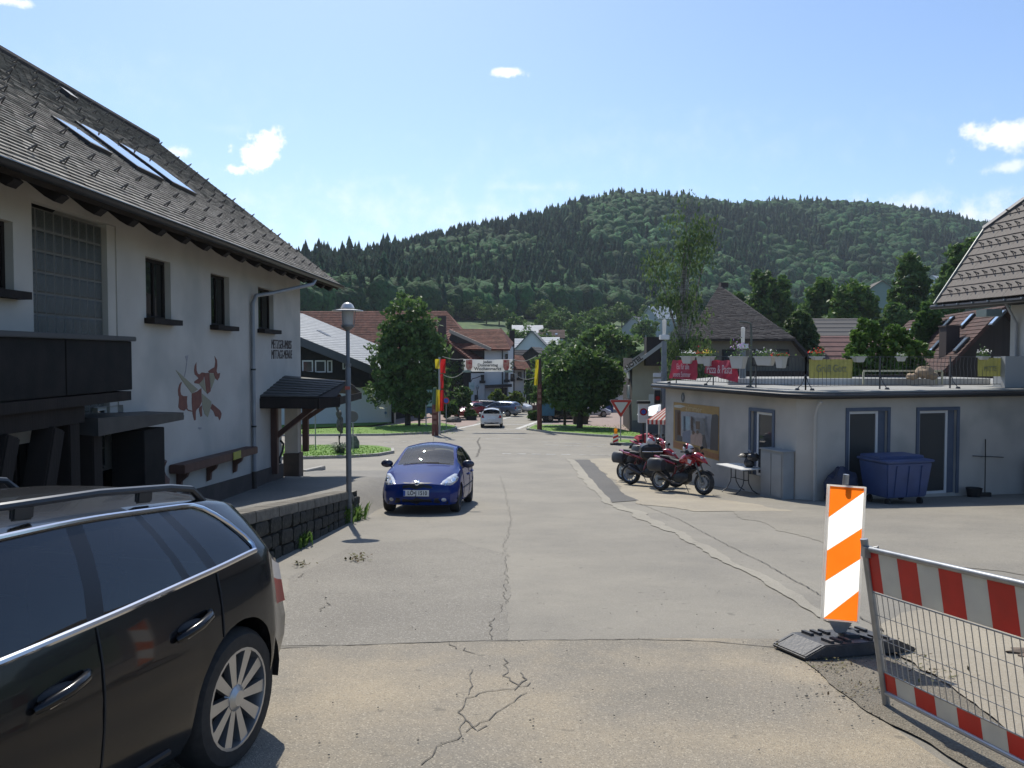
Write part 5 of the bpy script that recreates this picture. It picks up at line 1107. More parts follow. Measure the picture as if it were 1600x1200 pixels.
    w = MB(); w.add([(8.12, 54, -6), (8.12, 54, EYE-.2), (8.9, 64, EYE-.2), (8.9, 64, -6)], [(0, 1, 2, 3)]); w.build('side_wall', M['brown_wall'], t, fix=False)
    lo, hi = at(976, 580, 53), at(1048, 527, 53); s = MB(); d = Vector((2.2, 12, 0)); s.slab([lo, hi, hi+d, lo+d], .16); s.build('roof', M['shingle_dark'], t)
    dr = (hi-lo).normalized(); s = MB(); s.bar(lo+Vector((0, -.06, -.02)), hi+Vector((0, -.06, -.02)), .06, .24, up=Vector((-dr.z, 0, dr.x))); s.build('verge_board', mat('pale_verge_board', (.42, .42, .40), rough=.7), t)
    text('HOTEL', .42, 'lettering', mat('verge_letters', (.08, .07, .06)), t, frame_m(lo.lerp(hi, .2)+Vector((-.02, -.12, .1)), dr, Vector((-dr.z, 0, dr.x))), sx=1.0, bold=.02)
    s = MB(); a = at(996, 575, 53.6); b = at(1014, 572, 53.6); s.bbox((a.x+.5, 53.0, EYE-.7), (b.x+1.0, 53.9, EYE+1.2)); s.build('gable_boarding', M['brown_wall'], t)
    s = MB(); a = at(1014, 616, 53.9); s.bbox((a.x-.0, 53.88, at(0, 645, 53.9).z), (a.x+.36, 53.98, a.z)); s.build('notice_panel', M['white_far'], t)
    s = MB(); s.bbox((8.1, 53.92, -6), (9.9, 53.98, at(0, 657, 53.9).z)); s.build('plinth', mat('grey_plinth', (.14, .15, .16), rough=.9), t)
    for z in (EYE-1.2, EYE-2.6): s = MB(); s.box((8.33, 57, z), (.14, 1.2, .9)); s.build('window', M['pvc'], t)
    # chalet with pale slate roof
    A_ = at(330, 472, 58); B_ = at(592, 577, 64); rr = Vector((2.4, 16, 0)); t = thing('chalet', 'dark timber chalet with pale slate roof beyond the butcher building', 'building', (-13, 63, G(62)))
    d = (B_-A_); U = rr.normalized(); V = -(d-U*d.dot(U)); vl = V.length; V.normalize(); n = U.cross(V); n = n if n.z > 0 else -n; off = d.dot(U)
    s = MB(); s.slab([B_, B_+rr, A_+rr, A_], .18, nrm=n); courses(s, B_, U, V, [(0, 0), (rr.length, 0), (rr.length-off, vl), (-off, vl)] if False else [(0, 0), (rr.length, 0), (rr.length-off, vl), (-off, vl)], .35, .02, tile=.4); s.build('roof', M['slate_light'], t, fix=False)
    s = MB(); s.bar(A_+Vector((0, -.1, -.28)), B_+Vector((0, -.1, -.28)), .12, .62, up=(0, 0, 1)); s.build('verge_board', mat('grey_verge_board', (.06, .065, .075), rough=.6), t)
    k = .8; a, b = A_+Vector((.1, k, -.3)), B_+Vector((-.9, k, .02)); w = MB(); zs = at(0, 600, 63).z; w.add([Vector((a.x, a.y, zs)), Vector((b.x, b.y, zs)), b, a], [(0, 1, 2, 3)]); w.build('timber_wall', M['blackwood'], t, fix=False)
    w = MB(); w.add([Vector((a.x, a.y+.8, -7)), Vector((b.x+2, b.y+.8, -7)), Vector((b.x+2, b.y+.8, zs)), Vector((a.x, a.y+.8, zs))], [(0, 1, 2, 3)]); w.build('shop_wall', M['white_far'], t, fix=False)
    w = MB(); w.add([Vector((b.x, b.y, -7)), Vector((b.x, b.y, b.z)), b+rr, Vector((b.x, b.y, -7))+rr], [(0, 1, 2, 3)]); w.build('side_wall', M['blackwood'], t, fix=False)
    wall_n = (b-a).cross(Vector((0, 0, 1))).normalized(); Uw = Vector(((b-a).x, (b-a).y, 0)).normalized(); rot = Matrix((Uw, Vector((-Uw.y, Uw.x, 0)), Vector((0, 0, 1)))).transposed()
    def far_win(px0, px1, py0, py1, off_, name='window'):
        P0 = a+Vector((0, off_, 0)); q = hit((px0+px1)/2, (py0+py1)/2, P0, wall_n); ww = (px1-px0)*q.y/1250; hh = (py1-py0)*q.y/1250
        s = MB(); s.box(q, (ww, .1, hh), rot); f = s.build(name, M['pvc'], t); s = MB(); s.box(q+Vector((0, -.02, 0)), (ww-.2, .1, hh-.2), rot); s.build('pane', M['win_far'], f)
    far_win(472, 489, 563, 582, 0); far_win(492, 509, 563, 582, 0); far_win(511, 519, 563, 582, 0); far_win(535, 541, 562, 577, 0)
    far_win(475, 493, 620, 642, .75); far_win(495, 515, 622, 642, .75); far_win(568, 584, 612, 640, .75); far_win(588, 594, 614, 630, .75)
    s = MB(); q = hit(545, 625, a+Vector((0, .7, 0)), wall_n); s.box(q, (2.2, .1, 2.8), rot); s.build('shop_panel', mat('grey_shop_panel', (.10, .11, .12), rough=.7), t)
    q0, q1 = hit(470, 588, a, wall_n), hit(600, 600, a, wall_n); s = MB(); s.bar(q0+Vector((0, -.5, 0)), q1+Vector((0, -.5, 0)), .1, .9); s.build('balcony', M['blackwood'], t)
    q = hit(506, 521, B_+n*.02, n); s = MB(); s.box(q, (.8, 1.1, .06), Matrix((U, V, n)).transposed()); s.build('skylight', M['metal_dark'], t)
big_houses()

def guesthouse():
    t = thing('guesthouse', 'white guesthouse with red tiled roofs and dark timber gable at the square', 'guesthouse', (-1.5, 95, G(95)))
    D = 92
    def slabpx(pts, th, name, m_, rows=None):
        P = [at(*p) for p in pts]; s = MB(); n = (P[1]-P[0]).cross(P[2]-P[0]).normalized(); n = n if n.z > 0 else -n; s.slab(P, th, nrm=n)
        if rows:
            O, U = P[rows[0]], (P[rows[1]]-P[rows[0]]).normalized(); V = n.cross(U); V = V if V.z > 0 else -V
            courses(s, O, U, V, [((p-O).dot(U), (p-O).dot(V)) for p in P], .32, .05, tile=.32, jit=.02)
        return s.build(name, m_, t, fix=False)
    slabpx([(716, 545, 90.5), (797, 546, 90.5), (784, 514, 95), (711, 514, 95)], .15, 'front_roof', M['tile_red'], (0, 1))
    slabpx([(797, 546, 90.5), (803, 536, 97), (784, 514, 95)], .15, 'hip_roof', M['tile_red'])
    slabpx([(752, 575, 88.4), (771, 564, 92.8), (706, 513, 96), (683, 521, 91.5)], .15, 'wing_roof', M['tile_red'], (0, 1))
    slabpx([(684, 520, 91), (640, 560, 89), (660, 562, 96), (705, 513, 97)], .15, 'wing_roof', M['tile_red'])
    s = MB(); a, b = at(702, 517, 90.4), at(767, 546, 89.6); s.bar(a, b, .35, .35); s.build('verge_board', mat('pale_wood_verge', (.32, .27, .22), rough=.8), t)
    s = MB(); s.bbox((at(685, 520, 92).x, 91.6, EYE+1.2), (at(697, 520, 92).x, 92.4, at(0, 494, 92).z)); s.build('chimney', M['chim'], t)
    def wallpx(x0, x1, y0, d0, d1, name, m_, z0=-7.5):
        a, b = at(x0, y0, d0), at(x1, y0, d1); zt = a.z; w = MB(); w.add([(a.x, a.y, z0), (b.x, b.y, z0), (b.x, b.y, zt), (a.x, a.y, zt)], [(0, 1, 2, 3)]); return w.build(name, m_, t, fix=False)
    wallpx(757, 794, 546, 91.5, 91.5, 'front_wall', M['white_far']); wallpx(794, 802, 541, 91.5, 97, 'side_wall', M['white_far']); wallpx(690, 757, 556, 91.7, 91.6, 'timber_wall', M['brown_wall'])
    w = MB(); w.add([at(690, 556, 91.6), at(757, 556, 91.6), at(757, 541, 91.6), at(706, 519, 91.6)], [(0, 1, 2, 3)]); w.build('timber_gable', M['brown_wall'], t, fix=False)
    wallpx(796, 804, 516, 98, 98, 'timber_bay', M['brown_wall']); 
    wallpx(801, 822, 570, 98.5, 98.5, 'annex_wall', M['white_far']); wallpx(736, 757, 583, 91.3, 91.3, 'lower_wall', M['white_far'])
    slabpx([(800, 576, 97), (830, 578, 97), (816, 556, 101), (801, 554, 101)], .12, 'annex_roof', M['tile_red'], (0, 1))
    def win(px, py, w_, h_, d, sill=1):
        q = at(px, py, d); ww, hh = w_*d/1250, h_*d/1250; s = MB(); s.box(q, (ww, .12, hh)); f = s.build('window', M['brown_wall'], t); s = MB(); s.box(q+Vector((0, -.02, 0)), (ww-.18, .12, hh-.18)); s.build('pane', M['win_far'], f)
        if sill: s = MB(); s.box(q+Vector((0, -.2, -hh/2-.15)), (ww+.3, .35, .3)); s.build('flower_box', M['brown_wall'], f)
    win(754, 590, 5, 9, 91.2); win(791.5, 557, 4, 8, 91.3, 0); win(792, 587, 5, 12, 91.3); win(800, 588, 5, 8, 94); win(812, 586, 6, 9, 98.3); win(809, 618, 9, 14, 98.3, 0)
    win(714, 592, 6, 9, 91.3); win(776, 620, 3, 14, 91.3, 0); win(781, 620, 3, 16, 91.3, 0); win(769, 618, 3, 12, 91.3, 0); win(744, 622, 5, 10, 91, 0)
    s = MB(); a, b = at(758, 604, 90.4), at(800, 602, 90.4); s.bar(a, b, 1.6, .3); s.build('entrance_canopy', M['brown_wall'], t)
    s = MB(); a = at(789, 606, 90.6); s.bbox((a.x-.55, a.y-.3, -7), (a.x+.25, a.y+.3, a.z)); s.build('entrance_pier', M['brown_wall'], t)
    for px in (785, 819.5): a = at(px, 548 if px < 800 else 574, 91.2 if px < 800 else 98.2); s = MB(); s.tube([a, Vector((a.x, a.y, -7))], .07, 6); s.build('downpipe', M['metal_dark'], t)
    s = MB(); a, b = at(805, 633, 88), at(845, 634, 88); s.bbox((a.x, 88, -7), (b.x, 88.3, a.z)); s.build('garden_wall', mat('brown_garden_wall', (.10, .06, .05), rough=.9), t)
    for i in range(8): a = at(822+i*4, 620, 93); s = MB(); s.bbox((a.x, 93, -7), (a.x+.12, 93.1, at(0, 615, 93).z)); s.build('terrace_post', M['darkwood'], t)
    # bracket with hanging sign, sign box and lantern
    s_ = thing('hanging_sign', 'pale hanging sign on a curved iron bracket beside the guesthouse', 'sign', at(737, 606, 90)); a = at(752, 587, 90.8); b = at(736, 596, 90.4); q = MB(); q.tube([a, at(745, 590, 90.6), at(738, 592, 90.5), b], .05, 6); q.build('bracket', M['black'], s_, smooth=True)
    a = at(737, 603, 90.4); q = MB(); q.box(a, (.62, .1, .8)); q.build('board', mat('pale_sign_board', (.45, .52, .52), (.25, .38, .36), scale=2.5, rough=.5), s_)
    q = MB(); q.bbox((a.x-.3, a.y+.06, -7), (a.x-.22, a.y+.12, a.z)); q.build('pole', M['metal_grey'], s_)
    l = thing('lantern_post', 'old style black lantern post in front of the guesthouse door', 'street lamp', gp(746, 640)); p = gp(746, 641); tp = at(746, 610, p.y); q = MB(); q.tube([p, Vector((p.x, p.y, tp.z))], [.09, .05], 8); q.build('pole', M['black'], l); q = MB(); q.lathe([(.05, 0), (.18, .35), (.24, .38), (.05, .62), (.001, .7)], tp, n=6); q.build('lantern', mat('lantern_glass', (.25, .28, .28), rough=.2), l)
    # long red roof further left
    a = at(545, 505, 100); house('long house with plain red roof behind the pale slate chalet', (a.x, 103), 33, 12, G(100), 6.5, 5.5, -2, M['white_far'], M['tile_red'], tile=.4, pitch=.33, hip=5, wins=[('f', x, 4.6, 1, 1.2) for x in (-14, -10, -6, -2, 2, 6, 10, 14)])
guesthouse()

def village():
    def base(px, py, d): p = at(px, py, d); return (p.x, p.y), p.z
    def H(label, px, py, d, L_, D, h, rh, rot, wm_, rm_, **k):
        c, z = base(px, py, d); return house(label, c, L_, D, z, h, rh, rot, wm_, rm_, ov=.4, pitch=.6, **k)
    dk = M['shingle_dark']
    H('blue grey roofed house highest of the cluster left of the meadow', 824, 534, 200, 7, 6, 2.2, 1.9, 2, M['grey_wall'], M['roof_pale'], wins=[('f', -1.5, 1.2, .9, 1), ('f', 1.5, 1.2, .9, 1)])
    H('white gabled house with dark verges in the middle of the cluster', 834, 566, 150, 9, 6.4, 2.4, 3.4, 84, M['white_far'], M['roof_grey'], wins=[('l', -1, 1.7, .7, .9), ('l', 1.2, 1.7, .7, .9)])
    H('low grey roofed house at the left edge of the cluster', 812, 558, 165, 6, 5, 2, 1.8, 10, M['grey_wall'], M['roof_pale'])
    H('brown roofed house with two bright skylights', 862, 540, 190, 5.4, 5, 2.0, 1.7, -3, M['grey_wall'], M['tile_brown'], sky=[(-1, 1.6, .5, .5), (1.1, 1.6, .5, .5)])
    H('small house with almost white roof below the brown one', 856, 550, 170, 4.2, 4, 1.6, 1.5, -4, M['grey_wall'], M['roof_pale'])
    H('long low house with balcony alone in the green meadow', 890, 521, 250, 9.5, 6, 1.9, 1.2, -8, M['beige'], mat('far_brown_grey_roof', (.17, .15, .13), rough=.85), balcony=('f', 0, .4, 5))
    H('dark roofed house with one shining skylight behind the banner post', 838, 583, 130, 6, 5, 2, 2.2, 75, M['brown_wall'], dk, sky=[(0, 1.8, .6, .9)])
    H('dark barn roof to the left of the banner post', 818, 584, 135, 6, 5, 2, 2, 20, M['brown_wall'], dk)
    H('grey gabled house with a shining roof window above the trees', 996, 528, 230, 6.5, 7, 3, 3, 60, M['grey_wall'], M['roof_grey'], sky=[(-1, 3.2, 1.6, 1)])
    H('pale blue grey house half hidden by the birch', 1030, 520, 220, 7, 7, 4, 3.2, 30, M['grey_wall'], M['roof_pale'], wins=[('f', 0, 2.2, 1, 1)])
    H('hillside house with half hipped grey brown roof and grey gable', 1370, 490, 210, 10, 9, 5.0, 3.2, 78, mat('far_green_grey_wall', (.20, .25, .24), rough=.9), mat('far_dull_roof', (.14, .125, .11), rough=.9), wins=[('l', -2, 3.8, 1.2, 1.2), ('l', 2, 3.8, 1.2, 1.2)])
    H('grey brown roofed house to the right of the hillside house', 1402, 486, 235, 9, 8, 3.4, 3.2, 8, M['beige'], mat('far_dull_roof', (.14, .125, .11), rough=.9))
    H('house with bright gable peeping through trees beside the tiled roof', 1462, 452, 240, 5, 5, 2, 2, 40, M['white_far'], M['roof_pale'])
    H('plain house with faded brown grey roof behind the dark hipped one', 1292, 560, 75, 5, 5, 1.6, 2.1, -3, M['beige'], mat('far_brown_grey_roof', (.17, .15, .13), rough=.85))
    H('small house with pink red tiled roof below the faded one', 1304, 590, 62, 5, 4.5, 1.6, 1.6, 4, M['beige'], mat('faded_red_roof', (.20, .10, .085), (.15, .08, .07), scale=1.5, rough=.85))
    H('white building seen through the gap right of the round tree', 965, 640, 110, 12, 8, 2.6, 2.0, 0, M['white_far'], M['roof_grey'], wins=[('f', x, 1.3, 1.2, 1) for x in (-4, -1, 2)])
village()
# ------------------------------------------------------------------ cars
def paint(name, c, c2=None, metal=.3):
    return mat(name, c, c2 or tuple(q*.9 for q in c), scale=2, rough=.28, metal=metal, coat=1.0, spec=.5)
M['car_glass'] = glass('car_window_glass', tint=(.42, .47, .46), base=.05, alpha=.8, rough=.01, ior=1.75)
M['car_glass_dark'] = glass('tinted_car_glass', tint=(.24, .30, .30), base=.03, alpha=.72, rough=.01, ior=1.85)
M['interior'] = mat('car_interior', (.022, .022, .024), (.035, .035, .037), scale=6, rough=.85)
M['seat'] = mat('seat_fabric', (.05, .05, .055), (.035, .035, .04), scale=20, rough=.95)
M['lamp_clear'] = mat('clear_headlight', (.55, .57, .60), (.25, .27, .30), scale=9, rough=.08, coat=1, spec=1)
M['lamp_red'] = mat('red_tail_lamp', (.34, .006, .008), (.26, .005, .006), scale=12, rough=.4, spec=.3)
M['plastic'] = mat('dark_car_plastic', (.022, .022, .024), rough=.55)
M['plate'] = mat('white_number_plate', (.72, .72, .70), rough=.4); M['plate_blue'] = mat('plate_blue', (.02, .08, .38), rough=.4); M['alloy'] = mat('silver_alloy', (.48, .49, .50), (.40, .41, .42), scale=4, rough=.28, metal=.8)
M['steel_dark'] = mat('dark_steel_wheel', (.05, .05, .052), rough=.5, metal=.5)

class Car:
    """lofted car shell. local y = forward, x = right, z up; stations s run from the nose (0) to the tail (L)"""
    BV = [0, .12, .28, .45, .62, .80, 1.0]; GV = [.07, .35, .65, .93, 1.0]; RV = [.10, .4, .7, 1.0]
    def __init__(c, sp, M4, label, group=None, name='parked_car', cat='car'):
        c.sp = sp; c.t = thing(name, label, cat, group=group, M=M4); c.F = sp['F']; L_ = sp['L']
        c.fz = {k: _hermite(*zip(*sp[k])) for k in ('w', 'belt', 'edge', 'we', 'top', 'sill')}
        st = set(round(x, 4) for x in list(np.arange(0, L_, .12))+[L_]+sp['cuts'])
        for xa in sp['axles']:
            for a in np.linspace(0, math.pi, 19): st.add(round(xa+sp['ra']*math.cos(a), 4))
        st = sorted(s for s in st if 0 <= s <= L_); q = [st[0]]
        for s in st[1:]:
            if s-q[-1] > .012 or s in [round(k, 4) for k in sp['cuts']]:
                if s-q[-1] <= .012 and q[-1] not in [round(k, 4) for k in sp['cuts']]: q[-1] = s
                else: q.append(s)
        c.st = q; c.rows = len(c.BV)+len(c.GV)+len(c.RV); c.lean = _hermite(*zip(*sp.get('lean', [(0, 0), (L_, 0)])))
        c.grid = [[c.pt(s, r) for r in range(c.rows)] for s in q]; c.shell()
    def rowkind(c, r):
        nb, ng = len(c.BV), len(c.GV)
        return ('b', c.BV[r]) if r < nb else ('g', c.GV[r-nb]) if r < nb+ng else ('r', c.RV[r-nb-ng])
    def pt(c, s, r):
        k, v = c.rowkind(r); return c.P(s, k, v)
    def P(c, s, k, v):
        sp = c.sp; L_ = sp['L']; f = c.fz; ln = c.lean(s)
        prof = _PROF if 'prof' not in sp else sp['prof']
        zb = f['belt'](s); zs = f['sill'](s); w = f['w'](s)
        if k == 'b':
            z = zs+(zb-zs)*v
            for xa in sp['axles']:
                d = abs(s-xa)
                if d < sp['ra']-1e-4: z = max(z, sp['rw']+math.sqrt(sp['ra']**2-d*d)+(v*.02))
            vv = (z-zs)/(zb-zs); x = w*float(np.interp(vv, prof[0], prof[1])); ss = s
            x0, z0 = x, z
        else:
            g = v if k == 'g' else 1.0; ss = s+ln*g; ze = max(f['edge'](ss), zb+.01); we = f['we'](ss); xb = w*prof[1][-1]
            if k == 'g':
                x = xb+(we-xb)*g+.025*math.sin(math.pi*g)*min(1, (ze-zb)*3); z = zb+(ze-zb)*g
            else:
                zt = max(f['top'](ss), ze+.002); x = we*(1-v); z = ze+(zt-ze)*(1-(1-v)**2)
        # nose and tail shaping: plan rounding and profile offsets
        def off(tab, wgt): return float(np.interp(z, [t[0] for t in tab], [t[1] for t in tab]))*wgt
        wf = math.exp(-(ss/sp.get('fl', .45))**2); wr = math.exp(-((L_-ss)/sp.get('rl', .35))**2)
        y = ss+off(sp['nose'], wf)-off(sp['tail'], wr)
        q = abs(x)/sp['W']; y += wf*sp['fb']*q**2.4-wr*sp['rb']*q**2.6
        return Vector((x, c.F-y, z))
    def shell(c):
        sp = c.sp; nR = c.rows; st = c.st; nS = len(st); g = c.grid; nb, ng = len(c.BV), len(c.GV); V = []; idx = {}
        def vid(i, r, side):
            p = g[i][r]; key = (i, r, side if r < nR-1 else 0)
            if key not in idx: idx[key] = len(V); V.append((p.x*side if r < nR-1 else 0, p.y, p.z))
            return idx[key]
        faces = {}
        def addf(key, f): faces.setdefault(key, []).append(f)
        ws = sp['windows']; sc = sp['screen']; rs = sp['rear_screen']
        for i in range(nS-1):
            m_ = (st[i]+st[i+1])/2
            for r in range(nR-1):
                for side in (1, -1):
                    f = (vid(i, r, side), vid(i+1, r, side), vid(i+1, r+1, side), vid(i, r+1, side)); key = 'body'
                    if r >= nb and r < nb+ng-2:
                        for wi, (a, b) in enumerate(ws):
                            if a < m_ < b: key = ('side_window', wi, side)
                        if key == 'body' and sp['pillar'][0] < m_ < sp['pillar'][1]: key = ('pillar_trim', sum(1 for q_ in ws if m_ > q_[1]), side)
                    elif r >= nb+ng:
                        if sc[0] < m_ < sc[1]: key = 'windscreen'
                        elif rs[0] < m_ < rs[1]: key = 'rear_window'
                    elif r < nb-1:
                        for di, (a, b) in enumerate(sp['doors']):
                            if a < m_ < b: key = ('door', di, side)
                    addf(key, f if side > 0 else f[::-1])
        # nose and tail caps
        NC = 8
        for end, i in ((0, 0), (1, nS-1)):
            prev = None
            for r in range(nR):
                p = g[i][r]; ring = []
                for k in range(NC+1):
                    cc = 1-2*k/NC
                    if k == 0: ring.append(vid(i, r, 1))
                    elif k == NC: ring.append(vid(i, r, -1))
                    elif r == nR-1: ring.append(vid(i, r, 1))
                    else:
                        b = (sp['fb'] if end == 0 else -sp['rb'])*((abs(p.x)/sp['W'])**2.4)*(1-abs(cc)**2.2); V.append((p.x*cc, p.y+b, p.z)); ring.append(len(V)-1)
                if prev:
                    for k in range(NC):
                        f = (prev[k], prev[k+1], ring[k+1], ring[k]); f = f[::-1] if end == 0 else f; f2 = tuple(dict.fromkeys(f))
                        if len(f2) > 2:
                            key = 'body'
                            if end == 1 and rs[1] >= sp['L'] and nb+ng-1 < r: key = 'rear_window'
                            addf(key, f2)
                prev = ring
        # floor
        for i in range(nS-1): addf('body', (vid(i, 0, 1), vid(i, 0, -1), vid(i+1, 0, -1), vid(i+1, 0, 1)))
        c.bvh = BVHTree.FromPolygons([Vector(v) for v in V], [f for k in faces for f in faces[k]])
        names = {'windscreen': 'windscreen', 'rear_window': 'rear_window', 'pillar_trim': 'pillar_trim'}
        for key, fs in faces.items():
            nm = key if isinstance(key, str) else key[0]
            if nm == 'body': m_ = sp['paint']
            elif nm == 'pillar_trim' and 'lean' in sp: m_ = mat('gloss_black_trim', (.006, .006, .007), rough=.3)
            elif nm == 'door': m_ = sp['paint']
            elif nm == 'pillar_trim': m_ = M['plastic']
            else: m_ = sp.get('glass', M['car_glass'])
            fl = []
            for f in fs:
                P_ = [Vector(V[q]) for q in f]; cen = sum(P_, Vector())/len(P_); nn = (P_[1]-P_[0]).cross(P_[2]-P_[0])
                if nn.length < 1e-9 and len(P_) > 3: nn = (P_[2]-P_[0]).cross(P_[3]-P_[0])
                ref = cen-Vector((0, max(c.F-sp['L']+.8, min(c.F-.8, cen.y)), .62)); fl.append(f if nn.dot(ref) > 0 else f[::-1])
            fs = fl; used = sorted(set(q for f in fs for q in f)); mp = {q: k for k, q in enumerate(used)}; mb = MB()
            mb.add([V[q] for q in used], [tuple(mp[q] for q in f) for f in fs]); mb.build(nm, m_, c.t, smooth=35, world=False, fix=False)
        # lower tub hides the ground
        s = MB(); s.box((0, c.F-sp['L']/2, sp['rw']+.02), (sp['W']*1.5, sp['L']*.8, .12)); s.build('cabin_floor', M['interior'], c.t, world=False)
        for i, xa in enumerate(sp['axles']):
            for side in (1, -1):
                mb = MB(); ra = sp['ra']; n = 14; vs = []
                for k in range(n+1):
                    a = math.pi*k/n; y = c.F-(xa+ra*math.cos(a)); z = sp['rw']+ra*math.sin(a)
                    xo = c.P(xa+ra*.999*math.cos(a), 'b', 0).x-.012
                    vs += [(side*xo, y, z), (side*(xo-.34), y, z)]
                mb.add(vs, [(2*k, 2*k+1, 2*k+3, 2*k+2) for k in range(n)]); cc = len(mb.v); mb.add([(side*(sp['W']-.36), c.F-(xa+ra*math.cos(math.pi*k/n)), sp['rw']+ra*math.sin(math.pi*k/n)) for k in range(n+1)]+[(side*(sp['W']-.36), c.F-xa+ra, .1), (side*(sp['W']-.36), c.F-xa-ra, .1)], [tuple(range(n+1))])
                mb.build('wheel_arch', M['black'], c.t, world=False, fix=False)
    def side(c, s, k, v, side=1, off=.0):
        p = c.P(s, k, v); q = c.P(s+.03, k, v); u = c.P(s, k, min(1, v+.06)) if v < .95 else c.P(s, k, v-.06); n = (q-p).cross(u-p).normalized()
        if n.x < 0: n = -n
        p = p+n*off; return Vector((p.x*side, p.y, p.z))
    def line(c, pts, r, name, m_, side=1, flat=False):
        s = MB(); P_ = [c.side(*q, side=side, off=r*.4) for q in pts]; s.tube(P_, r, 6); return s.build(name, m_, c.t, smooth=True, world=False)
    def project(c, x, z, front=True, side_dir=None):
        """point of the shell seen straight from the front or rear at (x, z)"""
        o = Vector((x, 5 if front else -9, z)); d = Vector((0, -1 if front else 1, 0)); h = c.bvh.ray_cast(o, d)
        return (h[0], h[1] if h[1].dot(d) < 0 else -h[1]) if h[0] else (Vector((x, c.F if front else c.F-c.sp['L'], z)), -d)
    def decal(c, poly, name, m_, front=True, off=.012, rings=3, parent=None, sub_=2):
        pts = []; n = len(poly)
        for i in range(n):
            for k in range(sub_): a, b = poly[i], poly[(i+1) % n]; pts.append((a[0]+(b[0]-a[0])*k/sub_, a[1]+(b[1]-a[1])*k/sub_))
        cx = sum(p[0] for p in pts)/len(pts); cz = sum(p[1] for p in pts)/len(pts); vs = []; n = len(pts)
        for r in range(rings+1):
            f = 1-r/rings*.999
            for (x, z) in pts:
                p, nn = c.project(cx+(x-cx)*f, cz+(z-cz)*f, front); vs.append(p+nn*(off*(1 if r else .0)))
        s = MB(); s.add(vs, [(r*n+k, r*n+(k+1) % n, (r+1)*n+(k+1) % n, (r+1)*n+k) for r in range(rings) for k in range(n)]); return s.build(name, m_, parent or c.t, smooth=True, world=False)
    def wheel(c, sides=(1, -1), style='alloy', n=10):
        sp = c.sp; R_ = sp['rw']; tw = .20; rim = sp.get('rim', .215)
        for xa in sp['axles']:
            for side in (1, -1):
                if 'wheelmesh' not in sp:
                    s = MB(); pr = [(rim, -tw/2), (rim+.02, -tw/2-.004), (R_-.03, -tw/2+.0), (R_-.006, -tw/2+.03), (R_, -tw/4), (R_, tw/4), (R_-.006, tw/2-.03), (R_-.03, tw/2), (rim+.02, tw/2+.004), (rim, tw/2)]
                    s.lathe(pr, (0, 0, 0), 'X', n=32); ty = meshof(s, 'tyre', M['rubber'], smooth=True)
                    s = MB(); s.lathe([(rim+.004, .10), (rim-.012, .10), (rim-.018, .07), (rim-.03, .0), (rim-.03, -.06), (.02, -.06)], (0, 0, 0), 'X', n=32)
                    s.mi = 0
                    if style == 'alloy':
                        for k in range(n):
                            a = 2*math.pi*k/n; da = .135; ca = [(math.cos(a+q), math.sin(a+q)) for q in (-da, da)]; ci = [(math.cos(a+q), math.sin(a+q)) for q in (-.32, .32)]
                            r1, r0 = rim-.01, .055
                            vs = [(.082, ci[0][0]*r0, ci[0][1]*r0), (.082, ci[1][0]*r0, ci[1][1]*r0), (.094, ca[1][0]*r1, ca[1][1]*r1), (.094, ca[0][0]*r1, ca[0][1]*r1)]
                            lo = [(v[0]-.035, v[1], v[2]) for v in vs]; s.add(vs+lo, [(0, 1, 2, 3), (0, 4, 5, 1), (1, 5, 6, 2), (2, 6, 7, 3), (3, 7, 4, 0)])
                        s.lathe([(.001, .10), (.035, .10), (.06, .085), (.07, .06)], (0, 0, 0), 'X', n=20)
                    else:
                        s.lathe([(.001, .07), (.05, .075), (.09, .04), (.16, .05), (rim-.015, .09)], (0, 0, 0), 'X', n=28)
                    sp['wheelmesh'] = (ty, meshof(s, 'rim', M['alloy'] if style == 'alloy' else M['steel_dark'], smooth=28))
                    s = MB(); s.lathe([(.001, .02), (.14, .02), (.15, .0)], (0, 0, 0), 'X', n=20); sp['disc'] = meshof(s, 'brake_disc', M['steel_dark'])
                w = c.fz['w'](xa); mm = Matrix.Translation((side*(w-tw/2-.025), c.F-xa, R_)) @ (Matrix.Identity(4) if side > 0 else Matrix.Rotation(math.pi, 4, 'Z'))
                wo = sub('wheel', c.t, sp['wheelmesh'][0], mm); MW[wo.name] = MW[c.t.name] @ mm
                ro = bpy.data.objects.new('rim', sp['wheelmesh'][1]); COL.objects.link(ro); ro.parent = wo
                ro = bpy.data.objects.new('brake_disc', sp['disc']); COL.objects.link(ro); ro.parent = wo
    def seats(c, ys, zb=.45, zt=1.12, xs=(-.37, .37), m_=None):
        for y in ys:
            for x in xs:
                s = MB(); s.box((x, y, zb+.02), (.48, .5, .16)); s.box((x, y-.28, (zb+zt)/2), (.46, .13, zt-zb-.18), Matrix.Rotation(R(-10), 3, 'X')); s.box((x, y-.36, zt), (.25, .10, .18)); s.build('seat', m_ or M['seat'], c.t, world=False, bevel=.03)
    def mirrors(c, s_, z, m_, big=1.0):
        for side in (1, -1):
            p = c.side(s_, 'b', 1.0, side=side); q = MB(); q.blob(p+Vector((side*.13, .0, .05+z)), (.12*big, .055, .075*big), 12, 8); q.tube([p+Vector((-side*.02, 0, -.01)), p+Vector((side*.10, 0, .02+z))], .022, 6); q.build('mirror', m_, c.t, smooth=True, world=False)
    def seams(c, ss, side, vr=(.02, .98), lean=True):
        for s_ in ss:
            q = MB(); P_ = [c.side(s_, 'b', v, side=side, off=.0015) for v in np.linspace(vr[0], vr[1], 10)]; q.tube(P_, .0045, 5); q.build('door_seam', M['black'], c.t, world=False)
_PROF = ([0, .06, .25, .5, .72, .9, 1.0], [.93, .975, .995, 1.0, .985, .955, .93])

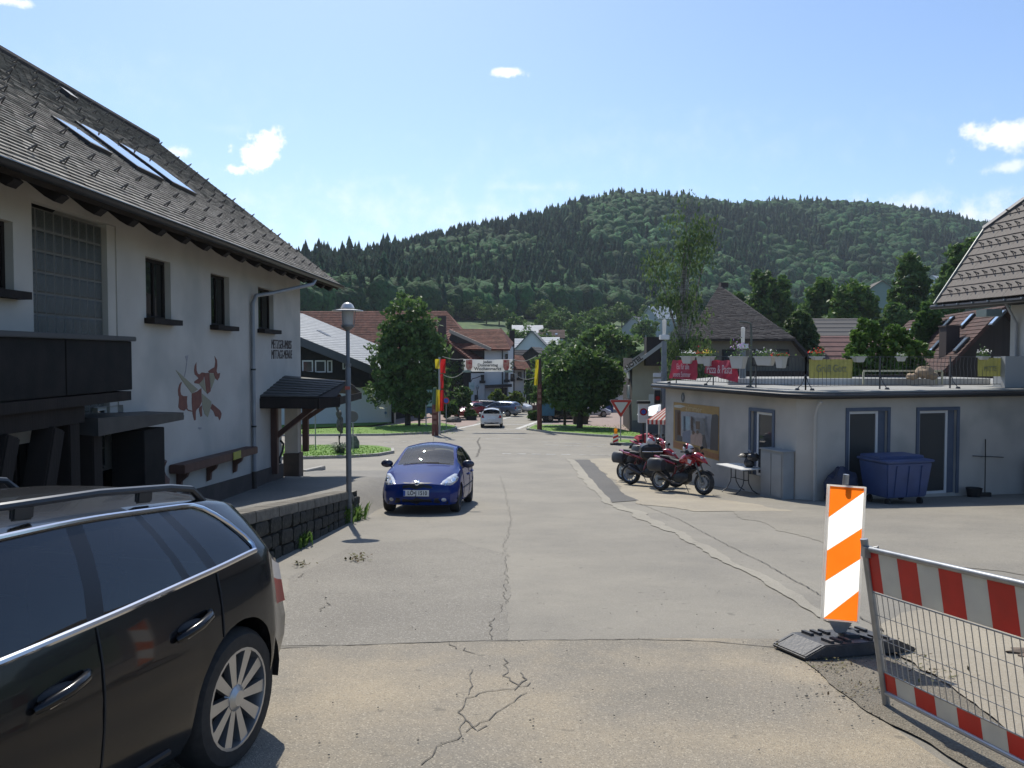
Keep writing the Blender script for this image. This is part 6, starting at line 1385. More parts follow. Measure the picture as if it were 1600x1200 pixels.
def ground_matrix(x, y, heading, zoff=0):
    """car frame standing on the slope; heading = direction of local +y measured from +Y clockwise"""
    fy = Vector((math.sin(heading), math.cos(heading), 0)); d = 1.3
    zf, zb = G(y+fy.y*d), G(y-fy.y*d); f = Vector((fy.x*2*d, fy.y*2*d, zf-zb)).normalized(); r = f.cross(Vector((0, 0, 1))).normalized(); u = r.cross(f)
    m = Matrix((r, f, u)).transposed().to_4x4(); m.translation = Vector((x, y, (zf+zb)/2+.012+zoff)); return m

def wagon():
    L_ = 4.5; F = 3.62                 # origin at the rear axle
    sp = dict(L=L_, F=F, W=.90, axles=[.80, 3.62], rw=.325, ra=.375, rim=.232, fb=.42, rb=.46, fl=.6, rl=.42,
              w=[(0, .72), (.25, .86), (.8, .895), (2.2, .90), (3.62, .90), (4.1, .88), (4.35, .84), (L_, .79)],
              sill=[(0, .24), (.4, .2), (2, .19), (3.9, .22), (L_, .34)],
              belt=[(0, .58), (.5, .70), (1.2, .78), (2.0, .805), (2.7, .862), (3.4, .94), (3.9, .99), (4.3, .965), (L_, .90)],
              edge=[(0, .62), (.5, .76), (1.2, .87), (1.95, 1.14), (2.3, 1.195), (3.0, 1.235), (3.6, 1.235), (3.95, 1.21), (4.2, 1.10), (4.4, .98), (L_, .91)],
              we=[(0, .5), (1.2, .66), (1.95, .60), (2.6, .61), (3.6, .60), (4.1, .58), (4.4, .60), (L_, .62)],
              top=[(0, .64), (.5, .80), (1.15, .91), (1.3, .96), (2.05, 1.22), (2.6, 1.275), (3.4, 1.30), (3.9, 1.265), (4.2, 1.17), (4.4, 1.0), (L_, .92)],
              nose=[(.2, .08), (.4, .0), (.6, .05), (.75, .14)], tail=[(.3, .06), (.5, .0), (.62, .0), (.70, .04), (.9, .09), (1.3, .1)],
              lean=[(0, 0), (1.9, 0), (2.0, .02), (2.72, .10), (3.25, -.10), (3.45, -.12), (3.70, -.16), (3.86, -.22), (4.05, -.12), (4.3, 0), (L_, 0)],
              cuts=[1.55, 2.66, 2.745, 3.22, 3.27, 3.40, 3.47, 3.70, 3.80, 1.15, 2.0, 4.02], windows=[(1.6, 2.66), (2.745, 3.22), (3.27, 3.40), (3.47, 3.80)], pillar=(1.5, 3.82),
              screen=(1.15, 2.0), rear_screen=(4.02, 4.36), doors=[(1.5, 2.70), (2.70, 3.43)], paint=mat('black_car_paint', (.006, .006, .007), (.008, .008, .009), scale=3, rough=.22, coat=.38, spec=.25), glass=M['car_glass_dark'])
    # rear wheel centre on the road, the car heads towards the camera and slightly away to the side
    hd = math.atan2(-.244, -1); side_l = Vector((.971, -.237, 0)); rw_ = Vector((-1.285, 3.70, 0)); c0 = rw_-side_l*.89
    f = Vector((math.sin(hd), math.cos(hd), 0)); zf, zr = G(c0.y+f.y*2.82), G(c0.y); ff = Vector((f.x*2.82, f.y*2.82, zf-zr)).normalized(); r = ff.cross(Vector((0, 0, 1))).normalized(); u = r.cross(ff)
    m = Matrix((r, ff, u)).transposed().to_4x4(); m.translation = Vector((c0.x, c0.y, zr+.022))
    sp['F'] = 2.82+.80
    c = Car(sp, m, 'black estate car with roof rails and silver wheels parked nearest the camera', name='parked_estate_car')
    c.wheel(n=10); S = -1 if (m.to_3x3() @ Vector((1, 0, 0))).x < 0 else 1
    for side in (1, -1):
        ch = mat('window_chrome', (.62, .63, .66), rough=.16, metal=1)
        def strip(pts, w_, name='chrome_strip'):
            q = MB(); up = []; 
            P0 = [c.side(s_, k, max(0, v-w_), side=side, off=.008) for s_, k, v in pts]; P1 = [c.side(s_, k, min(1, v+w_), side=side, off=.008) for s_, k, v in pts]
            return P0, P1
        q = MB(); q.tube([c.side(s_, 'g', .03, side=side, off=.006) for s_ in np.linspace(1.5, 3.80, 24)], .014, 8); q.build('chrome_strip', ch, c.t, smooth=True, world=False)
        arc = [(3.80, .03), (3.835, .14), (3.845, .32), (3.835, .55), (3.81, .75), (3.77, .88), (3.70, .95)]
        q = MB(); q.tube([c.side(s_, 'g', v, side=side, off=.006) for s_, v in arc]+[c.side(s_, 'g', .965, side=side, off=.006) for s_ in np.linspace(3.6, 1.75, 20)], .012, 8); q.build('chrome_strip', ch, c.t, smooth=True, world=False)
        # dark corner filling behind the rounded quarter glass, pillars
        q = MB(); P_ = [c.side(s_, 'g', v, side=side, off=.003) for s_, v in arc]; co = [c.side(3.80, 'g', v, side=side, off=.003) for s_, v in arc]; n = len(P_); q.add(P_+co, [(i, i+1, n+i+1, n+i) for i in range(n-1)]); q.build('quarter_glass_edge', M['plastic'], c.t, world=False)
        c.seams([1.5, 2.70, 3.44], side, (.0, .99))
        q = MB(); q.tube([c.side(s_, 'b', .10, side=side, off=.002) for s_ in np.linspace(1.3, 3.1, 12)], .012, 5); q.build('sill_trim', M['plastic'], c.t, smooth=True, world=False)
        for s0 in (2.50, 3.22):
            v0 = .76
            q = MB(); q.blob(c.side(s0, 'b', v0, side=side, off=-.012), (.035, .10, .032), 14, 8); q.build('handle_recess', M['black'], c.t, smooth=True, world=False)
            q = MB(); P_ = [c.side(s0-.115, 'b', v0-.03, side=side, off=.006), c.side(s0-.08, 'b', v0-.015, side=side, off=.032), c.side(s0, 'b', v0+.0, side=side, off=.042), c.side(s0+.08, 'b', v0+.02, side=side, off=.034), c.side(s0+.12, 'b', v0+.035, side=side, off=.008)]
            q.tube(P_, [.014, .019, .021, .021, .015], 10); h = q.build('door_handle', sp['paint'], c.t, smooth=True, world=False)
            q = MB(); q.tube([p+Vector((side*.002, 0, -.017)) for p in P_[1:4]], .004, 6); q.build('handle_chrome', M['chrome'], h, world=False)
        # roof rail
        q = MB(); zr_ = lambda s_: c.fz['edge'](s_)+.028; pts = [Vector((side*.555, c.F-s_, zr_(s_)+dz)) for s_, dz in ((2.0, -.02), (2.12, .04), (2.5, .055), (3.0, .055), (3.45, .052), (3.62, .035), (3.72, -.03))]
        q.tube(pts, [.018, .018, .017, .017, .017, .018, .02], 8); rr = q.build('roof_rail', mat('dark_satin_rail', (.045, .05, .058), rough=.35, metal=.4), c.t, smooth=True, world=False)
        for s_ in (2.62, 3.28): q = MB(); q.box((side*.555, c.F-s_, zr_(s_)+.02), (.025, .10, .055)); q.build('rail_foot', M['plastic'], rr, world=False, bevel=.008)
        # tail lamp wrapping round the corner
        vs = []; nn = 0; q = MB()
        col = [(4.30, .0), (4.36, .3), (4.42, .6), (4.48, 1)]
        P_ = lambda s_, v: c.side(s_, 'b', v, side=side, off=.012)
        q.add([P_(s_, v) for v in (.60, .70, .80) for s_ in np.linspace(4.26, L_, 6)], [(j*6+i, j*6+i+1, (j+1)*6+i+1, (j+1)*6+i) for j in range(2) for i in range(5)]); q.build('tail_lamp', M['lamp_red'], c.t, smooth=True, world=False, fix=False)
        q = MB(); q.add([P_(s_, v) for v in (.80, .88, .95) for s_ in np.linspace(4.30, L_, 6)], [(j*6+i, j*6+i+1, (j+1)*6+i+1, (j+1)*6+i) for j in range(2) for i in range(5)]); q.build('indicator_lamp', mat('pale_indicator', (.40, .38, .38), rough=.25, coat=.2), c.t, smooth=True, world=False, fix=False)
    c.seats([1.6, .75], zb=.42, zt=1.08, m_=mat('beige_seat', (.12, .10, .075), (.09, .075, .06), scale=8, rough=.9)); c.mirrors(1.55, .0, sp['paint'])
    q = MB(); q.box((0, c.F-3.75, .86), (1.2, .02, .12)); q.tube([(-.62, c.F-3.1, 1.06), (.62, c.F-3.1, 1.06)], .006, 5); q.build('load_cover', M['interior'], c.t, world=False)
    c.decal([(-.26, .68), (.26, .68), (.26, .79), (-.26, .79)], 'number_plate', M['plate'], front=False, off=.012)
    for side in (1, -1): c.decal([(side*.45, .55), (side*.8, .60), (side*.78, .72), (side*.5, .68)], 'headlight', M['lamp_clear'])
wagon()

def hatch_spec(**k):
    L_ = k.get('L', 4.03); sc = L_/4.03; W_ = k.get('W', .845)
    sp = dict(L=L_, F=2.0*sc, W=W_, axles=[.83*sc, 3.34*sc], rw=.30, ra=.345, rim=.195, fb=.34, rb=.22, fl=.55, rl=.3,
              w=[(0, W_*.80), (.25, W_*.945), (.8, W_*.99), (1.6, W_), (2.8, W_), (3.4, W_*.985), (3.8, W_*.94), (L_, W_*.86)],
              sill=[(0, .20), (.5, .2), (3, .21), (L_, .30)],
              belt=[(0, .60), (.3, .74), (.8, .86), (1.3, .92), (2.2, .95), (3.0, 1.0), (3.6, 1.03), (L_, 1.0)],
              edge=[(0, .62), (.3, .765), (.8, .895), (1.12, .975), (1.9, 1.34), (2.3, 1.385), (3.0, 1.37), (3.5, 1.32), (3.8, 1.20), (L_, 1.03)],
              we=[(0, .50), (.8, .64), (1.12, .69), (1.9, .59), (2.6, .575), (3.4, .56), (L_, .62)],
              top=[(0, .65), (.3, .80), (.7, .91), (1.0, .985), (1.12, 1.02), (1.95, 1.43), (2.5, 1.485), (3.2, 1.46), (3.65, 1.39), (3.85, 1.25), (L_, 1.05)],
              nose=[(.2, .09), (.35, .0), (.55, .0), (.65, .05), (.8, .16)], tail=[(.3, .05), (.5, 0), (.7, .02), (1.0, .05), (1.3, .0)],
              cuts=[1.12, 1.95, 2.42, 2.50, 3.10, 3.17, 3.52, 3.66], windows=[(1.38, 2.42), (2.50, 3.10), (3.17, 3.52)], pillar=(1.34, 3.55),
              screen=(1.12, 1.95), rear_screen=(3.66, 3.97), doors=[(1.3, 2.46), (2.46, 3.13)], paint=M['black'])
    sp.update(k)
    return sp
def blue_hatch():
    sp = hatch_spec(paint=mat('bright_blue_car_paint', (.003, .024, .17), (.003, .021, .14), scale=2, rough=.6, metal=0, coat=.55, spec=.05))
    m = ground_matrix(-1.87, 18.35, math.pi+R(3.0)); c = Car(sp, m, 'bright blue small hatchback facing the camera on the road', name='blue_hatchback')
    c.wheel(style='steel'); c.seats([.10], zb=.5, zt=1.17); c.seats([-.85], zb=.5, zt=1.1); c.mirrors(1.42, .03, M['plastic'] if False else mat('dark_blue_mirror', (.02, .022, .05), rough=.3, coat=.5), 1.15)
    dk = mat('front_grille_black', (.008, .008, .010), rough=.5)
    c.decal([(-.40, .53), (.40, .53), (.36, .675), (-.36, .675)], 'grille', dk, off=.006)
    c.decal([(-.64, .22), (.64, .22), (.60, .37), (-.60, .37)], 'lower_grille', dk, off=.006)
    ring = [(math.cos(a)*.055, .655+math.sin(a)*.055) for a in np.linspace(0, 6.283, 17)[:-1]]
    c.decal(ring, 'badge', M['chrome'], off=.022, sub_=1); c.decal([(x*.7, .655+(z-.655)*.7) for x, z in ring], 'badge_center', mat('badge_dark', (.05, .05, .07), rough=.3), off=.028, sub_=1)
    for sg in (1, -1):
        P_ = [(.47, .60), (.58, .58), (.70, .61), (.78, .68), (.80, .76), (.775, .82), (.70, .83), (.60, .77), (.50, .69)]
        h = c.decal([(sg*x, z) for x, z in P_], 'headlight', M['lamp_clear'], off=.02, sub_=3)
        for (x, z, r) in ((.58, .65, .045), (.70, .70, .055)): c.decal([(sg*(x+math.cos(a)*r), z+math.sin(a)*r) for a in np.linspace(0, 6.283, 13)[:-1]], 'reflector', M['chrome'], off=.026, sub_=1, parent=h)
        c.decal([(sg*(.55+math.cos(a)*.05), .31+math.sin(a)*.04) for a in np.linspace(0, 6.283, 13)[:-1]], 'fog_lamp', M['lamp_clear'], off=.012, sub_=1)
        c.seams([1.3, 2.46, 3.13], sg)
        for s0 in (2.3, 3.02): q = MB(); q.tube([c.side(s0-.08, 'b', .72, side=sg, off=.01), c.side(s0, 'b', .73, side=sg, off=.035), c.side(s0+.08, 'b', .74, side=sg, off=.01)], .016, 8); q.build('door_handle', sp['paint'], c.t, smooth=True, world=False)
        q = MB(); q.tube([c.side(s_, 'b', .42, side=sg, off=.004) for s_ in np.linspace(1.25, 3.0, 12)], .014, 6); q.build('side_moulding', M['plastic'], c.t, smooth=True, world=False)
        q = MB(); q.tube([c.P(1.14+.0*k, 'g', 1) for k in (0,)]+[Vector((0, 0, 0))]*0+[Vector((sg*.0, 0, 0))]*0+[c.P(1.15, 'g', 1)], .01, 5)
    # plate with text
    p, n = c.project(0.0, .455); px_ = .0; y = p.y+.03
    Mw = MW[c.t.name]
    q = MB(); q.box((-.0, y, .455), (.53, .018, .125)); po = q.build('number_plate', M['plate'], c.t, world=False, bevel=.004)
    q = MB(); q.box((.245, y+.010, .455), (.042, .008, .112)); q.build('plate_band', M['plate_blue'], po, world=False)
    FM = Mw @ frame_m(Vector((-.025, y+.0105, .455)), Vector((-1, 0, 0)), Vector((0, 0, 1)))
    text('LÖ•J 1510', .118, 'plate_lettering', M['black'], c.t, FM, ext=.001, sx=.82, bold=.0022)
    q = MB(); q.tube([c.P(1.10, 'r', .3)*1+Vector((0, .02, .008)), Vector((.05, c.F-1.14, 1.045)), Vector((-.3, c.F-1.17, 1.045))], .009, 5); q.build('wiper', M['black'], c.t, world=False)
    q = MB(); q.tube([Vector((-.05, c.F-1.06, 1.035)), Vector((-.55, c.F-1.12, 1.02))], .009, 5); q.build('wiper', M['black'], c.t, world=False)
    q = MB(); q.box((0, c.F-1.9, 1.34), (.2, .03, .06)); q.build('inner_mirror', M['black'], c.t, world=False, bevel=.01)
    q = MB(); q.box((0, c.F-1.25, .93), (1.25, .35, .08)); q.build('dashboard', M['interior'], c.t, world=False, bevel=.02)
    q = MB(); q.tube([(.0, c.F-2.2, 1.47), (.0, c.F-2.45, 1.72)], .004, 5); q.build('aerial', M['black'], c.t, world=False)
blue_hatch()

def simple_car(sp, m, label, rear=None, front=None, style='alloy', **k):
    c = Car(sp, m, label, **k); c.wheel(style=style, n=8); c.seats([.1, -.85], zb=.5, zt=1.12); c.mirrors(1.42, .02, sp['paint'])
    for sg in (1, -1):
        c.decal([(sg*.45, .66), (sg*.72, .70), (sg*.74, .82), (sg*.5, .76)], 'headlight', M['lamp_clear'])
        c.decal([(sg*.52, .74), (sg*.74, .74), (sg*.74, .94), (sg*.60, .96)], 'tail_lamp', M['lamp_red'], front=False, off=.015)
    c.decal([(-.26, .62), (.26, .62), (.26, .73), (-.26, .73)], 'number_plate', M['plate'], front=False, off=.015)
    c.decal([(-.26, .4), (.26, .4), (.26, .51), (-.26, .51)], 'number_plate', M['plate'], front=True, off=.015)
    c.decal([(-.6, .27), (.6, .27), (.55, .42), (-.55, .42)], 'rear_bumper_trim', M['plastic'], front=False, off=.008)
    return c
def far_cars():
    wp = mat('white_car_paint', (.62, .62, .62), (.58, .58, .58), scale=2, rough=.25, coat=1); sv = mat('silver_blue_car_paint', (.14, .17, .23), rough=.28, metal=.6, coat=1)
    p = gp(768, 668.5); simple_car(hatch_spec(paint=wp, L=3.85, W=.85), ground_matrix(p.x, p.y+1.5, 0), 'white small hatchback driving away past the banner', name='white_hatchback')
    dk = mat('black_green_car_paint', (.012, .016, .018), rough=.2, coat=1); rd = mat('red_car_paint', (.28, .02, .02), rough=.22, coat=1)
    def est(paint, L_=4.4): 
        s = hatch_spec(paint=paint, L=L_, W=.88); s['edge'] = s['edge'][:7]+[(3.7, 1.34), (4.05, 1.26), (L_, 1.05)]; s['top'] = s['top'][:7]+[(3.8, 1.43), (4.15, 1.30), (L_, 1.07)]; s['axles'] = [.85, 3.5]; s['F'] = 2.2; s['windows'] = [(1.38, 2.42), (2.50, 3.10), (3.17, 3.8)]; s['cuts'] = [1.12, 1.95, 2.42, 2.5, 3.1, 3.17, 3.8, 4.0]; s['rear_screen'] = (4.0, 4.3); return s
    x, y = gp(781, 651)[:2]; simple_car(est(sv), ground_matrix(x, y+1.3, R(-62)), 'blue grey estate car parked beyond the white hatchback', group='cars parked in front of the guesthouse')
    x, y = gp(752, 648)[:2]; simple_car(est(dk, 4.5), ground_matrix(x-.3, y+1.2, R(-78)), 'black estate car parked left of the blue grey one', group='cars parked in front of the guesthouse')
    x, y = gp(805, 645)[:2]; simple_car(hatch_spec(paint=wp), ground_matrix(x, y+2.2, R(120)), 'white car tail parked behind the blue grey estate', group='cars parked in front of the guesthouse')
    x, y = gp(741, 652)[:2]; simple_car(hatch_spec(paint=rd, L=3.6, W=.78), ground_matrix(x-.6, y+.2, R(-150)), 'small red car behind the flower beds left of the square', group='cars parked in front of the guesthouse')
    x, y = gp(921, 652)[:2]; simple_car(hatch_spec(paint=wp, L=4.3, W=.86), ground_matrix(x, y+.5, R(82)), 'white car parked side on beneath the round tree')
    # dark van with blue box trailer
    sp = hatch_spec(paint=dk, L=4.5, W=.9); sp['axles'] = [.9, 3.6]; sp['F'] = 2.25; x, y = gp(882, 659)[:2]
    sp['edge'] = [(0, .8), (.5, .95), (.95, 1.02), (1.5, 1.62), (2, 1.75), (4.2, 1.75), (4.5, 1.7)]; sp['top'] = [(0, .82), (.5, 1.0), (.95, 1.08), (1.5, 1.68), (2, 1.82), (4.2, 1.82), (4.5, 1.75)]; sp['belt'] = [(0, .75), (.5, .92), (1, 1.0), (4.5, 1.05)]
    sp['we'] = [(0, .6), (1, .7), (2, .72), (4.5, .74)]; sp['screen'] = (.95, 1.55); sp['cuts'] = [.95, 1.55, 2.4, 2.5, 3.4, 4.3]; sp['windows'] = [(1.2, 2.4), (2.5, 3.4)]; sp['rear_screen'] = (4.46, 4.6); sp['rw'] = .32; sp['ra'] = .37
    simple_car(sp, ground_matrix(x, y+.6, R(84)), 'dark van standing beneath the right hand trees', name='dark_van')
    x, y = gp(858, 660)[:2]; t = thing('box_trailer', 'blue box trailer behind the dark van', 'trailer', (x-.5, y+.6, G(y))); q = MB(); z = G(y); q.bbox((x-.95, y, z+.55), (x+.45, y+1.3, z+1.65)); q.build('trailer_box', mat('trailer_blue', (.04, .16, .25), (.03, .12, .2), scale=3, rough=.5), t, bevel=.02)
    q = MB(); q.lathe([(.001, -.08), (.26, -.08), (.26, .08), (.001, .08)], (x-.3, y+.05, z+.27), 'Y', n=16); q.build('wheel', M['rubber'], t); q = MB(); q.bar((x+.4, y+.65, z+.45), (x+1.5, y+.65, z+.45), .08); q.build('drawbar', M['black'], t)
far_cars()

# ------------------------------------------------------------------ motorcycles
def motorcycle(label, x, y, hd, red, lean=R(-9), pannier=False, topcase=False, front=True):
    fy = Vector((math.sin(hd), math.cos(hd), 0)); m = Matrix.Rotation(0, 4, 'Z')
    zf, zr = G(y+fy.y*.72), G(y-fy.y*.72); f = Vector((fy.x*1.44, fy.y*1.44, zf-zr)).normalized(); r = f.cross(Vector((0, 0, 1))).normalized(); u = r.cross(f)
    m = Matrix((r, f, u)).transposed().to_4x4(); m.translation = Vector((x, y, (zf+zr)/2+.022)); m = m @ Matrix.Rotation(lean, 4, 'Y')
    t = thing('motorcycle', label, 'motorcycle', group='motorcycles parked beside the white building', M=m)
    B = lambda mb, name, m_, smooth=True, bevel=0: mb.build(name, m_, t, smooth=smooth, world=False, bevel=bevel)
    wb = .74
    for yy, w_, nm in ((wb, .12, 'f'), (-wb, .18, 'r')):
        q = MB(); q.lathe([(.215, -w_*.42), (.27, -w_*.5), (.30, -w_*.34), (.32, 0), (.30, w_*.34), (.27, w_*.5), (.215, w_*.42)], (0, yy, .32), 'X', n=30); wo = B(q, 'wheel', M['rubber'])
        q = MB(); q.lathe([(.222, -w_*.40), (.20, -w_*.36), (.205, 0), (.20, w_*.36), (.222, w_*.40)], (0, yy, .32), 'X', n=30); q.lathe([(.05, -.07), (.05, .07), (.001, .07)], (0, yy, .32), 'X', n=12)
        for k in range(10):
            a = 2*math.pi*k/10+.15*(k % 2); q.bar((0, yy+.04*math.cos(a), .32+.04*math.sin(a)), (0, yy+.205*math.cos(a), .32+.205*math.sin(a)), .022, .03, up=(1, 0, 0))
        ro = q.build('rim', M['alloy'], wo, smooth=28, world=False)
        for sx in ((-1, 1) if nm == 'f' else (1,)): q = MB(); q.lathe([(.07, sx*.075), (.155, sx*.075), (.155, sx*.082), (.07, sx*.082)], (0, yy, .32), 'X', n=24); q.build('brake_disc', M['metal_grey'], wo, smooth=True, world=False)
    st = Vector((0, .36, .98))       # steering head
    for sx in (-.1, .1):
        q = MB(); q.tube([(sx, wb, .32), (sx, .62, .58)], .028, 10); q.tube([(sx, .62, .58), (sx, .42, 1.0)], .022, 10); B(q, 'fork', mat('fork_gold_grey', (.22, .20, .16), rough=.3, metal=.8))
    q = MB(); q.add([(x_*(.075), wb+.345*math.sin(a)*.98, .32+.345*math.cos(a)) for a in np.linspace(-.9, .9, 12) for x_ in (-1, 1)], [(2*i, 2*i+1, 2*i+3, 2*i+2) for i in range(11)]); B(q, 'front_mudguard', M['black'])
    q = MB(); q.tube([(-.40, .22, 1.10), (-.30, .30, 1.12), (-.1, .38, 1.04), (.1, .38, 1.04), (.30, .30, 1.12), (.40, .22, 1.10)], .014, 8); hb = B(q, 'handlebar', M['black'])
    for sx in (-1, 1):
        q = MB(); q.tube([(sx*.30, .30, 1.12), (sx*.34, .32, 1.24)], .008, 6); q.blob((sx*.37, .31, 1.28), (.075, .025, .045), 10, 7); q.build('mirror', M['black'], hb, smooth=True, world=False)
        q = MB(); q.tube([(sx*.28, .31, 1.12), (sx*.41, .21, 1.10)], .02, 8); q.build('grip', M['rubber'], hb, smooth=True, world=False)
        q = MB(); q.blob((sx*.33, .36, 1.10), (.10, .03, .06), 10, 6); q.build('hand_guard', M['black'], hb, smooth=True, world=False)
    # engine, frame
    q = MB(); q.loft([((0, -.22, .40), .12, .10), ((0, -.1, .40), .17, .16), ((0, .12, .40), .17, .17), ((0, .26, .44), .10, .12)], 14, 3.2); B(q, 'engine', mat('dark_engine', (.03, .03, .03), (.06, .058, .055), scale=14, rough=.45, metal=.5))
    for a, sy in ((R(52), 1), (R(-35), -1)):
        for k in range(6): q = MB(); q.box((0, .10+math.sin(a)*.03*k*2.0+.02*sy, .53+math.cos(a)*.03*k*2), (.24, .16, .014), Matrix.Rotation(-a, 3, 'X')); q.build('cooling_fin', M['metal_dark'], t, world=False)
    fr = red if False else mat('dark_red_tube_frame', (.06, .01, .012), rough=.35, metal=.2)
    for sx in (-1, 1):
        q = MB(); q.tube([(sx*.06, .38, .95), (sx*.14, .14, .78), (sx*.14, -.12, .68), (sx*.12, -.26, .42)], .016, 8); q.tube([(sx*.14, .14, .78), (sx*.15, .04, .55)], .012, 6); q.tube([(sx*.14, -.12, .68), (sx*.15, .04, .55), (sx*.07, .34, .82)], .012, 6); q.tube([(sx*.12, -.2, .70), (sx*.11, -.75, .90)], .012, 6); B(q, 'frame_tube', fr)
    q = MB(); q.tube([(.10, -.22, .40), (.11, -wb, .32)], .035, 8); q.tube([(-.10, -.22, .40), (-.11, -wb, .32)], .035, 8); q.box((0, -.36, .38), (.22, .12, .09)); B(q, 'swing_arm', M['metal_dark'])
    q = MB(); q.tube([(.08, .26, .40), (.15, .05, .24), (.16, -.2, .26), (.17, -.34, .34)], .024, 8); q.tube([(.17, -.34, .34), (.17, -.74, .52)], [.05, .058], 12); B(q, 'exhaust', mat('exhaust_steel', (.10, .09, .085), rough=.4, metal=.8))
    # tank, seat, tail, front cowl
    q = MB(); q.loft([((0, -.08, .86), .10, .06), ((0, .0, .90), .15, .11), ((0, .14, .94), .19, .15), ((0, .28, .96), .18, .14), ((0, .40, .96), .10, .09)], 16, 2.4); B(q, 'tank', red)
    q = MB(); q.loft([((0, -.78, .98), .09, .03), ((0, -.62, .965), .14, .045), ((0, -.40, .945), .14, .05), ((0, -.32, .88), .15, .05), ((0, -.1, .84), .14, .055), ((0, .0, .87), .08, .04)], 14, 2.8); B(q, 'seat', mat('black_seat', (.016, .016, .018), rough=.6))
    q = MB(); q.loft([((0, -1.0, .97), .05, .03), ((0, -.85, .93), .10, .05), ((0, -.6, .88), .13, .055), ((0, -.35, .82), .13, .05), ((0, -.2, .78), .10, .04)], 12, 2.6); B(q, 'tail_unit', red)
    q = MB(); q.blob((0, -1.02, .96), (.06, .02, .03), 8, 6); B(q, 'tail_lamp', M['lamp_red'])
    q = MB(); q.loft([((0, .34, 1.02), .14, .09), ((0, .48, 1.02), .15, .12), ((0, .60, .98), .13, .11), ((0, .70, .91), .07, .06), ((0, .80, .85), .03, .02)], 14, 2.5); B(q, 'front_cowl', red)
    for sx in (-1, 1): q = MB(); q.add([(sx*.17, .12, .98), (sx*.20, .34, 1.0), (sx*.20, .50, .90), (sx*.19, .40, .74), (sx*.16, .22, .80)], [(0, 1, 2, 3, 4)]); q.add([(sx*.171, .46, .97), (sx*.16, .56, .88), (sx*.172, .44, .80)], [(0, 1, 2)]); B(q, 'side_panel', red if sx > 0 else red, smooth=False)
    q = MB(); q.add([(sx*.176, .36, .88) if i == 0 else (0, 0, 0) for i in range(0)], []); 
    for sx in (-1, 1): q = MB(); q.add([(sx*.206, .30, .93), (sx*.206, .44, .90), (sx*.206, .40, .80), (sx*.2, .31, .83)], [(0, 1, 2, 3)]); q.build('white_panel', mat('bike_white', (.6, .6, .6), rough=.3), t, world=False, fix=False)
    q = MB(); q.add([(x_*.10, .52-.03*abs(x_), 1.10) for x_ in (-1, 0, 1)]+[(x_*.085, .42-.02*abs(x_), 1.27) for x_ in (-1, 0, 1)], [(0, 1, 4, 3), (1, 2, 5, 4)]); B(q, 'windshield', glass('bike_screen', tint=(.5, .5, .52), alpha=.8))
    for sx in (-.06, .06): q = MB(); q.blob((sx, .655, .985), (.05, .05, .035), 10, 7); B(q, 'headlight', M['lamp_clear'])
    q = MB(); q.loft([((0, .72, .87), .05, .012), ((0, .86, .80), .03, .01), ((0, .92, .77), .01, .005)], 8, 2.2); B(q, 'beak', M['black'])
    q = MB(); q.tube([(-.09, .02, .28), (-.26, .06, .02)], .012, 6); q.box((-.27, .06, .012), (.06, .05, .012)); B(q, 'side_stand', M['metal_grey'])
    q = MB(); q.tube([(0, -.26, .30), (-.18, -.24, .30)], .012, 6); q.tube([(0, -.26, .30), (.18, -.24, .30)], .012, 6); B(q, 'footrest', M['metal_dark'])
    q = MB(); q.box((0, -.98, .72), (.16, .012, .14), Matrix.Rotation(R(-22), 3, 'X')); q.bar((0, -.86, .88), (0, -.97, .74), .03); B(q, 'plate_holder', M['black'])
    q = MB(); q.tube([(0, -.3, .46), (0, -.22, .72)], .035, 10); B(q, 'rear_spring', red)
    if pannier:
        pm = mat('dark_pannier', (.03, .03, .035), (.045, .045, .05), scale=5, rough=.5)
        for sx in (-1, 1): q = MB(); q.loft([((sx*.30, -.95, .72), .10, .13), ((sx*.30, -.88, .72), .13, .18), ((sx*.29, -.55, .72), .13, .19), ((sx*.28, -.46, .72), .10, .14)], 14, 3.5); B(q, 'pannier', pm)
    if topcase:
        q = MB(); q.loft([((0, -1.12, 1.12), .16, .10), ((0, -1.04, 1.13), .22, .15), ((0, -.80, 1.14), .23, .16), ((0, -.70, 1.13), .18, .12)], 14, 3.2); B(q, 'top_case', mat('black_top_case', (.014, .014, .016), rough=.35))
    return t, m
def helmet(label, p, c2, rz=0):
    t = thing('helmet', label, 'helmet', p, rz, 'helmets left on the motorcycles'); q = MB(); q.blob((0, 0, 0), (.125, .155, .135), 18, 12); q.build('shell', mat('white_helmet', (.6, .58, .58), rough=.2, coat=1), t, smooth=True, world=False)
    q = MB(); q.blob((0, -.01, .02), (.128, .10, .135), 16, 10, rot=Matrix.Rotation(R(25), 3, 'X')); q.build('stripe', c2, t, smooth=True, world=False)
    q = MB(); q.blob((0, .055, .012), (.112, .108, .05), 16, 8); q.build('visor', mat('dark_visor', (.015, .015, .02), rough=.06, coat=1), t, smooth=True, world=False)
    q = MB(); q.blob((0, .0, -.10), (.10, .12, .04), 14, 6); q.build('liner', M['black'], t, smooth=True, world=False)
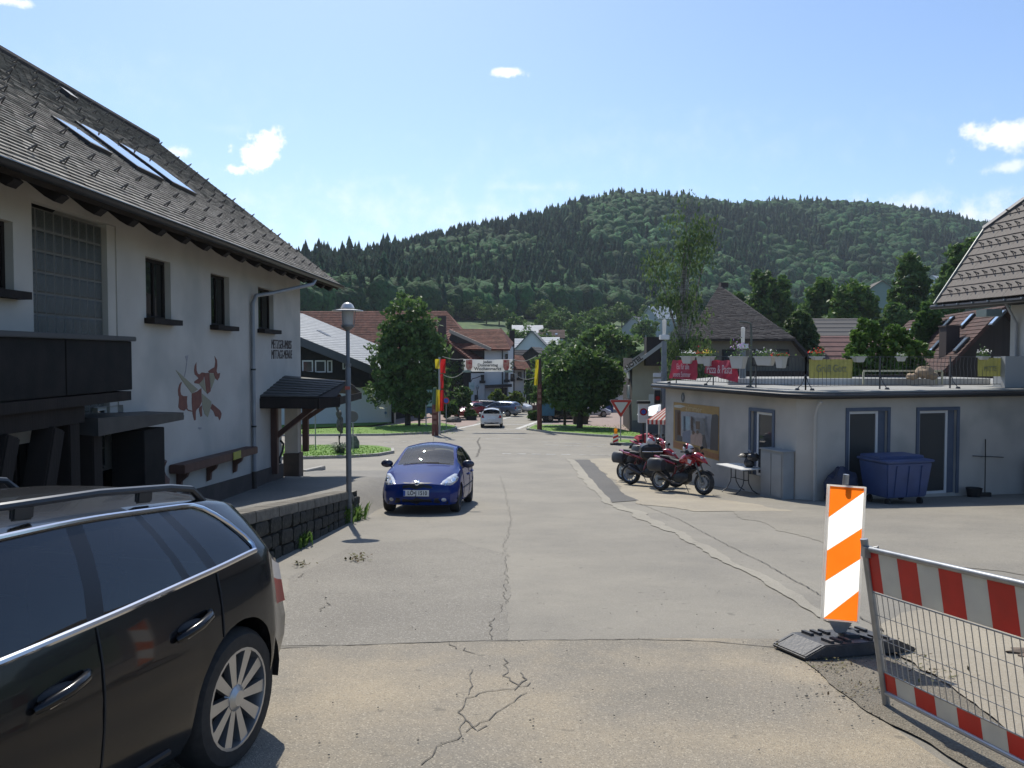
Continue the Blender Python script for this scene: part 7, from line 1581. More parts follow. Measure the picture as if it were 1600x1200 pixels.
def bikes():
    red = mat('glossy_red_bike_paint', (.36, .012, .02), (.30, .01, .018), scale=3, rough=.18, coat=1)
    f, r = gp(1101, 775), gp(1030, 768); fy = (f-r); hd = math.atan2(fy.x, fy.y)
    c = (f+r)/2; t, m = motorcycle('red and black touring motorcycle nearest the white wall poster', c.x, c.y, hd, red, pannier=True)
    helmet('white and red helmet hung on the handlebar of the nearest motorcycle', m @ Vector((.10, .22, 1.21)), mat('helmet_red', (.45, .03, .04), rough=.2, coat=1), hd*-1+.4)
    r2 = gp(972, 752); d = Vector((math.sin(hd), math.cos(hd), 0)); c2 = r2+d*.72; t, m = motorcycle('red motorcycle with grey panniers at the left end of the group', c2.x, c2.y, hd+.1, red, pannier=True)
    helmet('white and red helmet resting on the black top case', Vector(at(1018, 689, 23.6)), mat('helmet_red', (.45, .03, .04), rough=.2, coat=1), -1.0)
    c3 = Vector((4.55, 24.4, 0)); t, m = motorcycle('red motorcycle with black top case between the two others', c3.x-.35, c3.y-.6, hd-.25, red, topcase=False); 
    q = thing('luggage_case', 'large black luggage case strapped behind the middle motorcycle', 'luggage case', at(1016, 705, 23.7)); s = MB(); p = at(1017, 706, 23.7); s.loft([((p.x, p.y-.25, p.z), .26, .18), ((p.x, p.y-.18, p.z), .33, .25), ((p.x, p.y+.2, p.z), .33, .25), ((p.x, p.y+.28, p.z), .25, .18)], 16, 3); s.build('case', mat('black_top_case', (.014, .014, .016), rough=.35), q, smooth=True)
    s = MB(); s.tube([(p.x-.3, p.y-.28, p.z+.04), (p.x, p.y-.33, p.z+.04), (p.x+.3, p.y-.28, p.z+.04)], .012, 6); s.build('handle', M['chrome'], q)
    t, m = motorcycle('red motorcycle parked furthest back behind the building corner', 5.15, 28.7, hd+.15, red, pannier=True)
    helmet('white and blue helmet on the motorcycle at the back', m @ Vector((0, -.25, 1.12)), mat('helmet_blue', (.1, .14, .3), rough=.2, coat=1), -.8)
    t, m = motorcycle('bright red motorcycle seen beneath the awning', 5.3, 31.0, hd, mat('bright_red_bike_paint', (.50, .02, .03), rough=.2, coat=1))
    x = thing('jacket', 'red riding jacket draped over the rearmost motorcycle seat', 'jacket', m @ Vector((0, -.2, 1.05))); s = MB(); s.blob(m @ Vector((0, -.25, 1.08)), (.36, .3, .2), 14, 10, nz=.5, seed=6); s.build('cloth', mat('red_cloth', (.42, .03, .05), (.3, .02, .04), scale=8, rough=.8), x, smooth=True)
bikes()

# ------------------------------------------------------------------ table, bag
def table():
    z0 = G(21.6); c = Vector((6.22, 21.75, z0)); U = Vector((2.03, -6.3, 0)).normalized()*-1; Nn = Vector((-U.y, U.x, 0)); rot = Matrix((U, Nn, Vector((0, 0, 1)))).transposed(); up = Vector((0, 0, 1))
    t = thing('bistro_table', 'white topped folding bistro table with dark curved legs by the wall', 'table', c)
    s = MB(); s.box(c+up*.74, (1.25, .72, .028), rot); s.build('table_top', mat('white_table_top', (.72, .72, .70), rough=.35), t, bevel=.01)
    im = mat('dark_grey_iron', (.05, .055, .06), rough=.5, metal=.5)
    for k in (-1, 1):
        o = c+U*.30*k
        for j in (-1, 1):
            s = MB(); s.tube([o+Nn*.08*j+up*.72, o+Nn*.07*j+up*.45, o+Nn*.09*j+up*.30, o+Nn*.2*j+up*.12, o+Nn*.36*j+up*.025], .014, 8); s.build('leg', im, t, smooth=True)
        for z in (.66, .40): s = MB(); s.bar(o-Nn*.08+up*z, o+Nn*.08+up*z, .018); s.build('leg_bar', im, t)
    s = MB(); s.bar(c-U*.3+up*.40, c+U*.3+up*.40, .016); s.build('stretcher', im, t)
    b = c-U*.30+up*.756+Nn*-.1; t = thing('riding_gear', 'black leather riding gear heaped on the right end of the white table', 'riding gear', b); lm = mat('black_leather', (.012, .012, .014), (.025, .025, .028), scale=14, rough=.45)
    s = MB(); s.blob(b+up*.14, (.13, .12, .16), 12, 9, nz=.3, seed=2); s.blob(b+up*.30+U*.12, (.22, .12, .07), 12, 8, nz=.35, seed=5); s.blob(b+up*.30-U*.14+Nn*-.02, (.17, .15, .12), 12, 9, nz=.35, seed=9); s.build('leather', lm, t, smooth=True)
    s = MB(); s.tube([b+up*.40-U*.05, b+up*.46+U*.0, b+up*.44+U*.1], .02, 6); s.tube([b+up*.38-U*.2, b+up*.42-U*.28], .02, 6); s.build('strap', mat('grey_strap', (.3, .3, .32), rough=.5), t, smooth=True)
table()
# ------------------------------------------------------------------ construction barrier and beacon
REFR = lambda: mat('red_reflective_foil', (.72, .05, .035), (.62, .045, .03), scale=6, rough=.35, trans=.50, coat=.3)
REFW = lambda: mat('white_reflective_foil', (.76, .74, .66), (.68, .66, .60), scale=6, rough=.35, trans=.50, coat=.3)
def beacon_big():
    d0 = 5.75; g = G(d0)
    t = thing('warning_beacon', 'tall orange and white striped warning beacon plate on a black rubber base', 'warning beacon', (2.38, d0, g))
    tl, tr, bl, br = at(1295, 759, d0), at(1351, 763, d0), at(1285, 966, d0), at(1340, 971, d0)
    P = lambda u, v, o=0: (bl.lerp(br, u)).lerp(tl.lerp(tr, u), v)+Vector((0, -o, 0))
    s = MB()
    for q in (((-.035, -.01), (.02, -.01), (.02, 1.01), (-.035, 1.01)), ((.98, -.01), (1.035, -.01), (1.035, 1.01), (.98, 1.01)), ((.02, -.01), (.98, -.01), (.98, .0), (.02, .0)), ((.02, 1.0), (.98, 1.0), (.98, 1.01), (.02, 1.01))): s.slab([P(*k, .01) for k in q], .024, nrm=Vector((0, -1, 0)))
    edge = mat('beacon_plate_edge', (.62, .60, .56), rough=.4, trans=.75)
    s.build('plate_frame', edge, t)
    org = mat('orange_backlit_foil', (1.0, .20, .015), (.98, .18, .012), scale=5, rough=.4, trans=.95); wht = mat('white_backlit_foil', (.99, .98, .95), (.98, .97, .93), scale=5, rough=.4, trans=.95)  # foil made translucent: sun from behind imitates its glow under a camera flash
    bands = [(1.0, 1.0), (.76, .97), (.51, .70), (.28, .47), (.0, .23), (0, 0)]
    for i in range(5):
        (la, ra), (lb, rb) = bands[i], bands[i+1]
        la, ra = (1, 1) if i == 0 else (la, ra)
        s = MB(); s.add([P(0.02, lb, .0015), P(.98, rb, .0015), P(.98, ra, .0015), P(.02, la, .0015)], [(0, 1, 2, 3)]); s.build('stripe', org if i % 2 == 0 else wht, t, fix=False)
    s = MB(); a, b = P(.18, -.012), P(.85, -.012); c, d = P(.40, -.10), P(.66, -.10); s.slab([a, c, d, b], .03, nrm=Vector((0, -1, 0))); s.build('plate_neck', M['metal_grey'], t)
    m_ = P(.5, 0); s = MB(); s.tube([P(.51, .985)+Vector((0, .035, 0)), P(.52, 1.09)+Vector((0, .03, 0))], .021, 10); s.build('tube', M['metal_grey'], t, smooth=True)
    rb_ = mat('black_rubber_base', (.035, .036, .04), (.05, .05, .054), scale=12, rough=.55, bump=.3)
    # base block turned to run across, low wedge at the left end
    f = thing('beacon_base', 'heavy black rubber foot with chamfered end under the warning beacon', 'base', (2.35, d0, g))
    ax = Vector((.93, .25, 0)).normalized(); ay = Vector((-ax.y, ax.x, 0)); o = Vector((2.42, d0+.02, G(d0)+.005)); slope = -.105*ax.y
    Q = lambda x, y, z: o+ax*x+ay*y+Vector((0, 0, z-.105*(ax.y*x+ay.y*y)))
    s = MB(); prof = [(-.46, .02), (-.46, .045), (-.30, .115), (.30, .115), (.46, .045), (.46, .02)]
    s.add([Q(x, y, z) for y in (-.20, .20) for x, z in prof], [(0, 1, 2, 3, 4, 5), (11, 10, 9, 8, 7, 6)]+[(i, i+6, (i+1) % 6+6, (i+1) % 6) for i in range(6)]); s.build('base_block', rb_, f, bevel=.008)
    for x, w_ in ((-.22, .03), (-.15, .03), (-.08, .03), (.10, .03), (.17, .03), (.24, .03)):
        for y0, y1 in ((-.17, -.06), (.06, .17)): s = MB(); s.add([Q(x+dx, y, z) for z in (.112, .135) for dx, y in ((-w_/2, y0), (w_/2, y0), (w_/2, y1), (-w_/2, y1))], [(0, 3, 2, 1), (4, 5, 6, 7), (0, 1, 5, 4), (1, 2, 6, 5), (2, 3, 7, 6), (3, 0, 4, 7)]); s.build('rib', rb_, f)
    s = MB(); s.add([Q(x, y, z) for x, z in ((-.45, .052), (-.31, .119)) for y in (-.17, -.155, .155, .17)], [(0, 1, 5, 4), (2, 3, 7, 6)]); s.build('end_groove', M['metal_dark'], f)
    s = MB(); s.box(Q(.03, -.02, .13), (.12, .12, .035)); s.build('socket', rb_, f, bevel=.005)
beacon_big()
def fence():
    t = thing('barrier_fence', 'galvanised barrier fence with red and white reflective bands in the foreground', 'barrier', (2.15, 4.62, G(4.62)))
    b0 = gp(1386, 1108); top0 = at(1350, 842, b0.y); di = Vector((.15, -1.0, .107)).normalized(); le = (top0-b0)
    P = lambda x, h: b0+di*x+le*h
    s = MB(); s.tube([P(0, 0), P(0, 1.0)], .021, 12); s.build('post', M['metal_grey'], t, smooth=True)
    s = MB(); s.tube([P(2.1, 0), P(2.1, 1.0)], .021, 12); s.build('post', M['metal_grey'], t, smooth=True)
    s = MB(); s.tube([P(0, .945), P(2.1, .945)], .016, 10); s.build('rail', M['metal_grey'], t, smooth=True)
    s = MB(); s.tube([P(0, .10), P(2.1, .10)], .014, 10); s.build('rail', mat('bright_rail', (.45, .46, .48), rough=.35, metal=.6), t, smooth=True)
    for h in (.69, .225): s = MB(); s.bar(P(0, h), P(2.1, h), .006); s.build('wire', M['metal_grey'], t)
    for h in (.56, .42, .33): s = MB(); s.bar(P(0, h), P(2.1, h), .003); s.build('wire', M['metal_grey'], t)
    w = MB(); w.tube([(0, 0, 0), tuple(le*.47)], .0026, 5, cap=False); wm = meshof(w, 'wire', M['metal_grey']); x = .05; inv = MW[t.name].inverted()
    while x < 2.08: sub('wire', t, wm, inv @ Matrix.Translation(P(x, .222))); x += .05
    nrm = di.cross(le).normalized()
    for (h0, h1) in ((.70, .93), (.115, .22)):
        x = .02; k = 0
        while x < 2.07:
            w_ = .10 if k == 0 else .165; x1 = min(x+w_, 2.08); s = MB(); s.slab([P(x, h0), P(x1, h0), P(x1, h1), P(x, h1)], .004); s.build('band', REFR() if k % 2 == 0 else REFW(), t); x = x1; k += 1
    s = MB(); s.box(P(0, .93)+Vector((0, -.02, 0)), (.05, .05, .06)); s.tube([P(0, .95)+Vector((.02, -.02, 0)), P(0, .95)+Vector((.05, -.05, .02)), P(0, .9)+Vector((.05, -.05, -.02)), P(0, .88)+Vector((.02, -.02, 0))], .005, 6); s.build('hook', M['metal_grey'], t)
    # debris in the corner
    for i, (px, py, r) in enumerate(((1580, 1025, .06), (1595, 1032, .05))):
        p = gp(px, py); q = MB(); q.blob((p.x+.1, p.y, p.z+r*.4), (r*2.4, r, r*.6), 9, 6, nz=.5, seed=i+3); tag(q.build('stone', mat('brown_stone', (.16, .12, .09), (.1, .08, .06), scale=9, rough=.9), smooth=30), ['flat brown stone on the tan ground behind the barrier', 'smaller brown stone lying beside the flat one'][i], 'stone')
fence()
def beacon_small():
    p = gp(962, 695.5); t = thing('small_beacon', 'red and white striped beacon with yellow lamp beside the give way sign', 'warning beacon', p); w = .15
    s = MB(); s.bbox((p.x-w, p.y, p.z+.12), (p.x+w, p.y+.03, p.z+.62)); s.build('plate', mat('beacon_white', (.6, .6, .58), rough=.4, trans=.3), t)
    for z in (.12, .34): s = MB(); s.add([(p.x-w*.98, p.y-.006, p.z+z), (p.x+w*.98, p.y-.006, p.z+z+.12), (p.x+w*.98, p.y-.006, min(p.z+z+.24, p.z+.62)), (p.x-w*.98, p.y-.006, p.z+z+.12)], [(0, 1, 2, 3)]); s.build('stripe', REFR(), t, fix=False)
    s = MB(); s.box((p.x, p.y, p.z+.06), (.6, .35, .11)); s.build('foot', M['rubber'], t, bevel=.01)
    s = MB(); s.lathe([(.001, -.03), (.1, -.03), (.1, .03), (.001, .03)], (p.x, p.y, p.z+.83), 'Y', n=16); s.box((p.x, p.y, p.z+.69), (.17, .1, .12)); s.build('lamp', mat('yellow_lamp', (.75, .38, .02), rough=.3, trans=.5), t)
beacon_small()

# ------------------------------------------------------------------ lamps, signs, posts
def lamp_left():
    p = Vector((-3.02, 15.0, G(15.0))); t = thing('street_lamp', 'tall grey street lamp with broad round shade at the retaining wall', 'street lamp', p); top = at(542, 470, 15).z; z = lambda py: at(545, py, 15).z; x, y = at(544, 600, 15).x, 15
    gm = mat('grey_lamp_post', (.17, .175, .18), (.13, .135, .14), scale=6, rough=.5, metal=.3)
    s = MB(); s.tube([(x, y, p.z-.05), (x, y, z(575)), (x, y, z(573)), (x, y, z(508))], [.052, .05, .036, .036], 14); s.build('pole', gm, t, smooth=True)
    s = MB(); s.lathe([(.036, -.10), (.05, -.09), (.10, -.05), (.12, -.03), (.12, 0), (.09, .01)], (x, y, z(508)), n=20); s.build('collar', gm, t, smooth=True)
    s = MB(); s.lathe([(.10, 0), (.112, .27)], (x, y, z(508)), n=20); s.build('lamp_glass', mat('milky_lamp_glass', (.70, .70, .69), (.62, .62, .61), scale=3, rough=.25, trans=.6), t, smooth=True)
    for a in (0, 2.1, 4.2): s = MB(); s.tube([(x+.12*math.cos(a), y+.12*math.sin(a), z(509)), (x+.15*math.cos(a), y+.15*math.sin(a), z(484))], .007, 5); s.build('cage_rod', gm, t)
    s = MB(); s.lathe([(.29, 0), (.285, .012), (.12, .035), (.13, .06), (.12, .07), (.10, .115), (.06, .15), (.001, .165)], (x, y, z(486)), n=32); s.lathe([(.29, 0), (.1, .01), (.001, .01)], (x, y, z(486)), n=32); s.build('shade', mat('pale_lamp_shade', (.50, .50, .49), rough=.35, metal=.2), t, smooth=True)
    s = MB(); s.tube([(x, y, z(568)), (x, y, z(573))], .058, 12); s.build('joint', gm, t)
    s = MB(); s.box((x, y-.055, z(606)), (.09, .015, .06)); s.build('red_sticker', mat('sticker_red', (.35, .08, .06), rough=.6), t)
    tp = p; s = MB(); s.tube([(x, y, p.z), (x, y, p.z+.35)], .06, 12); s.build('pole_foot', gm, t, smooth=True)
lamp_left()
def lamp_slim(px, pyb, d, y_top, y_box, label, zbase=None, extra=False):
    a = at(px, y_top, d); z = lambda py: at(px, py, d).z; zb = zbase if zbase is not None else G(d); t = thing('street_lamp', label, 'street lamp', (a.x, d, zb), group='slim cylinder street lamps')
    gm = mat('weathered_lamp_pole', (.17, .19, .21), (.13, .15, .16), scale=7, rough=.5); k = d/33
    s = MB(); s.tube([(a.x, d, zb), (a.x, d, z(y_box+6))], [.14*k, .11*k], 10); s.build('pole', gm, t, smooth=True)
    s = MB(); s.box((a.x, d, z(y_box)), (.36*k, .36*k, .2*k)); s.build('lamp_box', M['pvc'], t, bevel=.02)
    s = MB(); s.lathe([(.07*k, 0), (.085*k, z(y_top)-z(y_box-4)), (.001, z(y_top)-z(y_box-4)+.03)], (a.x, d, z(y_box-4)), n=14); s.build('lamp_glass', MATS['milky_lamp_glass'], t, smooth=True)
    return t, a, gm
t_, a_, gm_ = lamp_slim(1038, 690, 33, 500, 527, 'slim grey street lamp in front of the birch with a white box')
q = thing('traffic_light', 'small signal head with red lens on the pole by the birch', 'signal', at(1028, 625, 33)); s = MB(); b = at(1027, 620, 33); s.box(b, (.25, .2, .55)); s.build('housing', M['black'], q, bevel=.02); s = MB(); s.lathe([(.001, 0), (.09, 0)], (b.x, b.y-.11, b.z-.05), 'Y', n=14); s.build('lens', M['lamp_red'], q)
for i, (py, lab) in enumerate(((586, 'upper small white street name sign on the slim lamp pole'), (595, 'middle small white street name sign on the slim lamp pole'), (605, 'lower small white street name sign on the slim lamp pole'))):
    b = at(1029, py, 33); s = MB(); s.box(b, (.45, .03, .17)); tag(s.build('street_sign', mat('white_sign', (.55, .56, .56), rough=.5), bevel=.004), lab, 'street sign', 'signs on the slim lamp pole')
lamp_slim(1161, 600, 26, 512, 541, 'short lamp with grey cylinder showing above the terrace pots', zbase=.64)

def give_way():
    p = gp(969, 693); d = p.y; t = thing('give_way_sign', 'triangular red and white give way sign on a grey pole', 'road sign', p); A_, B_, C_ = at(952, 624.5, d), at(988.5, 624.5, d), at(970, 653.5, d)
    ctr = (A_+B_+C_)/3; f = Vector((0, -1, 0))
    def tri(k, y, name, m_):
        P = [ctr+(v-ctr)*k+Vector((0, y, 0)) for v in (A_, C_, B_)]; q = []
        for i in range(3):
            v, a, b = P[i], P[i-1], P[(i+1) % 3]; q += [v.lerp(a, .05), v.lerp(b, .05)]
        s = MB(); s.slab(q, .012, nrm=Vector((0, -1, 0))); s.build(name, m_, t)
    tri(1.0, 0, 'rim', mat('sign_pale_rim', (.6, .55, .5), rough=.4)); tri(.95, -.014, 'red_triangle', mat('sign_red', (.50, .04, .025), rough=.35, trans=.2)); tri(.60, -.028, 'white_triangle', mat('sign_white', (.72, .72, .66), rough=.4, trans=.4))
    s = MB(); s.tube([(ctr.x, d+.05, p.z), (ctr.x, d+.05, A_.z)], .035, 8); s.build('pole', M['metal_grey'], t, smooth=True)
give_way()
def round_sign(px, py, d, r, label, base=None, red=True):
    c = at(px, py, d); t = thing('round_sign', label, 'road sign', (c.x, d, G(d))); s = MB(); n = 20
    s.lathe([(.001, 0), (r, 0), (r, .02)], c, 'Y', n=n); s.build('disc', mat('sign_red', (.5, .04, .025)) if red else mat('sign_back_grey', (.10, .105, .11), rough=.5), t)
    if red: s = MB(); s.lathe([(.001, -.01), (r*.72, -.01)], c, 'Y', n=n); s.build('inner_disc', M['plate_blue'], t)
    s = MB(); s.tube([(c.x, d+.04, G(d)), (c.x, d+.04, c.z+r)], .03, 8); s.build('pole', M['metal_grey'], t)
    return t
round_sign(551, 651, 38, .27, 'back of a round road sign behind the tall street lamp', red=False)
round_sign(697, 626, 57, .24, 'small round no stopping sign right of the coloured flags')
def lantern_sign():
    p = at(1005, 640, 30); t = thing('lantern_sign', 'white lantern shaped box sign with round red mark by the motorcycles', 'sign', (p.x, p.y, G(30))); s = MB(); s.box(p+Vector((0, 0, -.12)), (.38, .14, .75)); s.build('sign_box', M['pvc'], t, bevel=.02)
    s = MB(); s.box(p+Vector((0, 0, .28)), (.5, .24, .1)); s.build('cap', M['black'], t, bevel=.01); s = MB(); s.lathe([(.001, 0), (.14, 0)], p+Vector((0, -.08, -.08)), 'Y', n=18); s.build('red_disc', M['lamp_red'], t); s = MB(); s.lathe([(.001, -.004), (.085, -.004)], p+Vector((0, -.08, -.08)), 'Y', n=18); s.build('inner_disc', M['plate_blue'], t)
    s = MB(); s.tube([(p.x, p.y, G(30)), (p.x, p.y, p.z-.5)], .03, 8); s.build('pole', M['black'], t)
lantern_sign()
def thin_pole():
    p = gp(493, 703); t = thing('edge_on_sign', 'thin grey sign pole standing in the near lawn', 'sign pole', p); s = MB(); s.tube([p, (p.x, p.y, at(0, 636, p.y).z)], .03, 8); s.build('pole', M['metal_grey'], t); s = MB(); s.box((p.x, p.y, at(0, 641, p.y).z), (.03, .5, .4)); s.build('sign_plate', M['metal_grey'], t)
thin_pole()
def banner_posts():
    rb_ = mat('red_brown_post', (.16, .045, .030), (.10, .03, .022), scale=5, rough=.75, stretch=(3, 3, .5)); gn = mat('green_post_top', (.04, .10, .06), rough=.7)
    yl = mat('yellow_flag', (.60, .50, .03), (.5, .42, .03), scale=4, rough=.8, trans=.4); rd = mat('red_flag', (.50, .02, .02), (.42, .02, .02), scale=4, rough=.8, trans=.4)
    def post(px, py, ytop, ysplit, w, label, g2):
        p = gp(px, py); z = lambda q: at(px, q, p.y).z; t = thing('banner_post', label, 'post', p); s = MB(); s.tube([(p.x, p.y, p.z-.1), (p.x, p.y, z(ysplit))], [w, w*.9], 10); s.build('lower_post', rb_, t, smooth=True)
        s = MB(); s.tube([(p.x, p.y, z(ysplit)), (p.x, p.y, z(ytop))], [w*.9, w*.6], 10); s.build('upper_post', g2, t, smooth=True)
        for k in range(3): s = MB(); s.box((p.x, p.y-w, z(ysplit+10+k*9)), (w*1.1, .03, .22)); s.build('carved_mark', mat('post_carving', (.25, .13, .09), rough=.8), t)
        return p
    pl_ = post(680, 681, 606, 632, .22, 'thick red brown carved banner post at the end of the left lawn', gn); pr_ = post(843, 674, 560, 600, .18, 'red brown banner post at the tip of the right lawn', mat('dark_post_top', (.07, .04, .03), rough=.8))
    def flag(px0, px1, y0, y1, d, m_, label, seed, slant=0):
        t = thing('flag', label, 'flag', at(px0, y0, d)); s = MB(); nx, ny = 6, 14; vs = []
        for j in range(ny+1):
            for i in range(nx+1):
                u, v = i/nx, j/ny; p = at(px0+(px1-px0)*u+slant*v, y0+(y1-y0)*v, d); p.y += .12*math.sin(u*5+v*4+seed); vs.append(p)
        s.add(vs, [(j*(nx+1)+i, j*(nx+1)+i+1, (j+1)*(nx+1)+i+1, (j+1)*(nx+1)+i) for j in range(ny) for i in range(nx)]); s.build('cloth', m_, t, smooth=True, fix=False)
    d = pl_.y-.3
    flag(681, 687.3, 609, 643, d, yl, 'long yellow hanging flag beside the red one', 1); flag(687.3, 693.5, 609, 642, d, rd, 'long red hanging flag on the white pole', 2)
    flag(688, 696, 561, 583, d, rd, 'upper red flag showing through the tree crown', 3); flag(688, 693, 584, 607, d, rd, 'narrow middle red flag below the upper one', 5); flag(680, 687, 561, 576, d, yl, 'upper yellow flag half hidden in the tree crown', 4)
    flag(836.5, 842, 562, 602, pr_.y-.3, yl, 'limp yellow flag on the right banner post', 2, -2)
    b = gp(687, 679); t = thing('flag_pole', 'thin white flag pole beside the thick banner post', 'flag pole', b); s = MB(); s.tube([b, (b.x, b.y, at(0, 558, b.y).z)], .07, 8); s.build('pole', mat('greyish_white_pole', (.32, .33, .33), rough=.5), t, smooth=True)
    # street banner
    dd = 57; TL, TR, BL, BR = at(724, 561, dd), at(801, 561, dd), at(725, 580.5, dd), at(800, 581, dd); t = thing('market_banner', 'white cloth market banner with two crests hung across the road', 'banner', TL); s = MB(); nx, ny = 30, 6; vs = []
    for j in range(ny+1):
        for i in range(nx+1):
            u, v = i/nx, j/ny; p = TL.lerp(TR, u).lerp(BL.lerp(BR, u), v); p.z -= .10*math.sin(math.pi*u)*(1-v)*.4; p.y += .04*math.sin(u*17+v*3); vs.append(p)
    s.add(vs, [(j*(nx+1)+i, j*(nx+1)+i+1, (j+1)*(nx+1)+i+1, (j+1)*(nx+1)+i) for j in range(ny) for i in range(nx)]); s.build('cloth', mat('white_banner_cloth', (.62, .62, .60), (.56, .57, .56), scale=1.5, rough=.8, trans=.35), t, smooth=True, fix=False)
    tm = mat('banner_dark_print', (.05, .06, .07), rough=.8)
    for txt, py, sz in (('Jeden', 565.6, .27), ('Donnerstag', 570.6, .29), ('Wochenmarkt', 576.3, .31)): text(txt, sz, 'lettering', tm, t, frame_m(at(762, py, dd-.1), (1, 0, 0), (0, 0, 1)), sx=1.05, bold=.008, ext=.002)
    for k, px in enumerate((733, 791)):
        c = at(px, 571, dd-.09); s = MB(); s.add([c+Vector((x*.22, 0, z*.4)) for x, z in ((-1, 1), (1, 1), (1, -.3), (.6, -.8), (0, -1), (-.6, -.8), (-1, -.3))], [(0, 1, 2, 3, 4, 5, 6)]); s.build('crest', mat('crest_red', (.40, .05, .05), (.55, .35, .25), scale=4, rough=.8), t, fix=False)
        sx = -1 if k == 0 else 1; s = MB()
        for q in range(9): a = (q*.7); s.blob(c+Vector((sx*.42+.09*math.cos(a*2), -.02, .3-.07*q)), (.07, .02, .06), 6, 4)
        s.build('crest_branch', mat('crest_green', (.14, .15, .09), rough=.8), t); s = MB(); s.blob(c+Vector((sx*.15, -.02, -.42)), (.35, .02, .09), 10, 4); s.build('crest_base', mat('crest_grey', (.25, .30, .26), rough=.8), t)
        s = MB()
        for q in range(7): a = R(-60+q*20); s.bar(c+Vector((-sx*.25, 0, -.1)), c+Vector((-sx*(.25+.5*math.cos(a)), 0, -.1+.35*math.sin(a))), .018, .004)
        s.build('crest_rays', mat('crest_ray', (.40, .45, .38), rough=.8), t)
    rope = mat('pale_rope', (.35, .34, .30), rough=.8)
    for a, b, sag in ((TL, at(691, 557, dd), .1), (BL, at(690, 584, dd), .35), (TR, at(838, 556, pr_.y), .25), (BR, at(836, 590, pr_.y), .3)):
        s = MB(); s.tube([a.lerp(b, k/8)+Vector((0, 0, -sag*math.sin(math.pi*k/8))) for k in range(9)], .022, 5); s.build('rope', rope, t)
banner_posts()
def notice_board():
    a, b = gp(585.5, 662), gp(608.5, 664); t = thing('notice_board', 'wooden notice board with two pale panels at the edge of the far lawn', 'notice board', a); d = a.y; z = lambda py: at(0, py, d).z
    for p in (a, b): s = MB(); s.bbox((p.x-.1, d-.1, p.z-.1), (p.x+.1, d+.1, z(618))); s.build('post', M['darkwood'], t, bevel=.01)
    for (x0, x1, y0, y1, nm, c) in ((586.5, 604.5, 624, 636, 'upper_panel', (.42, .41, .33)), (585.5, 605.5, 638, 652, 'lower_panel', (.40, .44, .42))):
        A_, B_ = at(x0, y0, d-.12), at(x1, y1, d-.12); s = MB(); s.bbox(A_, B_+Vector((0, .05, 0))); s.build(nm, mat('notice_'+nm, c, rough=.6), t)
    s = MB(); A_ = at(595.5, 621.5, d-.1); s.box(A_, (1.15, .3, .12)); s.build('cover_board', mat('pale_cover', (.3, .3, .28), rough=.8), t)
    tm = mat('notice_print', (.09, .09, .09), rough=.8)
    text('WILLKOMMEN', .13, 'lettering', tm, t, frame_m(at(595.5, 627, d-.14), (1, 0, 0), (0, 0, 1)), ext=.001)
    for k in range(3): s = MB(); q = at(595.5, 630+k*1.9, d-.125); s.box(q, (.62-.1*k, .012, .03)); s.build('print_line', tm, t)
    for px in (588.5, 602.5): q = at(px, 645, d-.125); s = MB(); s.lathe([(.001, -.01), (.11, -.01)], q, 'Y', n=14); s.build('blue_disc', mat('notice_blue', (.07, .13, .22), rough=.6), t)
notice_board()
def info_column():
    d = 60; t = thing('info_case', 'pale green glazed information case with blue lower panel behind the flags', 'information case', at(670, 655, d)); z = lambda py: at(0, py, d).z; x0, x1 = at(666, 600, d).x, at(675, 600, d).x
    for x in (x0-.03, x1+.03): s = MB(); s.bbox((x-.04, d, G(d)), (x+.04, d+.1, z(620))); s.build('post', M['metal_grey'], t)
    for ya, yb, nm, c in ((609, 613, 'top_panel', (.35, .52, .48)), (626, 635, 'pale_panel', (.40, .58, .54)), (637, 646, 'blue_panel', (.05, .11, .22))): s = MB(); s.bbox((x0, d+.02, z(yb)), (x1, d+.08, z(ya))); s.build(nm, mat('info_'+nm, c, rough=.4), t)
info_column()
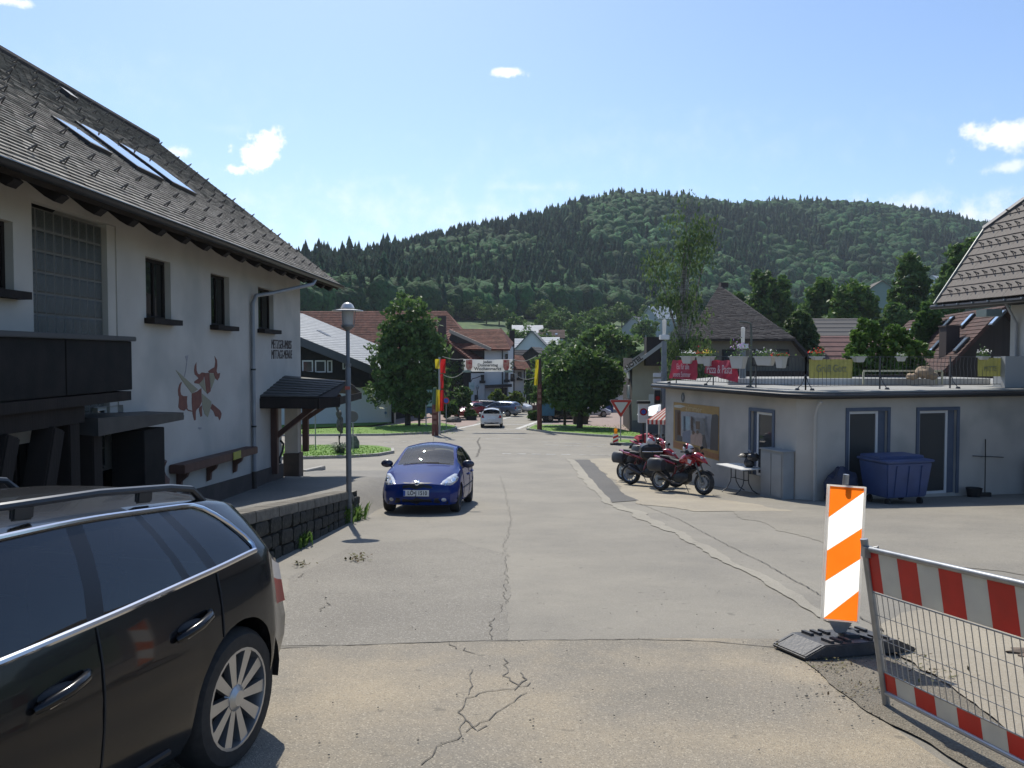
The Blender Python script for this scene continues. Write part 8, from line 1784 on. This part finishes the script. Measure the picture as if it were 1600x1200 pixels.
def sculpture():
    p = gp(531, 712); d = p.y; z = lambda py: at(0, py, d).z; X = lambda px: at(px, 600, d).x; t = thing('garden_sculpture', 'weathered grey figure sculpture on a thin stand in the near lawn', 'sculpture', p); sm = mat('weathered_bronze', (.07, .075, .06), (.045, .045, .04), scale=9, rough=.7, c3=(.16, .16, .13), s3=12)
    s = MB(); s.tube([p, (X(529), d, z(680))], .03, 8); s.tube([(X(529), d, z(690)), (X(532), d, z(675))], .02, 6); s.build('stand', M['metal_dark'], t)
    s = MB(); s.blob((X(531), d, z(663)), (.14, .12, .36), 12, 10, nz=.5, seed=2); s.blob((X(529), d, z(647)), (.13, .10, .20), 12, 8, nz=.5, seed=4); s.blob((X(527), d, z(633)), (.12, .10, .14), 12, 8, nz=.4, seed=6); s.blob((X(533), d, z(672)), (.07, .07, .16), 10, 7, nz=.5, seed=8); s.tube([(X(524), d, z(630)), (X(528), d, z(643)), (X(534), d, z(655))], [.05, .06, .04], 8); s.build('figure', sm, t, smooth=30)
    t2 = thing('ornamental_grass', 'tuft of grey green spiky leaves at the foot of the sculpture', 'plant', p); rng = np.random.default_rng(4); V = []
    for _ in range(120):
        a = rng.uniform(0, 6.28); l = rng.uniform(.3, .75); o = p+Vector((rng.normal(0, .08), rng.normal(0, .08), .05)); m_ = o+Vector((math.cos(a)*l*.5, math.sin(a)*l*.5, l*.75)); e = o+Vector((math.cos(a)*l, math.sin(a)*l, l*.62)); w = Vector((-math.sin(a), math.cos(a), 0))*.018; V += [[o-w, o+w, m_+w, m_-w], [m_-w, m_+w, e+w*.1, e-w*.1]]
    quads('leaves', np.array([[tuple(k) for k in q] for q in V]), leafmat('spiky_leaves', (.08, .11, .07), (.16, .19, .12)), t2)
    b = gp(553, 704); t3 = thing('standing_stone', 'upright rounded grey boulder in the near lawn', 'boulder', b); s = MB(); s.blob((b.x, b.y, b.z+.32), (.26, .22, .5), 16, 12, nz=.25, seed=3); s.build('boulder', mat('grey_boulder', (.16, .16, .14), (.09, .09, .08), scale=5, rough=.9, bump=1, bscale=14, c3=(.25, .25, .22), s3=7), t3, smooth=True)
    b = gp(709, 660); t3 = thing('flat_boulder', 'flat grey boulder at the edge of the pink paving', 'boulder', b); s = MB(); s.blob((b.x, b.y, b.z+.15), (.62, .4, .32), 16, 9, nz=.3, seed=5); s.build('boulder', mat('grey_boulder', (.16, .16, .14)), t3, smooth=True)
sculpture()
def planters():
    for (x0, x1, yb, h, lab, c) in ((896, 919, 663, .85, 'long low planter box with clipped hedge beneath the right tree', (.05, .045, .035)), (729, 744, 657, .5, 'low dark planter in front of the small red car', (.03, .03, .03))):
        a, b = gp(x0, yb), gp(x1, yb); t = thing('planter', lab, 'planter', a); s = MB(); s.bbox((a.x, a.y, a.z), (b.x, a.y+.8, a.z+h*.75)); s.build('box', mat('planter_wood'+str(x0), c, rough=.9), t, bevel=.01)
        rng = np.random.default_rng(x0); n = 300; C_ = np.stack([rng.uniform(a.x, b.x, n), rng.uniform(a.y, a.y+.8, n), rng.uniform(a.z+h*.7, a.z+h*1.05, n)], 1); A_ = rng.normal(0, .08, (n, 3)); B_ = rng.normal(0, .08, (n, 3)); quads('foliage', np.stack([C_-A_, C_+B_, C_+A_, C_-B_], 1), leafmat('hedge_leaf', (.04, .09, .02), (.07, .14, .03)), t)
    b = gp(827, 632); t = thing('litter_bin', 'blue bin standing beyond the right hand trees', 'bin', at(951, 640, 85)); p = at(951, 641, 85); s = MB(); s.bbox((p.x-.45, p.y, G(85)), (p.x+.45, p.y+.6, p.z+.9)); s.build('bin', mat('far_blue_bin', (.03, .06, .2), rough=.5), t, bevel=.02)
planters()

# ------------------------------------------------------------------ trees
LM = {'maple': leafmat('maple_leaves', (.055, .115, .025), (.13, .21, .06), trans=.42), 'dark': leafmat('dark_leaves', (.045, .10, .02), (.11, .185, .045), trans=.38), 'bright': leafmat('bright_leaves', (.055, .12, .02), (.11, .19, .035), trans=.35),
      'birch': leafmat('birch_leaves', (.055, .10, .03), (.11, .16, .055), trans=.45), 'yellow': leafmat('yellow_green_leaves', (.09, .14, .02), (.15, .20, .04), trans=.35)}
def tree(label, base, H, crown, leaf, n, size, seed, name='tree', trunk_r=.16, trunkm=None, weep=0, limbs=7, clump=.30, cat='tree', group=None, density=None):
    """crown: list of (dx, dy, z, rx, ry, rz) ellipsoids about the base"""
    t = thing(name, label, cat, base, group=group); rng = np.random.default_rng(seed); B0 = Vector(base)
    top = max(c[2] for c in crown); s = MB(); P_ = [B0+Vector((0, 0, -.2)), B0+Vector((rng.normal(0, .05), 0, H*.18)), B0+Vector((rng.normal(0, .12), rng.normal(0, .1), H*.38)), B0+Vector((rng.normal(0, .2), rng.normal(0, .2), H*.62)), B0+Vector((crown[0][0]*.7, crown[0][1]*.7, H*.86))]
    s.tube(P_, [trunk_r*1.25, trunk_r, trunk_r*.8, trunk_r*.45, trunk_r*.12], 9)
    for k in range(limbs):
        c = crown[k % len(crown)]; f = .25+.5*k/limbs; st = P_[1].lerp(P_[3], f); a = rng.uniform(0, 6.28); e = B0+Vector((c[0]+c[3]*.7*math.cos(a), c[1]+c[4]*.7*math.sin(a), c[2]+c[5]*rng.uniform(-.3, .5))); mid = st.lerp(e, .5)+Vector((0, 0, .1*H*.5)); s.tube([st, mid, e], [trunk_r*.42, trunk_r*.25, trunk_r*.07], 6)
    s.build('trunk', trunkm or M['bark'], t, smooth=True)
    vol = np.array([c[3]*c[4]*c[5] for c in crown]); pr = vol/vol.sum(); nc = max(24, n//26); idx = rng.choice(len(crown), nc, p=pr); cc = []
    for i in idx:
        c = crown[i]; v = rng.normal(0, 1, 3); v /= np.linalg.norm(v); r = rng.uniform(.25, 1.0)**.45; cc.append((c[0]+v[0]*c[3]*r, c[1]+v[1]*c[4]*r, c[2]+v[2]*c[5]*r))
    cc = np.array(cc); cs = rng.uniform(.55, 1.25, nc)*clump*np.cbrt(vol.mean()); k = rng.integers(0, nc, n); dv = rng.normal(0, 1, (n, 3)); dv /= np.linalg.norm(dv, axis=1)[:, None]; rr = rng.random(n)**.5
    C_ = cc[k]+dv*(cs[k]*rr)[:, None]*np.array([1, 1, .8])
    if weep: C_[:, 2] -= rng.random(n)*weep*rr
    C_ += np.array(B0)
    nrm = rng.normal(0, 1, (n, 3))+np.array([0, 0, .5]); nrm /= np.linalg.norm(nrm, axis=1)[:, None]; tv = np.cross(nrm, rng.normal(0, 1, (n, 3))); tv /= np.linalg.norm(tv, axis=1)[:, None]; bv = np.cross(nrm, tv)
    sz = (size*rng.uniform(.6, 1.3, n))[:, None]; 
    if weep: tv = np.array([0, 0, -1])*.8+tv*.5
    V = np.stack([C_-tv*sz, C_+bv*sz*.55, C_+tv*sz, C_-bv*sz*.55], 1); quads('crown', V, LM[leaf], t); return t
def px_crown(base, ells):
    """ellipsoids measured in the photograph, (px, py, half width px, half height px), placed round a base point"""
    d = base[1]; out = []
    for i, (px, py, rx, ry_) in enumerate(ells):
        c = at(px, py, d); k = d/1250; out.append((c.x-base[0], (-1)**i*rx*k*.12, c.z-base[2], rx*k, rx*k*.9, ry_*k))
    return out
def trees():
    b = gp(637, 667); tree('big rounded maple beside the left banner post', b, 9.6, px_crown(b, [(640, 560, 50, 70), (612, 565, 34, 62), (662, 550, 36, 60), (635, 500, 36, 42), (590, 590, 20, 44), (668, 600, 34, 46), (640, 625, 44, 26), (690, 570, 14, 40)]), 'maple', 15000, .20, 11, trunk_r=.2, clump=.32)
    b = gp(655, 668); tree('thin trunked young tree just right of the big maple', b, 7, px_crown(b, [(655, 600, 14, 30)]), 'dark', 1200, .18, 12, trunk_r=.08)
    b = gp(905, 671); tree('dark rounded maple on the right hand lawn', b, 6.6, px_crown(b, [(905, 600, 52, 38), (935, 595, 36, 38), (880, 590, 32, 34), (915, 565, 36, 24), (955, 580, 18, 22), (905, 625, 48, 20)]), 'dark', 14000, .18, 13, trunk_r=.2, clump=.32)
    b = gp(882, 667); tree('second smaller maple at the left edge of the right lawn', b, 5.4, px_crown(b, [(868, 608, 24, 26), (850, 612, 18, 22), (878, 580, 16, 16)]), 'dark', 5000, .17, 14, trunk_r=.1, clump=.35)
    b = gp(874, 657); tree('slim tree half hidden behind the second maple', b, 5, px_crown(b, [(862, 620, 22, 18), (846, 600, 14, 22)]), 'maple', 2600, .2, 15, trunk_r=.1)
    x = at(955, 560, 92); tree('tall spreading lime tree rising behind the right maples', (x.x, 92, G(92)), 10, px_crown((x.x, 92, G(92)), [(955, 560, 44, 44), (940, 530, 30, 22), (975, 545, 26, 30), (990, 590, 20, 34), (915, 545, 26, 20), (1000, 560, 14, 20)]), 'maple', 9000, .32, 16, trunk_r=.25, clump=.34)
    x = at(1068, 590, 41); bz = G(41); ells = [(1070, 440, 24, 60), (1068, 500, 26, 50), (1062, 560, 30, 40), (1092, 380, 26, 30), (1104, 356, 20, 24), (1050, 395, 26, 32), (1028, 402, 24, 22), (1040, 450, 22, 34), (1085, 550, 32, 34), (1056, 560, 22, 40), (1072, 345, 20, 30), (1074, 312, 6, 20), (1040, 348, 18, 20), (1092, 500, 16, 34), (1082, 600, 30, 30), (1105, 580, 26, 24)]
    tree('tall thin weeping birch in front of the hill', (x.x, 41, bz), 12.2, px_crown((x.x, 41, bz), ells), 'birch', 8500, .095, 17, name='birch_tree', trunk_r=.15, trunkm=M['birch'], weep=1.0, limbs=12, clump=.6)
    # shrubs and small trees near the guesthouse
    for i, (px, py, rx, ry_, base_py, leaf, lab, nm) in enumerate([(776, 622, 12, 13, 646, 'yellow', 'round clipped tree in front of the guesthouse door', 'clipped_tree'), (806, 624, 14, 12, 647, 'yellow', 'second round clipped tree to the right of the first', 'clipped_tree'),
            (716, 625, 22, 22, 655, 'dark', 'large dark shrub left of the parked cars', 'shrub'), (700, 640, 14, 14, 657, 'dark', 'low dense shrub behind the flags', 'shrub'), (735, 648, 9, 7, 656, 'yellow', 'yellow green flowering bush beside the planter', 'shrub'), (655, 645, 8, 10, 657, 'yellow', 'small yellow green bush behind the young tree', 'shrub'),
            (708, 590, 14, 26, 640, 'maple', 'grey green tree in front of the dark timber gable', 'tree'), (828, 604, 8, 30, 640, 'maple', 'narrow green tree right of the guesthouse annex', 'tree'), (835, 650, 10, 8, 657, 'dark', 'dark bush at the garden wall', 'shrub'), (1056, 640, 14, 34, 700, 'birch', 'green bush beneath the awning and the birch', 'shrub')]):
        b = gp(px, base_py) if base_py != 700 else Vector((at(px, 600, 38).x, 38, G(38))); tree(lab, b, max(1.0, at(px, py, b.y).z-b.z), px_crown(b, [(px, py, rx, ry_), (px+rx*.3, py-ry_*.2, rx*.6, ry_*.7)]), leaf, 1800, .17, 30+i, name=nm, trunk_r=.08, limbs=3, cat='tree' if 'tree' in nm else 'shrub')
    # trees behind the right hand buildings
    def far(px, d, z_py, ells, leaf, n, size, seed, lab):
        x = at(px, 500, d); z = min(terr(x.x, d), at(px, z_py, d).z); tree(lab, (x.x, d, z), at(px, ells[0][1]-ells[0][3], d).z-z, px_crown((x.x, d, z), ells), leaf, n, size, seed, trunk_r=.2, limbs=5, group='trees behind the right hand houses')
    far(1205, 110, 520, [(1205, 470, 34, 44), (1190, 450, 22, 28), (1225, 480, 24, 34), (1180, 500, 24, 30)], 'dark', 6000, .38, 51, 'broad dark tree directly right of the hipped roof peak')
    far(1285, 100, 540, [(1285, 480, 24, 46), (1270, 500, 24, 36), (1300, 500, 20, 36)], 'dark', 5000, .36, 52, 'tall narrow tree between the hipped roof and the round bush')
    far(1335, 95, 540, [(1335, 480, 34, 40), (1315, 500, 26, 34), (1355, 495, 24, 34)], 'bright', 6500, .33, 53, 'bright green round tree left of the hillside house')
    far(1425, 90, 540, [(1425, 440, 26, 42), (1410, 480, 28, 36), (1440, 490, 26, 34), (1420, 410, 12, 16)], 'dark', 7000, .32, 54, 'darkest upright tree right of the hillside house')
    far(1385, 80, 560, [(1390, 520, 26, 26), (1400, 500, 22, 24)], 'dark', 4000, .3, 55, 'dark bushy tree below the hillside house')
    far(1500, 85, 540, [(1500, 430, 26, 50), (1480, 460, 24, 34), (1515, 400, 16, 28), (1465, 490, 22, 26)], 'maple', 6000, .33, 56, 'leafy tree beside the verge of the tiled house')
    far(1385, 34, 610, [(1355, 530, 20, 34), (1340, 560, 22, 30), (1400, 545, 28, 34), (1430, 560, 20, 28), (1375, 575, 34, 20), (1360, 510, 12, 14)], 'bright', 9000, .13, 57, 'bright leafed bush filling the gap behind the terrace railing')
    far(1245, 60, 580, [(1250, 520, 22, 34), (1265, 545, 18, 26), (1235, 545, 14, 24)], 'birch', 5000, .2, 58, 'olive green tree beside the pink red roof')
    far(1160, 115, 500, [(1150, 480, 18, 24), (1165, 500, 16, 20)], 'maple', 2500, .36, 59, 'small tree peeping over the hipped roof')
    far(1455, 48, 540, [(1452, 500, 16, 26), (1440, 520, 14, 20)], 'dark', 3500, .2, 60, 'reddish dark tree at the brown roof valley')
    # village trees
    rng = random.Random(9); proto = []
    for i, lf in enumerate(('maple', 'dark', 'bright')):
        o = Vector((-60-i*12, 140, terr(-60-i*12, 140))); proto.append(tree(['lone medium green tree far left in the valley', 'lone dark tree far left in the valley', 'lone light green tree far left in the valley'][i], o, 6, [(0, 0, 4, 2.6, 2.6, 2.6), (.8, .3, 3.2, 2.2, 2.2, 2.2), (-.9, 0, 3.4, 2, 2, 2)], lf, 2200, .28, 70+i, name='village_tree', trunk_r=.16, limbs=4, group='trees dotted among the far village houses'))
    spots = [(806, 545, 210), (818, 552, 175), (850, 520, 225), (846, 556, 180), (868, 530, 215), (880, 528, 222), (872, 545, 168), (900, 530, 200), (915, 528, 218), (930, 522, 230), (945, 518, 250), (905, 545, 160), (925, 545, 150), (940, 540, 150), (880, 556, 150), (958, 505, 262), (972, 512, 255), (985, 505, 268), (1008, 520, 190), (1018, 512, 230), (1040, 512, 240), (1048, 500, 250), (1064, 510, 235), (1010, 500, 270), (852, 508, 262), (838, 512, 262), (860, 575, 120), (878, 572, 122), (1120, 505, 190), (1140, 500, 200), (1250, 505, 170), (1310, 500, 170), (1340, 470, 240), (1430, 470, 250), (1450, 470, 245), (1470, 465, 250), (1395, 500, 190), (1380, 505, 170), (1260, 490, 220), (1230, 490, 230), (1170, 490, 230),
             (1200, 505, 150), (780, 505, 240), (760, 505, 240), (740, 505, 250), (720, 505, 250), (700, 505, 245), (640, 500, 245), (620, 502, 240), (1320, 480, 225), (1500, 470, 230), (1520, 480, 200), (1090, 500, 230), (1075, 500, 215), (1290, 490, 230), (1410, 455, 255), (1350, 500, 160)]
    regs = [(660, 'behind the big left maple'), (790, 'behind the guesthouse roofs'), (835, 'left of the white gabled house'), (870, 'beside the brown and white roofs'), (892, 'under the long meadow house'), (925, 'right of the long meadow house'), (965, 'on the open meadow'), (1000, 'beside the shining roof window'), (1035, 'beside the pale blue grey house'), (1062, 'left of the birch top'), (1110, 'behind the birch'), (1180, 'behind the hipped roof peak'), (1260, 'above the hipped roof slope'), (1330, 'above the faded roofs'), (1400, 'near the hillside house'), (1600, 'near the tiled roof verge')]
    kinds = ['medium green', 'dark green', 'light green']; seen = {}
    for i, (px, py, d) in enumerate(spots):
        p = at(px, py, d); x, y = p.x, d; z = terr(x, y) if abs(terr(x, y)-p.z) < 5 else min(p.z, terr(x, y)+2); k = rng.randrange(3); sc = rng.uniform(.75, 1.35); rg = next(r for q, r in regs if px <= q)
        size = 'small' if sc < .92 else 'middling' if sc < 1.15 else 'large'; lab = f'{size} {kinds[k]} tree {rg}'; seen[lab] = seen.get(lab, 0)+1
        if seen[lab] > 1: lab = f'{size} {kinds[k]} tree {rg}, ' + ('further up the slope' if py < 510 else 'lower down the slope')
        dup(proto[k], (x, y, z-.3), rng.uniform(0, 6), lab, 'trees dotted among the far village houses', sc)
trees()
def weeds():
    lm = leafmat('weed_leaves', (.06, .13, .02), (.12, .2, .04)); rng = np.random.default_rng(8)
    spots = [((463, 855), .30, 'pale flowering weed at the foot of the retaining wall', .16), ((494, 834), .26, 'yellowish weed growing up the retaining wall', .1), ((534, 818), .45, 'tall weed tuft left of the street lamp foot', .2), ((556, 812), .38, 'leafy weed tuft at the end of the retaining wall', .18), ((553, 795), .3, 'climbing weed on the wall end', .1)]
    for (px, py), h, lab, sp_ in spots:
        p = gp(px, py); p.x = min(p.x, -3.0) if px < 545 else p.x; t = thing('weed', lab, 'weed', p, group='weeds along the retaining wall'); V = []
        for _ in range(70):
            a = rng.uniform(0, 6.28); o = p+Vector((abs(rng.normal(0, sp_))*.5, rng.normal(0, sp_), 0)); l = rng.uniform(.4, 1)*h; m_ = o+Vector((math.cos(a)*.06, math.sin(a)*.06, l*.6)); e = m_+Vector((math.cos(a)*.08, math.sin(a)*.08, l*.25)); w = Vector((-math.sin(a), math.cos(a), 0))*rng.uniform(.012, .03); V += [[o-w*.3, o+w*.3, m_+w, m_-w], [m_-w, m_+w, e+w*.1, e-w*.1]]
        quads('leaves', np.array([[tuple(k) for k in q] for q in V]), lm, t)
    # leaf litter and verge plants as ground cover
    V = []
    def scatter(px, py, rx, ry_, n, s0, zmax=.03):
        for _ in range(n):
            p = gp(px+rng.normal(0, rx), py+rng.normal(0, ry_), .03); a = Vector(rng.normal(0, 1, 3)); a.z *= .4; a.normalize(); b = Vector((a.y, -a.x, rng.normal(0, .3))).normalized(); s = s0*rng.uniform(.5, 1.3); p.z += rng.uniform(0, zmax); V.append([p-a*s, p+b*s*.5, p+a*s, p-b*s*.5])
    scatter(560, 876, 9, 3, 60, .03); scatter(470, 886, 8, 2, 30, .03); scatter(1265, 1012, 24, 5, 160, .02, .05); scatter(1300, 1045, 25, 8, 90, .014); scatter(1345, 1085, 25, 10, 60, .012); scatter(1455, 1062, 30, 8, 60, .016); scatter(1350, 1008, 25, 4, 60, .02, .05); scatter(1400, 1030, 30, 8, 60, .015)
    o = quads('ground_litter', np.array([[tuple(k) for k in q] for q in V]), mat('litter', (.10, .10, .03), (.07, .045, .02), scale=30, rough=.9, island=True), kind='stuff')
    # small stones
    m_ = MB(); 
    for _ in range(230):
        px = rng.uniform(430, 1340); py = rng.uniform(870, 1195)
        if rng.random() < .55: px, py = rng.normal(1310, 55), rng.normal(1060, 45)
        p = gp(px, min(py, 1195), .028); r = rng.uniform(.003, .008) if rng.random() < .95 else .013; m_.blob(p, (r, r*rng.uniform(.6, 1), r*.6), 5, 3)
    m_.build('loose_grit', mat('grit', (.10, .09, .075), (.25, .23, .19), scale=8, rough=.95), kind='stuff')
weeds()

# ------------------------------------------------------------------ haze
if HAZE_DENSITY > 0:
    s = MB(); s.bbox((-1300, -40, -40), (1300, 1150, 190)); hm = bpy.data.materials.new('valley_air'); hm.use_nodes = True; nt = hm.node_tree; nt.nodes.clear(); o = nt.nodes.new('ShaderNodeOutputMaterial'); v = nt.nodes.new('ShaderNodeVolumePrincipled')
    v.inputs['Color'].default_value = (.80, .90, 1, 1); v.inputs['Density'].default_value = HAZE_DENSITY; nt.links.new(v.outputs[0], o.inputs['Volume']); h = s.build('haze', hm); h['kind'] = 'stuff'
